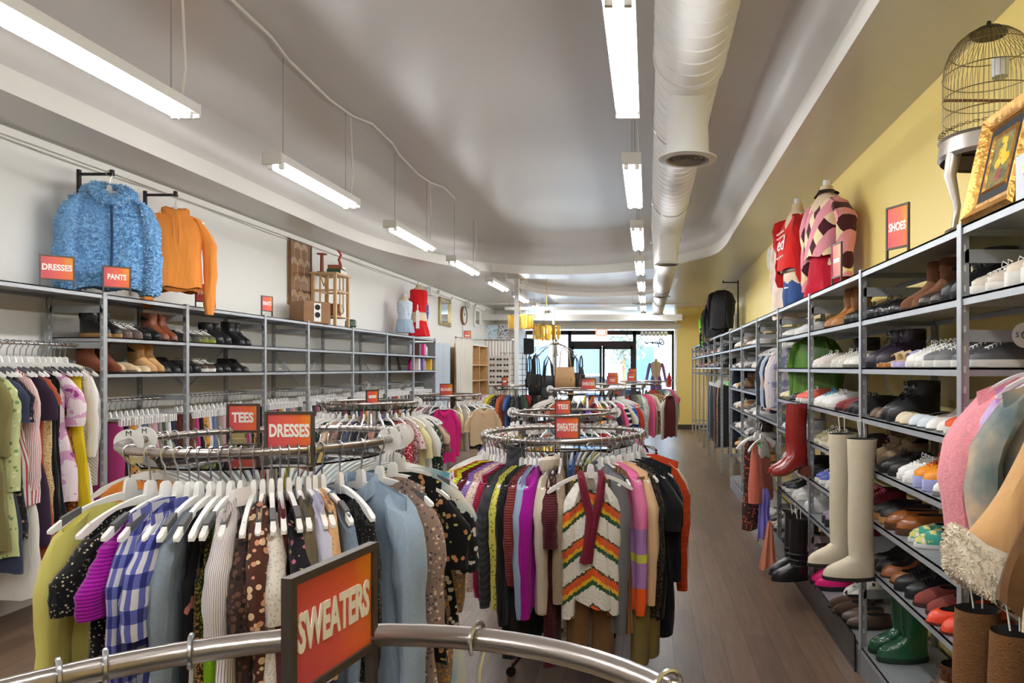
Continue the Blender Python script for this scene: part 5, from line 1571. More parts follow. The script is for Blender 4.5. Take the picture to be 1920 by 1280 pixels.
def stand_post(x, y, z1, xa, label, z0=2.22, dirx=1):
    t = thing('garment_hook', label, 'hook', (x, y, z0), 0)
    obj('upright', MB().box((0, 0, (z1 - z0) / 2), (.022, .022, z1 - z0)), M['black'], t, False)
    obj('arm', MB().box(((xa - x) / 2, 0, z1 - z0 - .035), (abs(xa - x), .016, .02)).box((xa - x, 0, z1 - z0 - .025), (.02, .026, .045)), M['black'], t, False)
    return t

# blue fluffy coat and orange hoodie over the white wall shelves
stand_post(-4.30, 5.32, 3.18, -4.05, 'black metal hook post carrying the fluffy blue coat')
stand_post(-4.30, 6.02, 3.195, -4.04, 'black metal hook post carrying the orange hoodie')
BL = fabric((136, 186, 226), 'fuzz')
rzb = math.radians(44)
t = garment('coat', BL, 'fluffy sky blue teddy coat hanging above the white wall shelves', (-4.055, 5.30, 3.145), rzb, 611, L=.74, SL=.68, hw=.235, flare=1.12, th=.08, r1=.075, amp=.6)
for ch in list(t.children):
    f = tufts(ch.data, 9000 if ch.name.startswith('body') else 3600, .02, 3 + len(ch.name))
    obj('fur', f, fabric((158, 203, 238), 'plain'), ch, False)
cr = MB(); cr.tube([(-.13, -.02, ZT - .03), (-.10, -.07, ZT + .0), (-.03, -.08, ZT - .09), (.03, -.08, ZT - .09), (.10, -.07, ZT), (.13, -.02, ZT - .03), (.08, .07, ZT + .025), (-.08, .07, ZT + .025)], .042, 8, closed=True)
obj('front_opening', MB().tube([(.0, -.098, ZT - .10), (.004, -.112, ZT - .35), (-.004, -.116, ZT - .70)], .009, 6), fabric((40, 70, 104), 'plain'), t)
c_ = obj('collar', cr, BL, t); obj('fur', tufts(c_.data, 2200, .02, 9, torus=True), fabric((158, 203, 238), 'plain'), c_, False)
hanger((-4.055, 5.30, 3.145), rzb, 'clear hanger inside the fluffy blue coat', grips=False, group='hangers on the hook posts')
OR = fabric((238, 150, 68), 'plain')
t = garment('hoodie', OR, 'orange pullover hoodie hanging beside the fluffy blue coat', (-4.04, 6.02, 3.155), math.radians(38), 612, L=.66, SL=.0, hw=.20, th=.075, flare=.96, collar='hood', amp=.8)
rn_ = random.Random(9)
obj('sleeve', None, OR, t, me=sleeve_mesh(rn_, 1, hw=.2, L=.80, r0=.075, r1=.05, out=.05, cuff=.2, thick=1.6))
obj('sleeve', None, OR, t, me=sleeve_mesh(rn_, -1, hw=.2, L=.76, r0=.075, r1=.05, out=.02, cuff=.2, thick=1.6))
for s in (-1, 1):
    obj('drawstring', MB().tube([(s * .02, -.075, ZT - .05), (s * .022, -.084, ZT - .14), (s * .02, -.088, ZT - .27 - .03 * s)], .0045, 6), fabric((240, 170, 90), 'plain'), t)
obj('hem_rib', MB().loft([[(.19 * math.cos(a), .08 * math.sin(a), ZT - .64 + .012 * math.sin(5 * a) + dz) for a in [2 * math.pi * k / 28 for k in range(28)]] for dz in (.0, -.05)], False, False), fabric((226, 136, 58), 'rib', sc=3), t)
hanger((-4.04, 6.02, 3.155), math.radians(38), 'clear hanger inside the orange hoodie', grips=False, group='hangers on the hook posts')

# carved wooden wall panel
def arc_strip(mb, cx, cz, r, w, y, n=10):
    for i in range(n):
        a0, a1 = PI * i / n, PI * (i + 1) / n
        mb.add([(cx + r * math.cos(a0), y, cz + r * math.sin(a0)), (cx + (r + w) * math.cos(a0), y, cz + (r + w) * math.sin(a0)), (cx + (r + w) * math.cos(a1), y, cz + (r + w) * math.sin(a1)), (cx + r * math.cos(a1), y, cz + r * math.sin(a1))], [(0, 1, 2, 3)])
t = thing('carved_panel', 'tall carved wood wall panel with rows of pale fan arches', 'wall panel', (XL + .02, 8.82, 2.46), PI / 2)
obj('board', MB().box((0, 0, .4), (.55, .02, .8)), M['wood'], t, False)
obj('border', MB().box((-.265, -.014, .4), (.02, .012, .8)).box((.265, -.014, .4), (.02, .012, .8)).box((0, -.014, .79), (.51, .012, .02)).box((0, -.014, .01), (.51, .012, .02)), simple('dark_wood', rgb(92, 66, 42), .5), t, False)
cv = MB()
for r in range(4):
    for c in range(3 if r % 2 == 0 else 2):
        cx = (-.17 + .17 * c) if r % 2 == 0 else (-.085 + .17 * c); cz = .10 + r * .2
        for q in range(3): arc_strip(cv, cx, cz, .075 - .022 * q, .009, -.0125)
        for s in (-1, 1): cv.add([(cx + s * .078, -.0125, cz - .12), (cx + s * .084, -.0125, cz - .12), (cx + s * .084, -.0125, cz), (cx + s * .078, -.0125, cz)], [(0, 1, 2, 3)])
obj('carving_pattern', cv, simple('pale_inlay', rgb(226, 206, 166), .6), t, False)

# wooden stand with spindle, books, figure
tx, ty, tz = -4.10, 9.10, ZTOP
t = thing('plant_stand', 'small pale wood open stand on the white wall shelf', 'stand', (tx, ty, tz))
for a, b in ((-.14, -.19), (.14, -.19), (-.14, .19), (.14, .19)): obj('leg', MB().box((a, b, .33), (.034, .034, .66)), M['lwood'], t, False)
obj('table_top', MB().box((0, 0, .665), (.34, .44, .025)), M['lwood'], t, False)
obj('lower_shelf', MB().box((0, 0, .12), (.30, .40, .015)), M['lwood'], t, False)
for a in (-.14, .14): obj('side_rail', MB().box((a, 0, .45), (.018, .35, .025)), M['lwood'], t, False)
for b in (-.19, .19): obj('side_rail', MB().box((0, b, .45), (.25, .018, .025)), M['lwood'], t, False)
for b in (-.19,):
    sp_ = MB().ring((0, b, .22), .055, .010, 20, 6, ax='y').box((-.05, b, .45), (.018, .012, .38)).box((.05, b, .45), (.018, .012, .38)).bar((-.04, b, .62), (0, b, .50), .014).bar((.04, b, .62), (0, b, .50), .014)
    obj('fretwork_lattice', sp_, M['lwood'], t)
sp_ = MB().ring((.14, 0, .22), .055, .010, 20, 6, ax='x').box((.14, -.05, .45), (.012, .018, .38)).box((.14, .05, .45), (.012, .018, .38))
obj('fretwork_lattice', sp_, M['lwood'], t)
zt2 = tz + .678
tag(obj('thread_spindle', MB().lathe([(.06, 0), (.06, .012), (.024, .016), (.02, .22), (.024, .226), (.062, .23), (.062, .244)], n=18), leather((150, 70, 48), .5), loc=(tx - .05, ty - .14, zt2)), 'tall reddish wooden spindle with dark disc top on the pale stand', 'spindle')
for i, (c, nm, dz, h) in enumerate((((46, 92, 66), 'thick green book at the bottom of the pile on the pale stand', 0, .06), ((150, 84, 48), 'brown leather book on top of the pile on the pale stand', .062, .05))):
    b = thing('book', nm, 'book', (tx + .05, ty + .06, zt2 + dz), .1 + i * .12)
    obj('cover', MB().box((0, 0, h / 2), (.17, .24, h)).box((0, 0, 0), (.0, .0, .0)), leather(c, .6), b, False)
    obj('page_block', MB().box((.006, 0, h / 2), (.172, .235, h * .7)), M['tag'], b, False)
tag(obj('snake_figure', MB().tube([(0, 0, .012), (.01, .03, .03), (.0, .0, .09), (.025, .01, .15), (-.005, .01, .20), (-.03, .0, .215)], [.016, .018, .017, .015, .012, .006], 8), leather((196, 70, 54), .4), loc=(tx + .06, ty + .10, zt2 + .112)), 'red curved snake-like figure standing on the books', 'figurine')
# wood speaker, small case and green pot
t = thing('wooden_speaker', 'boxy brown wooden speaker on the white wall shelf before the stand', 'speaker', (-4.08, 8.50, ZTOP), 1.0)
obj('cabinet', MB().box((0, 0, .13), (.34, .30, .26)), M['wood'], t, False)
obj('front_strip', MB().box((.0, -.1515, .13), (.09, .003, .22)), M['tag'], t, False)
for z in (.19, .10): obj('sound_hole', MB().lathe([(.034, -.157), (.034, -.152)], (0, 0, z), 18, ax='y'), M['dark'], t)
t = thing('small_case', 'little brown leather case inside the pale wood stand', 'case', (tx + .02, ty - .03, tz + .128), -.4)
obj('case_body', MB().box((0, 0, .08), (.20, .13, .16)), leather((140, 84, 46), .5), t, False); obj('white_label', MB().box((.03, -.0665, .08), (.05, .002, .09)), M['tag'], t, False)
tag(obj('green_pot', MB().lathe([(.05, 0), (.075, .03), (.07, .10), (.05, .12), (.045, .12)], n=18), leather((36, 70, 50), .3), loc=(-4.02, 9.52, ZTOP)), 'dark green pot at the foot of the pale wood stand', 'pot')

# ------------------------------------------------------------------ dressed half bodies
TPROF = [(0, .150, .105), (.10, .165, .115), (.22, .140, .100), (.32, .118, .088), (.44, .145, .105), (.54, .150, .11), (.62, .165, .085), (.66, .120, .06), (.685, .055, .05), (.74, .05, .048)]
def torso_rings(h0, h1, grow, s, n=24, wav=0, hem=1.0):
    out = []
    m = 14
    for i in range(m + 1):
        h = lerp(h0, h1, i / m)
        for (a, b) in zip(TPROF, TPROF[1:]):
            if a[0] <= h <= b[0] + 1e-6:
                k = (h - a[0]) / (b[0] - a[0]); rx, ry_ = lerp(a[1], b[1], k), lerp(a[2], b[2], k); break
        f = lerp(hem, 1, min(1, i / 5))
        out.append([((rx + grow) * f * s * math.cos(q) + wav * .008 * math.sin(7 * q + h * 12) * (1 - i / m), (ry_ + grow) * f * s * math.sin(q) + wav * .008 * math.cos(6 * q + h * 9) * (1 - i / m), h * s) for q in [2 * math.pi * j / n for j in range(n)]])
    return out
def half_body(label, loc, rz, s=1.0):
    t = thing('mannequin_torso', label, 'mannequin', loc, rz)
    obj('torso', MB().loft(torso_rings(0, .735, 0, s)), M['skin'], t)
    obj('neck_cap', MB().lathe([(.03 * s, .735 * s), (.03 * s, .78 * s), (.012 * s, .79 * s)], n=14), M['clear'], t)
    obj('stand_base', MB().lathe([(.12 * s, -.0), (.12 * s, .01)], n=20), M['chrome'], t)
    return t
def wear(kind, label, cat, loc, rz, s, h0, h1, mat, wav=1, hem=1.0, grow=.014):
    t = thing(kind, label, cat, loc, rz)
    obj('body', MB().loft(torso_rings(h0, h1, grow, s, 32, wav, hem), False, False), mat, t)
    return t
def torso_pants(label, loc, rz, s, mat, zlen):
    t = thing('trousers', label, 'trousers', loc, rz)
    mb = MB().loft(torso_rings(.02, .26, .018, s, 24, 1), False, False)
    obj('trouser_body', mb, mat, t)
    return t
# left pair, over the far end of the white wall run
zl = ZTOP + .004
half_body('bare-shouldered mannequin torso in pale denim on the white wall shelf', (-4.06, 11.75, zl + .05), 1.0, .82)
wear('denim_top', 'pale blue patterned sleeveless denim top on the nearer torso', 'top', (-4.06, 11.75, zl + .05), 1.0, .82, .26, .645, fabric((196, 208, 220), 'blotch', (196, 208, 220), (130, 150, 176), sc=4))
wear('jeans', 'pale blue ruffled jeans under the denim top on the nearer torso', 'jeans', (-4.06, 11.75, zl + .05), 1.0, .82, .0, .27, fabric((158, 176, 196), 'denim'), 2, 1.05, .03)
half_body('taller mannequin torso in red behind the denim-clad torso', (-4.02, 12.35, zl + .20), 1.0, .98)
wear('red_vest', 'bright red vest on the taller torso', 'vest', (-4.02, 12.35, zl + .20), 1.0, .98, .24, .64, fabric((206, 26, 34), 'plain'))
wear('red_skirt', 'bright red skirt reaching the shelf under the red vest', 'skirt', (-4.02, 12.35, zl + .02), 1.0, .98, .0, .3, fabric((196, 20, 32), 'plain'), 2, 1.15, .02)
t = garment('blouse', fabric((84, 110, 176), 'floral', (206, 60, 70), (220, 220, 226)), 'blue and red flowered blouse hanging behind the red torso', (-4.15, 12.70, zl + .92), 1.0, 45, L=.62, SL=.4, hw=.17, th=.05)
t = thing('tote_bag', 'cream tote bag with small stars hung between the two torsos', 'bag', (-3.92, 11.98, zl + .13), PI / 2 + .3)
obj('bag_body', MB().box((0, 0, .15), (.24, .05, .3), 0, .95), M['tag'], t); obj('handle', MB().tube([(-.07, 0, .29), (-.06, 0, .40), (.06, 0, .40), (.07, 0, .29)], .008, 6), M['tag'], t)

# right group over the yellow wall run
zr = 2.208
half_body('mannequin torso wearing the diamond sweater above the yellow wall shoes', (1.40, 5.52, zr + .16), -PI / 2 + .28, 1.0)
ARG = fabric((224, 150, 160), 'argyle', (238, 220, 176), (70, 26, 34), sc=3.6)
t = garment('sweater', ARG, 'pink sweater with dark red and cream diamonds on the nearer torso', (1.40, 5.52, zr + .965), -PI / 2 + .28, 71, L=.50, SL=.0, hw=.185, th=.115, flare=1.0, amp=.5)
rn_ = random.Random(3)
obj('sleeve', None, ARG, t, me=sleeve_mesh(rn_, -1, hw=.21, L=.66, r0=.085, r1=.055, out=.06, thick=2))
obj('sleeve', None, ARG, t, me=sleeve_mesh(rn_, 1, hw=.21, L=.60, r0=.085, r1=.055, out=.06, thick=2))
wear('red_skirt', 'deep red flared skirt below the diamond sweater', 'skirt', (1.40, 5.52, zr + .004), -PI / 2 + .28, 1.0, .0, .36, fabric((176, 18, 44), 'plain'), 2, 1.3, .03)
wear('black_collar_band', 'black and white collar band at the neck of the diamond sweater', 'collar', (1.40, 5.52, zr + .17), -PI / 2 + .28, 1.0, .655, .69, M['black'], 0, 1.0, .015)
half_body('mannequin torso wearing the red racing jacket', (1.30, 6.12, zr + .16), -PI / 2 + .2, 1.0)
RJ = fabric((206, 36, 30), 'plain')
t = garment('jacket', RJ, 'red racing jacket with white writing on the farther torso', (1.30, 6.12, zr + .965), -PI / 2 + .2, 72, L=.52, SL=.56, hw=.20, th=.12, flare=.98, amp=.5, collar='shirt', smat=fabric((186, 28, 30), 'plain'))
for i, (tx_, z_, s_, sh) in enumerate((('ed', -.32, .16, .35),)):
    text_mesh(tx_, s_, M['lett'], t, (-.03, -.150, ZT + z_ + .03), (PI / 2, 0, 0), shear=sh, bold=.002)
for z_, w_ in ((-.20, .16), (-.24, .18), (-.41, .14)):
    obj('script_stroke', MB().tube([(-.09 + w_ * k / 12, -.155, ZT + z_ + .008 * math.sin(k * 2.1) + .0015 * k) for k in range(13)], .0045, 5), M['lett'], t)
obj('hem_band', MB().loft([[(.205 * math.cos(a), .135 * math.sin(a), ZT - .50 + dz) for a in [2 * math.pi * k / 28 for k in range(28)]] for dz in (.03, -.03)], False, False), fabric((232, 224, 214), 'rib', sc=3), t)
wear('jeans', 'dark blue denim skirt under the red racing jacket', 'skirt', (1.30, 6.12, zr + .004), -PI / 2 + .2, 1.0, .0, .40, fabric((52, 78, 130), 'denim'), 1, 1.0, .01)
t = garment('blouse', fabric((226, 206, 190), 'velvet'), 'shiny blush satin blouse hanging behind the red racing jacket', (1.27, 6.55, zr + .86), PI / 2 + .4, 73, L=.80, SL=.5, hw=.15, th=.05)

# far right jackets
stand_post(1.56, 12.2, 3.20, 1.30, 'black hook post behind the dark jackets', z0=2.24)
zz = 3.16
for i, (y, kind, c, pat, c2, nm) in enumerate(((12.0, 'jacket', (30, 29, 30), 'plain', None, 'black wool coat on the hook post above the far shoe shelves'), (12.75, 'jacket', (26, 26, 28), 'velvet', None, 'black leather jacket above the far shoe shelves'),
                                            (13.3, 'jacket', (70, 84, 58), 'blotch', (90, 70, 60), 'camouflage jacket above the far shoe shelves'), (13.9, 'jacket', (120, 190, 40), 'blotch', (28, 34, 60), 'navy and neon yellow jacket above the far shoe shelves'))):
    garment(kind, fabric(c, pat, c2, c2), nm, (1.24, y, zz - .05 * (i > 0) - .06 * i), -PI / 2 + .75, 80 + i, L=.68, SL=.6, hw=.2, th=.09)
stub = MB().lathe([(.14, 0), (.14, .13), (.12, .14), (.10, .13)], n=28, ax='x')
stub.v = [(-p[0], p[1], p[2]) for p in stub.v]
tag(obj('vent_stub', stub, M['white'], loc=(XR - .005, 8.8, 3.05)), 'white round vent stub sticking out of the yellow wall', 'vent')

# bird cage on its stand
t = thing('bird_cage', 'antique domed wire bird cage on a silver stand above the yellow wall shelves', 'bird cage', (1.385, 2.86, zr))
Rc = .175; z0 = .40
obj('stand_apron', MB().lathe([(Rc + .01, z0 - .085), (Rc + .02, z0 - .07), (Rc + .012, z0 - .01), (Rc + .02, z0), (Rc * .9, z0)], n=40, cap0=False, cap1=True), M['silver'], t)
for k in range(3):
    a = math.radians(195 + 120 * k); ca, sa = math.cos(a), math.sin(a)
    obj('leg', MB().tube([((Rc - .01) * ca, (Rc - .01) * sa, z0 - .06), ((Rc + .01) * ca, (Rc + .01) * sa, .24), ((Rc - .025) * ca, (Rc - .025) * sa, .12), ((Rc - .01) * ca, (Rc - .01) * sa, .03), ((Rc + .02) * ca, (Rc + .02) * sa, .008)], [.030, .024, .014, .012, .016], 10), M['silver'], t)
wires = MB()
for k in range(56):
    a = 2 * PI * k / 56; ca, sa = math.cos(a), math.sin(a)
    pts = [(Rc * ca, Rc * sa, z0), (Rc * ca, Rc * sa, z0 + .26)]
    for q in range(1, 7):
        b = PI / 2 * q / 6
        pts.append((Rc * math.cos(b) * ca, Rc * math.cos(b) * sa, z0 + .26 + .19 * math.sin(b)))
    wires.tube(pts, .0013, 4, cap=False)
cgm = simple('aged_wire', rgb(150, 134, 104), .35, .9)
obj('wire_dome_mesh', wires, cgm, t)
for z in (.0, .09, .17, .26, .36): 
    rr = Rc if z <= .26 else Rc * .85
    obj('hoop', MB().ring((0, 0, z0 + z), rr + .001, .0022, 48, 5), cgm, t)
lace = MB()
for k in range(36):
    a = 2 * PI * k / 36
    lace.ring(((Rc + .004) * math.cos(a), (Rc + .004) * math.sin(a), z0 + .03), .013, .0016, 8, 4)
obj('scalloped_trim', lace, cgm, t)
obj('top_cap', MB().lathe([(.07, z0 + .425), (.055, z0 + .445), (.012, z0 + .46), (.008, z0 + .48)], n=20), simple('dark_brass', rgb(70, 58, 44), .4, .8), t)
obj('perch', MB().tube([(-Rc, .03, z0 + .17), (Rc, .03, z0 + .17)], .006, 6), M['wood'], t)
obj('feeder_cup', MB().lathe([(.0, z0 + .20), (.03, z0 + .20), (.032, z0 + .27), (.026, z0 + .27)], (-.02, -.13, 0), 14, cap0=False), M['clear'], t)
# framed still life leaning on the wall side
t = thing('framed_painting', 'gilt framed flower painting leaning on top of the yellow wall shelves', 'painting', (1.20, 2.46, zr + .004), -PI / 2)
t.rotation_euler = (math.radians(-13), 0, -PI / 2)
W_, H_ = .36, .40
fr = MB(); gp = simple('gilt_frame', rgb(184, 136, 66), .35, .75, bump=.6, bscale=38, var=.25, vscale=30)
def frame_loops(W_, H_, prof):
    rings = []
    for d, y in prof:
        rings.append([(-W_ / 2 + d, y, d), (W_ / 2 - d, y, d), (W_ / 2 - d, y, H_ - d), (-W_ / 2 + d, y, H_ - d)])
    return rings
obj('gilt_frame', MB().loft(frame_loops(W_, H_, ((0, 0), (0, -.02), (.012, -.038), (.03, -.03), (.045, -.018), (.055, -.022), (.062, -.012))), True, False), gp, t, True, .3)
obj('dark_mat', MB().loft(frame_loops(W_, H_, ((.06, -.0122), (.095, -.0118))), False, False), M['ink'], t, False)
obj('gilt_fillet', MB().loft(frame_loops(W_, H_, ((.095, -.012), (.098, -.02), (.108, -.012))), False, False), gp, t, False)
obj('canvas', MB().box((0, -.008, H_ / 2), (W_ - .2, .006, H_ - .2)), fabric((120, 118, 76), 'tiedye', (150, 132, 80), (92, 100, 72), sc=3), t, False)
rn_ = random.Random(4)
pe = MB(); 
for k in range(16):
    a = rn_.uniform(0, 6.28); r = .045 * math.sqrt(rn_.random())
    pe.lathe([(.0, -.0135), (.013 + .006 * rn_.random(), -.0125), (.012, -.0112)], (r * math.cos(a) + .005, 0, H_ * .56 + r * 1.3 * math.sin(a)), 9, cap0=False, ax='y')
obj('painted_petals', pe, fabric((226, 194, 52), 'tiedye', (236, 206, 80), (206, 150, 40), sc=6), t)
obj('painted_vase', MB().lathe([(.0, -.0128), (.022, -.012), (.022, -.0112)], (.0, 0, H_ * .36), 14, cap0=False, ax='y'), leather((140, 50, 36), .5), t)
t = thing('latch_box', 'grey metal box with brass latch beside the gilt painting', 'box', (1.27, 2.16, zr + .002))
obj('box_body', MB().box((0, 0, .07), (.2, .16, .14)), M['galv'], t, False); obj('latch', MB().box((-.101, .02, .09), (.006, .03, .03)), M['brass'], t, False)

# ------------------------------------------------------------------ coats on the near rail by the yellow wall
GC = 'coats on the rail at the yellow wall'
garment('jacket', fabric((232, 150, 158), 'fuzz', sc=1.5), 'pink fleece jacket, innermost of the coats by the shoe shelves', (RRAIL, 2.46, 1.80), .10, 501, L=.66, SL=.60, hw=.235, th=.06, r1=.062, bow=.05, group=GC)
garment('hoodie', fabric((206, 130, 190), 'tiedye', (200, 180, 220), (216, 130, 160)), 'pink and lilac top squeezed beside the pink fleece', (RRAIL, 2.37, 1.80), .1, 502, L=.66, SL=.55, hw=.215, th=.04, group=GC)
garment('hoodie', fabric((96, 112, 112), 'tiedye', (140, 140, 132), (196, 170, 140), sc=.8), 'teal and grey tie-dyed sweatshirt between pink fleece and tan coat', (RRAIL, 2.29, 1.80), .12, 503, L=.72, SL=.62, hw=.235, th=.06, bow=.04, r1=.06, group=GC)
TAN = fabric((206, 160, 108), 'plain')
t = garment('coat', TAN, 'tan suede coat with thick cream shearling hem', (RRAIL, 2.10, 1.80), .14, 504, L=.84, SL=0, hw=.235, flare=2.05, th=.07, skew=-.62, group=GC, amp=.5, lim=(-.6, .19))
SHE = fabric((232, 220, 200), 'fuzz', sc=.6)
bodym = [c for c in t.children if c.name.startswith('body')][0].data
nv = len(bodym.vertices); nu = 24
hem = [bodym.vertices[nv - nu + j].co for j in range(nu)]
hb = MB().loft([[((p.x) * f, p.y * g, p.z + dz) for p in hem] for f, g, dz in ((1.0, 1.1, .10), (1.03, 1.5, .09), (1.05, 1.6, .03), (1.04, 1.6, -.03), (1.0, 1.1, -.05))], False, True)
h_ = obj('shearling_hem', hb, SHE, t); obj('fur', tufts(h_.data, 9000, .012, 21, wid=.003, torus=False), SHE, h_, False)
seam = [bodym.vertices[nu * i + 17].co for i in range(2, 13)]
sm_ = obj('shearling_seam', MB().tube([(p.x - .01, p.y - .006, p.z) for p in seam], .009, 6), SHE, t)
seam = [bodym.vertices[nu * i + 14].co for i in range(7, 8)]
garment('coat', fabric((104, 72, 42), 'velvet', sc=2), 'dark brown suede coat in front of the tan shearling coat', (RRAIL, 1.97, 1.80), .15, 505, L=.84, SL=0, hw=.225, flare=1.95, th=.045, skew=-.5, group=GC, lim=(-.6, .24))
garment('coat', fabric((222, 198, 156), 'plain'), 'pale cream wool coat nearest the camera but one', (RRAIL, 1.90, 1.80), .15, 506, L=.88, SL=0, hw=.22, flare=1.8, th=.035, skew=-.5, group=GC, lim=(-.6, .24))
garment('coat', fabric((40, 42, 54), 'fuzz'), 'dark navy coat nearest the camera on the yellow wall rail', (RRAIL, 1.80, 1.80), .12, 507, L=1.1, SL=0, hw=.22, flare=2.1, th=.06, skew=-.2, group=GC, lim=(-.6, .24))
for k, y in enumerate((2.46, 2.37, 2.29, 2.10, 1.97, 1.90, 1.80)):
    hanger((RRAIL, y, 1.80), .12, 'white hanger in the near coats, ' + ['under the pink fleece', 'under the lilac top', 'under the tie-dyed sweatshirt', 'under the tan shearling coat', 'under the dark brown coat', 'under the cream coat', 'under the navy coat'][k], grips=False)
t = thing('size_divider', 'round white S size disc on the near coat rail', 'size divider', (RRAIL, 2.56, 1.80), 0)
obj('disc', MB().lathe([(.0143, -.0015), (.046, -.0015), (.046, .0015), (.0143, .0015)], n=36, ax='y', cap0=False, cap1=False), M['hang'], t)
text_mesh('S', .026, M['ink'], t, (-.028, -.0018, .0), (PI / 2, 0, 0))

# ------------------------------------------------------------------ boots hanging off the shoe shelves
def boot_extra(kind, shaft, heel, src):
    """a taller boot from the same last"""
    ms = shoe_meshes(src)
    old = {'highheel': .34, 'tallboot': .42}[src]
    out = {}
    for k, me in ms.items():
        m2 = me.copy(); m2.materials.clear()
        for v in m2.vertices:
            if k in ('upper', 'lining') and v.co.z > .16: v.co.z = .16 + (v.co.z - .16) * (shaft - .16) / (old - .12)
            if kind == 'thigh' and k in ('upper', 'lining') and v.co.z > .5: v.co.x = -.06 + (v.co.x + .06) * (1 + (v.co.z - .5) * .9); v.co.y *= (1 + (v.co.z - .5) * .5)
        out[k] = m2
    return out
def hung_boots(name, src, shaft, mat, sole, spots, label, strap=False, kind=''):
    global SHOE_MESH
    ms = boot_extra(kind, shaft, 0, src)
    for i, (x, y, z, rz) in enumerate(spots):
        t = thing(name, ('nearer ' if i == 0 else 'farther ') + label, 'boot', (x, y, z), rz)
        for p, me in ms.items():
            obj(p, None, {'upper': mat, 'sole': sole, 'heel': sole, 'lining': M['dark']}.get(p, mat), t, me=me)
        obj('hang_loop', MB().tube([(-.05, 0, shaft - .02), (-.04, 0, shaft + .05), (-.07, .01, shaft + .055), (-.075, 0, shaft - .02)], .003, 5), M['tag'], t)
        if strap:
            for zz_ in (.09, .13, .17):
                obj('buckle_strap', MB().ring((-.06, 0, zz_ + .02), .064, .008, 20, 6), M['black'], t)
hung_boots('thigh_boot', 'tallboot', .76, leather((206, 194, 168), .7), leather((48, 42, 38), .6), ((1.005, 3.86, .60, PI + .12), (1.03, 3.60, .60, PI - .05)), 'cream thigh-high boot hanging at the post of the shoe shelves', kind='thigh')
hung_boots('tall_boot', 'highheel', .46, leather((140, 34, 28), .22), leather((120, 60, 36), .4), ((1.012, 5.02, .915, PI + .12), (1.015, 5.16, .91, PI)), 'glossy dark red snakeskin boot hanging on the shoe shelves')
hung_boots('tall_boot', 'tallboot', .45, leather((28, 27, 28), .3), leather((24, 23, 24), .5), ((1.0, 4.95, .19, PI + .1), (1.005, 5.13, .185, PI + .3)), 'black strapped tall boot hanging low on the shoe shelves', strap=True)
hung_boots('tall_boot', 'tallboot', .47, leather((112, 74, 36), .95, True), leather((70, 46, 30), .6), ((.90, 2.06, .53, PI - .1), (.93, 1.91, .52, PI - .1)), 'brown suede tall boot hanging under the shearling coat')

# ------------------------------------------------------------------ clothes hung on the yellow wall side
hl = [(6.42, 'blouse', (214, 206, 214), 'blotch', (150, 150, 190), 'pale lilac printed blouse', .55), (6.50, 'sweater', (226, 214, 206), 'fuzz', None, 'cream textured knit top', .6), (6.60, 'sweater', (34, 40, 66), 'plain', None, 'navy cardigan', .62),
      (6.70, 'blouse', (216, 150, 96), 'plain', None, 'apricot blouse', .6), (6.80, 'shirt', (176, 196, 220), 'denim', None, 'pale chambray shirt', .62), (6.92, 'blouse', (232, 228, 224), 'lace', (200, 196, 192), 'white ruffled blouse', .6), (7.05, 'shirt', (60, 56, 60), 'plain', None, 'dark grey shirt', .62), (7.2, 'blouse', (150, 170, 196), 'vstripe', (90, 110, 150), 'blue striped blouse', .6)]
for i, (y, kd, c, pat, c2, nm, L) in enumerate(hl):
    garment(kd, fabric(c, pat, c2, sc=80 if pat == 'vstripe' else 1), nm + ' on the upper rail among the yellow wall shelves', (RRAIL - .03, y, 2.02), .05 * (i % 3), 520 + i, L=L, SL=.5, group='knitwear on the upper rail')
    hanger((RRAIL - .03, y, 2.02), .05 * (i % 3), 'white hanger carrying the ' + nm + ' by the shelves', grips=False)
t = garment('jacket', fabric((74, 112, 34), 'velvet', rough=.35), 'grass green leather jacket hanging in a shoe bay', (1.36, 5.72, 2.09), -PI / 2 + .55, 541, L=.54, SL=.5, hw=.22, th=.06, collar='shirt')
tr = (.97, 6.05)
t = garment('blouse', fabric((206, 112, 92), 'plain'), 'salmon pink wrap top with green and white shoulder hanging into the aisle', (tr[0], tr[1], 1.20), .9, 551, L=.52, SL=0, hw=.15, th=.04)
obj('yoke', MB().loft([[(.13 * math.cos(a) * f, .045 * math.sin(a), ZT + dz - .10 * abs(math.cos(a)) * .4) for a in [2 * PI * k / 16 for k in range(16)]] for f, dz in ((.55, .005), (.9, -.05), (1.12, -.14))], False, False), fabric((226, 226, 214), 'blotch', (226, 226, 214), (84, 180, 120), sc=2), t)
hanger((tr[0], tr[1], 1.20), .9, 'white hanger carrying the salmon pink wrap top', grips=False)
for i, (x, y, c, pat, c2, nm, L) in enumerate(((.96, 6.28, (60, 40, 40), 'floral', (190, 90, 60), 'dark flowered scarf dress', .80), (.99, 6.42, (170, 40, 50), 'blotch', (60, 40, 70), 'red and navy printed scarf top', .72), (1.02, 6.55, (196, 196, 190), 'plain', None, 'pale grey scarf top', .6))):
    garment('tank', fabric(c, pat, c2, c2), nm + ' hanging into the aisle behind the salmon top', (x, y, 1.19), .5, 560 + i, L=L, SL=0, hw=.13, th=.035)
    hanger((x, y, 1.19), .5, 'white hanger carrying the ' + nm, grips=False)
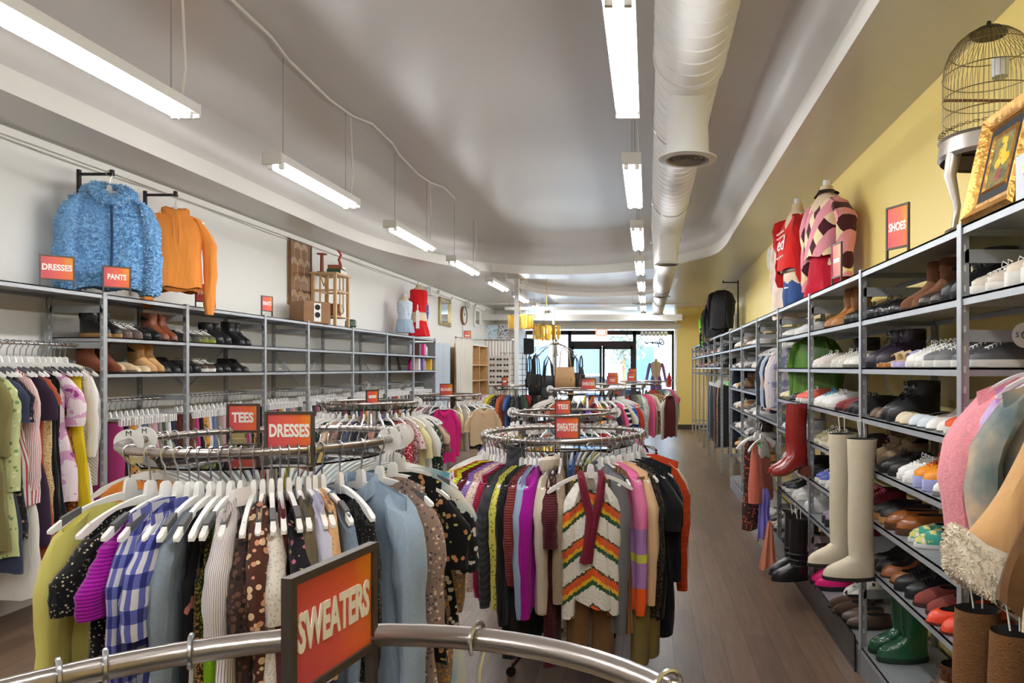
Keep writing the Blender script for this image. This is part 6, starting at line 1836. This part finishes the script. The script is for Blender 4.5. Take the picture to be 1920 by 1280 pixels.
tag(obj('hanging_scarf', MB().loft([[(.05 * w * math.cos(a) * (1 + .18 * math.cos(5 * a)), (.022 * math.sin(a)) * (1 + .5 * math.cos(7 * a)) + .012 * math.sin(z * 22), z + .02 * math.cos(3 * a) * (z < -.4)) for a in [2 * PI * k / 48 for k in range(48)]] for z, w in ((0, .55), (-.06, .8), (-.12, .9), (-.2, .8), (-.3, 1.0), (-.38, 1.1), (-.44, 1.15))]), fabric((132, 124, 206), 'plain'), loc=(.985, 5.98, .66)), 'lilac blue scarf hanging below the salmon top', 'scarf')
tag(obj('hanging_cloth', MB().loft([[(.05 * w * math.cos(a) + .03 * z, (.016 * math.sin(a)) * (1 + .6 * math.cos(6 * a)), z + .012 * math.cos(4 * a)) for a in [2 * PI * k / 48 for k in range(48)]] for z, w in ((0, .35), (-.08, .6), (-.2, .95), (-.3, 1.3), (-.385, 1.6))]), fabric((214, 138, 110), 'plain'), loc=(1.0, 5.78, .42)), 'peach cloth hanging to the floor edge by the black boots', 'cloth')
# dark trousers beyond the trainers
for i in range(22):
    y = 10.02 + .05 * i if i < 10 else 11.6 + .16 * (i - 10)
    c, pat, c2, nm = pcols[(i * 5) % 12] if i % 3 == 2 else [((44, 48, 60), 'denim', None, 'dark navy'), ((60, 72, 92), 'denim', None, 'indigo denim')][i % 2]
    z = 1.86 if i < 10 else 1.55
    o = thing('trousers', nm + ' trousers hanging ' + ('in the bay beside the neon trainers' if i < 10 else 'in the far bays by the yellow wall'), 'trousers', (RRAIL - (.0 if i < 10 else .05), y, z), .1, 'trousers along the yellow wall')
    obj('trouser_legs', None, fabric(c, pat, c2, sc=30 if pat == 'plaid' else 1.0), o, me=PM[i % 3])
    hanger((RRAIL - (.0 if i < 10 else .05), y, z), .1, 'white clip hanger holding ' + nm + ' trousers by the yellow wall', clip=True)
# ------------------------------------------------------------------ far end of the shop
# closed steel end panel, curtain, cubby shelves
t = thing('metal_cabinet', 'plain grey steel cabinet at the end of the white wall shelving', 'cabinet', (-4.14, 13.56, 0))
obj('cabinet_body', MB().box((-.02, 0, 1.08), (.40, 1.0, 2.16)), M['galv'], t, False)
obj('door', MB().box((.19, -.24, 1.1), (.016, .47, 2.06)), M['galv'], t, False)
obj('door', MB().box((.19, .24, 1.1), (.016, .47, 2.06)), M['galv'], t, False)
def curtain(label, x0, y0, x1, y1, z0, z1, mat, folds, amp=.03, twist=0.0):
    d = Vector((x1 - x0, y1 - y0)); n = Vector((-d.y, d.x)).normalized(); N = folds * 8
    rings = []
    for i in range(9):
        v = i / 8; row = []
        for k in range(N + 1):
            u = k / N
            squeeze = 1 - twist * math.sin(PI * v) * .5
            uu = .5 + (u - .5) * squeeze
            off = amp * math.sin(2 * PI * folds * u + v * 1.5 * twist) * (.4 + .6 * v)
            row.append((x0 + d.x * uu + n.x * off, y0 + d.y * uu + n.y * off, z1 + (z0 - z1) * v))
        rings.append(row)
    t = thing('curtain', label, 'curtain', (0, 0, 0))
    obj('fabric', MB().loft(rings, False, False, closed=False), mat, t)
    obj('curtain_rod', MB().tube([(x0, y0, z1 + .01), (x1, y1, z1 + .01)], .012, 8), M['steel'], t)
    for k in range(0, folds, 2):
        u = (k + .25) / folds
        obj('ring', MB().ring((x0 + d.x * u, y0 + d.y * u, z1 + .005), .022, .003, 14, 5, ax='y'), M['steel'], t)
    return t
STR = fabric((214, 210, 200), 'vstripe', sc=16, extra=[(0, (216, 212, 202)), (.62, (160, 158, 150))])
curtain('grey and white striped fitting room curtain beside the steel cabinet', -3.90, 14.25, -3.78, 15.2, .004, 2.30, STR, 7, .05, .35)
WH = fabric((232, 230, 226), 'vstripe', sc=9, extra=[(0, (236, 234, 230)), (.7, (206, 204, 202))])
curtain('white pleated curtain behind the sunglasses stand', -4.0, 17.2, -3.34, 17.2, .004, 2.36, WH, 9, .03)
def cubby(label, x, y0, y1, z1, levels, cols, mat):
    t = thing('cubby_shelf', label, 'shelf', (x, (y0 + y1) / 2, 0))
    h = (y1 - y0) / 2
    for k in range(cols + 1): obj('upright_board', MB().box((-.18, -h + 2 * h * k / cols, z1 / 2), (.36, .03, z1)), mat, t, False)
    for z in levels: obj('shelf_board', MB().box((-.18, 0, z), (.355, 2 * h - .03, .028)), M['trimw'] if z > 1.9 else mat, t, False)
    obj('back_board', MB().box((-.352, 0, z1 / 2), (.012, 2 * h, z1)), mat, t, False)
cubby('wooden open cubby shelf with white top beyond the striped curtain', -3.86, 15.35, 16.95, 2.22, (.05, .5, .95, 1.4, 1.75, 2.2), 2, M['lwood'])
for i, (y, rz, c, nm) in enumerate(((17.9, .2, (110, 176, 196), 'blue'), (18.35, -.1, (70, 66, 84), 'dark'))):
    b = thing('magazine', nm + ' covered picture book standing on the ledge above the white curtain', 'book', (-3.86 + .28 * i, 17.42, 2.40), .1 - .3 * i)
    obj('cover', MB().box((0, 0, .17), (.25, .02, .34)), fabric(c, 'tiedye', (220, 220, 224), c, sc=2), b, False)
tag(obj('ledge', MB().box((-3.85, 17.42, 2.385), (1.05, .30, .03)), M['trimw'], None, False), 'white ledge holding two picture books above the white curtain', 'ledge')
sg = lambda txt, loc, rz, lab, **k: sign(txt, loc, rz, lab, **k)
sign(None, (-3.98, 15.5, 2.235), .5, 'tiny orange sign on top of the wooden cubby shelf', w=.16, h=.22, base=False)
# small goods on the last white wall bay
rn_ = random.Random(8)
gd = [((220, 60, 140), 'pink bottle'), ((226, 220, 214), 'white box'), ((120, 90, 160), 'violet jar'), ((170, 170, 172), 'silver tin'), ((236, 190, 70), 'amber box'), ((60, 58, 62), 'black canister'), ((206, 206, 220), 'pale carton'), ((90, 60, 50), 'brown frame')]
for i in range(10):
    c, nm = gd[i % 8]; zz = (1.646, 1.906)[i >= 6]
    y = 12.02 + .22 * (i if i < 6 else (i - 6) * 1.15)
    if i % 3 == 0: o = obj('bottle', MB().lathe([(.045, 0), (.048, .02), (.046, .15), (.02, .18), (.02, .22)], n=14), leather(c, .3), loc=(-4.05, y, zz))
    else: o = obj('small_box', MB().box((0, 0, .10), (.10, .09, .20)), leather(c, .5), None, False, loc=(-4.02, y, zz))
    tag(o, nm + (' on the lower shelf' if i < 6 else ' on the upper shelf') + ' below the dressed torsos', 'toiletry', 'small goods at the end of the white wall run')
for i in range(3):
    b = thing('picture_frame', ['thin dark frame', 'tilted black frame', 'slim grey frame'][i] + ' leaning in the empty bay before the small goods', 'frame', (-4.1, 11.55 + .06 * i, 1.648), PI / 2)
    b.rotation_euler = (math.radians(-6 - 5 * i), 0, PI / 2 + .3)
    obj('border', MB().loft(frame_loops(.16, .22, ((0, 0), (0, -.015), (.02, -.015), (.02, -.005))), True, False), M['ink'], b, False)
    obj('picture', MB().box((0, -.006, .11), (.12, .003, .18)), M['tag'], b, False)

# mirrors, clock, cameras on the white wall
def mirror(label, y, z, w, h, mat):
    t = thing('wall_mirror', label, 'mirror', (XL + .004, y, z), PI / 2)
    obj('ornate_frame', MB().loft(frame_loops(w, h, ((0, 0), (0, -.03), (.03, -.05), (.07, -.03), (.09, -.012))), True, False), mat, t, True, .4)
    for a, b in ((-1, 0), (1, 0), (-1, 1), (1, 1)):
        obj('corner_scroll', MB().lathe([(.0, -.062), (.045, -.05), (.055, -.02)], (a * (w / 2 - .04), 0, h * b + (.04 if b == 0 else -.04)), 12, cap0=False, ax='y'), mat, t)
    obj('mirror_glass', MB().box((0, -.012, h / 2), (w - .17, .004, h - .17)), simple('mirror_silver', rgb(240, 242, 244), .03, 1.0), t, False)
mirror('gilded mirror on the white wall next to the torsos', 15.1, 2.59, .80, .58, simple('aged_gilt', rgb(176, 160, 116), .45, .5, bump=.5, bscale=30))
mirror('white framed mirror on the wall beyond the clock', 18.0, 2.72, .72, .5, M['white'])
t = thing('wall_clock', 'round brown wall clock between the two mirrors', 'clock', (XL + .004, 16.65, 2.92), PI / 2)
obj('clock_case', MB().lathe([(.22, 0), (.225, -.04), (.20, -.055), (.19, -.03)], n=36, ax='y'), M['wood'], t)
obj('dial', MB().lathe([(.195, -.032), (.195, -.034)], n=36, ax='y'), M['white'], t)
hd = MB()
for k in range(12):
    a = 2 * PI * k / 12
    hd.box((.165 * math.sin(a), -.0355, .165 * math.cos(a)), (.012, .002, .012))
obj('hour_mark', hd, M['ink'], t, False)
obj('hand', MB().bar((0, -.038, 0), (.07, -.038, .06), .010, .003), M['ink'], t, False); obj('hand', MB().bar((0, -.039, 0), (-.03, -.039, .14), .007, .003), M['ink'], t, False)
obj('pendulum_tag', MB().box((0, -.01, -.38), (.09, .004, .26)), M['tag'], t, False)
for i, y in enumerate((13.9, 16.9)):
    t = thing('security_camera', 'white security camera on the wall ' + ('over the gilded mirror' if i == 0 else 'over the white mirror'), 'camera', (XL + .02, y, 3.2))
    obj('mount_box', MB().box((.05, 0, 0), (.10, .16, .16)), M['white'], t, False)
    obj('arm', MB().tube([(.1, 0, 0), (.22, .12, -.02)], .018, 8), M['white'], t)
    obj('camera_body', MB().tube([(.20, .05, -.01), (.36, .34, -.10)], .042, 12), M['white'], t)
    obj('lens', MB().tube([(.36, .34, -.10), (.372, .36, -.106)], .032, 12), M['ink'], t)

# white pole, cross bar frame
tag(obj('support_pole', MB().box((-2.42, 12.98, ZS / 2), (.075, .075, ZS - .002)), M['white'], None, False), 'white square pole from floor to ceiling beside the gold lamps', 'pole')
t = thing('overhead_frame', 'white overhead bar on a thin post near the street window', 'frame', (-2.15, 16.0, 0))
obj('post', MB().box((0, 0, 1.5), (.05, .05, 3.0)), M['white'], t, False); obj('cross_bar', MB().box((.40, 0, 3.035), (3.0, .08, .07)), M['white'], t, False)
for x in (-1.0, 1.8): obj('hanging_wire', MB().tube([(x, 0, 3.07), (x, 0, ZS)], .004, 5), M['wire'], t)

# gold strip chandeliers
GS = simple('gold_strip', rgb(226, 184, 84), .22, .85, var=.35, vscale=9)
for i, (x, y, z) in enumerate(((-2.66, 14.7, 2.66), (-1.93, 13.4, 2.37))):
    t = thing('chandelier', ['gold strip chandelier behind the white pole', 'lower gold strip chandelier above the handbags'][i], 'chandelier', (x, y, z))
    R = .25
    obj('top_ring', MB().ring((0, 0, .12), R, .008, 36, 6).tube([(-R, 0, .12), (R, 0, .12)], .006, 5).tube([(0, -R, .12), (0, R, .12)], .006, 5), M['brass'], t)
    rr = random.Random(i)
    for k in range(34):
        a = 2 * PI * k / 34 + rr.uniform(-.04, .04); d = rr.uniform(-.02, .02)
        obj('gold_strip', MB().box(((R + d) * math.cos(a), (R + d) * math.sin(a), rr.uniform(-.03, .0)), (.004, .042, .26 + rr.uniform(-.03, .03)), a + rr.uniform(-.3, .3)), GS, t, False)
    obj('bulb', MB().lathe([(.012, .08), (.03, .03), (.03, 0), (.01, -.03)], n=14), emit('warm_bulb', (1, .78, .45, 1), 14.0), t)
    ct = (3.55 if 13 < y < 16.2 else ZS) - z
    for a in (0, 2.1, 4.2): obj('hanging_wire', MB().tube([(.2 * math.cos(a), .2 * math.sin(a), .12), (0, 0, .12 + .45)], .003, 4), M['brass'], t)
    obj('stem', MB().tube([(0, 0, .08), (0, 0, ct)], .006, 6), M['brass'], t)
    obj('ceiling_rose', MB().lathe([(.06, ct - .04), (.06, ct - .002)], n=20), M['brass'], t)

# sunglasses stand
t = thing('display_board', 'white sunglasses display board by the far rack', 'display stand', (-3.38, 16.0, 0))
obj('board', MB().box((0, 0, 1.62), (.5, .02, .68)), M['white'], t, False)
for s in (-.2, .2): obj('leg', MB().box((s, .02, .64), (.03, .03, 1.28)), M['white'], t, False); 
obj('foot', MB().box((0, .02, .012), (.46, .40, .024)), M['white'], t, False)
sgm = MB()
for s in (-1, 1):
    sgm.lathe([(.0, -.007), (.024, -.005), (.026, 0)], (s * .032, 0, 0), 14, cap0=False, ax='y')
    sgm.tube([(s * .058, 0, .008), (s * .062, .05, .006)], .003, 4)
sgm.tube([(-.012, -.003, .008), (0, -.006, .012), (.012, -.003, .008)], .003, 5)
sme = sgm.mesh('sunglasses')
scs = [((70, 50, 36), 'tortoiseshell'), ((24, 24, 26), 'black'), ((120, 84, 50), 'amber brown'), ((40, 34, 44), 'dark plum')]
for r in range(5):
    for c in range(3):
        cc, nm = scs[(r * 2 + c) % 4]
        o = bpy.data.objects.new('sunglasses', sme); col.objects.link(o); o.location = (-3.38 + (c - 1) * .155, 15.982, 1.88 - r * .13)
        if not sme.materials: sme.materials.append(M['ink'])
        o.material_slots[0].link = 'OBJECT'; o.material_slots[0].material = leather(cc, .2)
        tag(o, nm + ' sunglasses, ' + ['top', 'second', 'third', 'fourth', 'bottom'][r] + ' row, ' + ['wall side', 'middle', 'aisle side'][c] + ' of the white display board', 'sunglasses', 'sunglasses on the display board')
g = MB()
for k in range(9): g.tube([(-.42 + .105 * k, 0, .7), (-.42 + .105 * k, 0, 2.05)], .005, 5)
for k in range(11): g.tube([(-.42, 0, .72 + .132 * k), (.42, 0, .72 + .132 * k)], .005, 5)
t = thing('grid_panel', 'black wire grid panel behind the sunglasses display', 'display grid', (-3.1, 16.8, 0))
obj('wire_grid_mesh', g, M['black'], t)
for s in (-.4, .4): obj('leg', MB().tube([(s, 0, 0), (s, 0, .72)], .012, 6), M['black'], t); obj('foot', MB().box((s, 0, .012), (.03, .4, .024)), M['black'], t, False)
# tall black poster and white rack by the window
t = thing('white_rack', 'slim white rack with black board near the window corner', 'rack', (-3.38, 20.0, 0))
for s in (-.18, .18): obj('upright', MB().box((s, 0, 1.15), (.03, .03, 2.3)), M['white'], t, False)
for z in (.5, 1.0, 1.5, 2.0): obj('shelf', MB().box((0, 0, z), (.36, .25, .02)), M['white'], t, False)
obj('black_board', MB().box((0, -.02, 2.3), (.30, .02, .46)), M['ink'], t, False)

# handbag tree
hx, hy = -1.60, 12.2
t = thing('handbag_tree', 'umbrella-shaped chrome display tree holding handbags', 'display stand', (hx, hy, 0))
obj('pole', MB().tube([(0, 0, .03), (0, 0, 2.14)], .02, 10), M['chrome'], t)
obj('hub', MB().lathe([(.05, 2.08), (.06, 2.10), (.05, 2.15), (.02, 2.18)], n=16), M['chrome'], t)
obj('base', MB().lathe([(.25, 0), (.25, .02), (.03, .04)], n=24), M['chrome'], t)
for k in range(8):
    a = 2 * PI * k / 8 + .2
    obj('arm', MB().tube([(.04 * math.cos(a), .04 * math.sin(a), 2.12), (.25 * math.cos(a), .25 * math.sin(a), 2.02), (.44 * math.cos(a), .44 * math.sin(a), 1.88), (.47 * math.cos(a), .47 * math.sin(a), 1.91)], .008, 6), M['chrome'], t)
def bag(label, loc, rz, w, h, d, c, strap, rough=.45, sl=False):
    t = thing('handbag', label, 'bag', loc, rz)
    rr = [[(w / 2 * k * math.copysign(abs(math.cos(a)) ** .5, math.cos(a)), d / 2 * j * math.copysign(abs(math.sin(a)) ** .5, math.sin(a)), z) for a in [2 * PI * q / 20 for q in range(20)]] for z, k, j in ((0, .9, .7), (.02, .98, .95), (h * .4, 1.0, 1.0), (h * .8, .92, .7), (h, .86, .35))]
    obj('bag_body', MB().loft(rr), leather(c, rough), t)
    for s in (-1, 1):
        obj('handle', MB().tube([(-w * .28, s * d * .2, h * .95), (-w * .2, s * d * .15, h + strap * .7), (0, 0, h + strap), (w * .2, s * d * .15, h + strap * .7), (w * .28, s * d * .2, h * .95)], .010, 6), leather(c, rough), t)
    obj('pocket', MB().box((0, -d * .48, h * .35), (w * .5, .02, h * .4)), leather(c, rough), t)
    for s in (-1, 1): obj('buckle', MB().ring((s * w * .3, -d * .5, h * .42), .018, .004, 12, 5, ax='y'), M['brass'], t)
bag('tan leather tote bag hanging in front on the handbag tree', (-1.38, 11.72, 1.34), .1, .34, .36, .14, (190, 150, 104), .36)
for i, (dx, dy, z, w, h, st, nm, c) in enumerate(((-.30, -.30, 1.22, .34, .36, .34, 'big black leather handbag with tassels on the handbag tree', (26, 25, 27)), (-.05, -.46, 1.02, .30, .34, .5, 'black long-strap bag hanging low on the handbag tree', (22, 22, 24)),
                                            (-.46, .06, 1.34, .22, .28, .3, 'narrow black bag on the wall side of the handbag tree', (30, 28, 30)), (.44, .02, 1.42, .26, .28, .2, 'black purse on the aisle side of the handbag tree', (24, 24, 26)),
                                            (.30, .36, 1.30, .28, .3, .3, 'black satchel behind the tan tote', (28, 26, 28)), (-.2, .42, 1.25, .3, .3, .35, 'dark navy bag at the back of the handbag tree', (30, 32, 44)), (-.36, -.12, .86, .3, .34, .7, 'dark slouchy bag lowest on the handbag tree', (20, 20, 22)))):
    bag(nm, (hx + dx, hy + dy, z), math.atan2(dy, dx) + PI / 2, w, h, .12, c, st)
bag('small dark brown fur pouch beside the tan tote', (-1.10, 11.78, 1.33), .4, .16, .15, .1, (60, 44, 36), .1)

# exit sign, open script, extinguisher, table, window mannequin
t = thing('exit_sign', 'glowing red EXIT sign above the street doors', 'sign', (-1.37, 20.72, 2.62))
obj('sign_box', MB().box((0, 0, .10), (.34, .05, .21)), emit('exit_red', (1.0, .16, .12, 1), 1.6), t, False)
text_mesh('EXIT', .17, emit('exit_letters', (1, .82, .78, 1), 2.2), t, (0, -.028, .10), (PI / 2, 0, 0), bold=.002, fit=.24)
obj('hanger_stem', MB().tube([(0, 0, .2), (0, .05, .30)], .012, 6), M['white'], t)
t = thing('window_script', 'dark cursive Open lettering on the shop window, reversed from inside', 'window lettering', (.20, WY - .012, 2.45))
sc_ = .00076; o_ = [(1270, 560), (1230, 600), (1170, 600), (1150, 545), (1155, 470), (1200, 430), (1260, 470), (1325, 560), (1335, 630), (1275, 680), (1215, 655), (1150, 610), (1100, 600), (1040, 560), (985, 565), (970, 605), (1035, 630), (1085, 605)]
p_ = [(1085, 590), (1105, 640), (1120, 700), (1140, 790)]
e_ = [(970, 605), (910, 590), (860, 550), (845, 585), (875, 630), (915, 620), (860, 600), (800, 560), (765, 605), (725, 560), (690, 615), (640, 625), (565, 562)]
for pl in (o_, p_, e_): obj('script_stroke', MB().tube([((x - 960) * sc_, 0, (600 - y) * sc_) for x, y in pl], .02, 6), bpy.data.materials.get('teal_script') or simple('teal_script', rgb(24, 60, 70), .5), t)
t = thing('fire_extinguisher', 'red fire extinguisher beside the street window', 'fire extinguisher', (.62, 20.6, 1.12))
obj('cylinder', MB().lathe([(.06, 0), (.065, .03), (.065, .30), (.03, .36), (.02, .38)], n=18), leather((196, 24, 26), .25), t)
obj('valve', MB().box((0, 0, .40), (.05, .03, .05)).bar((0, 0, .42), (-.09, 0, .44), .02, .012), M['ink'], t, False); obj('hose', MB().tube([(.03, 0, .40), (.08, 0, .36), (.085, 0, .2), (.075, 0, .08)], .01, 6), M['ink'], t)
obj('wall_bracket', MB().box((.10, 0, .2), (.12, .04, .04)), M['galv'], t, False)
t = thing('side_table', 'small white table by the street window', 'table', (.45, 20.3, 0))
obj('table_top', MB().box((0, 0, .70), (.55, .5, .03)), M['white'], t, False)
for a in (-.24, .24):
    for b in (-.21, .21): obj('leg', MB().box((a, b, .343), (.03, .03, .684)), M['white'], t, False)
tag(obj('window_platform', MB().box((.2, 21.05, .225), (1.1, .7, .45)), M['white'], None, False), 'white window display platform under the purple mannequin', 'platform')
t = thing('window_mannequin', 'headless mannequin in a purple backless outfit facing the street', 'mannequin', (.24, 21.0, .455), 0)
PU = fabric((122, 104, 170), 'plain'); 
obj('torso', MB().loft([[(rx * math.cos(a), ry * math.sin(a), z) for a in [2 * PI * k / 20 for k in range(20)]] for z, rx, ry in ((.80, .15, .11), (.95, .145, .10), (1.05, .115, .085), (1.2, .14, .10), (1.36, .17, .085), (1.40, .12, .06), (1.43, .05, .05), (1.50, .045, .045))]), M['skin'], t)
for s in (-1, 1):
    obj('trouser_leg', MB().loft([[(s * cx + rx * math.cos(a), rx * 1.05 * math.sin(a), z) for a in [2 * PI * k / 16 for k in range(16)]] for z, rx, cx in ((.02, .11, .12), (.4, .075, .10), (.7, .09, .085), (.88, .10, .07), (.98, .08, .06))]), PU, t)
    obj('sleeve', MB().tube([(s * .165, 0, 1.37), (s * .21, .0, 1.25), (s * .25, -.01, 1.05), (s * .30, -.03, .80)], [.05, .05, .042, .05], 10), fabric((150, 110, 170), 'plain'), t)
    obj('hand', MB().tube([(s * .30, -.03, .80), (s * .31, -.04, .72), (s * .31, -.05, .66)], [.022, .028, .01], 8), M['skin'], t)
obj('halter_front', MB().loft([[(rx * 1.06 * math.cos(a), ry * 1.12 * math.sin(a), z) for a in [PI * k / 12 for k in range(13)]] for z, rx, ry in ((.95, .145, .10), (1.05, .118, .088), (1.2, .142, .103), (1.34, .16, .085))], False, False, closed=False), fabric((214, 70, 130), 'plain'), t)
obj('stand_rod', MB().tube([(.0, -.13, 0), (.0, -.13, 1.45)], .012, 6), M['chrome'], t)

# ------------------------------------------------------------------ street outside
struct('street', MB().box((0, 34, -.08), (60, 24.5, .06)), simple('asphalt', rgb(120, 122, 126), .9))
struct('sidewalk', MB().box((0, 23.4, -.03), (60, 3.4, .06)), simple('concrete_walk', rgb(196, 196, 192), .9))
fac = MB().box((-2, 42, 5), (60, 1, 10))
fo = struct('exterior_building', fac, simple('pale_render', rgb(170, 182, 194), .9))
for k in range(11):
    for r in range(2):
        x = -16 + 3.1 * k
        obj('window', MB().box((x, 41.47, 1.9 + 3.4 * r), (1.7, .1, 2.1)), simple('blue_glass', rgb(70, 100, 130), .15) if (k == 0 and r == 0) else bpy.data.materials['blue_glass'], fo, False)
t = thing('parked_car', 'white car parked across the pavement outside the doors', 'car', (-2.6, 29.5, 0))
CARW = simple('white_car_paint', rgb(236, 238, 240), .25, coat=.6)
prof = [(-2.1, .35), (-2.15, .75), (-1.3, .92), (-.7, 1.42), (.8, 1.45), (1.5, .98), (2.1, .85), (2.15, .4)]
cbm = MB().loft([[(x, y, z if z < .95 else z) for x, z in [(a, b) for a, b in prof]] for y in (-.85, .85)])
obj('car_body', cbm, CARW, t, True, .5)
obj('side_window', MB().add([(-1.0, -.86, .95), (1.25, -.86, .98), (.7, -.86, 1.36), (-.62, -.86, 1.34)], [(0, 1, 2, 3)]), M['ink'], t, False)
for x in (-1.35, 1.35): obj('wheel', MB().lathe([(.33, -.10), (.33, .10)], (x, -.80, .33), 24, ax='y'), M['ink'], t)
tr = thing('street_tree', 'pale-leaved street tree outside the doors', 'tree', (-.9, 26.0, 0))
obj('trunk', MB().tube([(0, 0, 0), (.03, 0, 1.2), (-.02, 0, 2.4)], [.10, .08, .05], 8), M['wood'], tr)
lv = MB(); rn_ = random.Random(2)
for k in range(700):
    a, b, r = rn_.uniform(0, 6.28), rn_.uniform(-1, 1), rn_.uniform(.2, .9)
    c = Vector((r * math.cos(a) * math.sqrt(1 - b * b), r * math.sin(a) * math.sqrt(1 - b * b), 2.5 + r * b * .9))
    d1 = Vector((rn_.uniform(-1, 1), rn_.uniform(-1, 1), rn_.uniform(-1, 1))).normalized() * .09; d2 = d1.cross(Vector((.3, .8, .5))).normalized() * .05
    lv.add([c - d1, c + d2, c + d1, c - d2], [(0, 1, 2, 3)])
obj('foliage', lv, simple('dusty_leaf', rgb(130, 140, 130), .8), tr, False)

t = thing('paper_garland', 'string of white paper cups along the top of the street window', 'garland', (.18, WY - .10, 2.76))
obj('string', MB().tube([(-.42, 0, .04), (0, 0, .02), (.42, 0, .04)], .004, 5), M['tag'], t)
for k in range(7): obj('paper_cup', MB().lathe([(.05, -.10), (.058, -.02), (.02, .03)], (-.36 + .12 * k, 0, 0), 12), M['tag'], t)
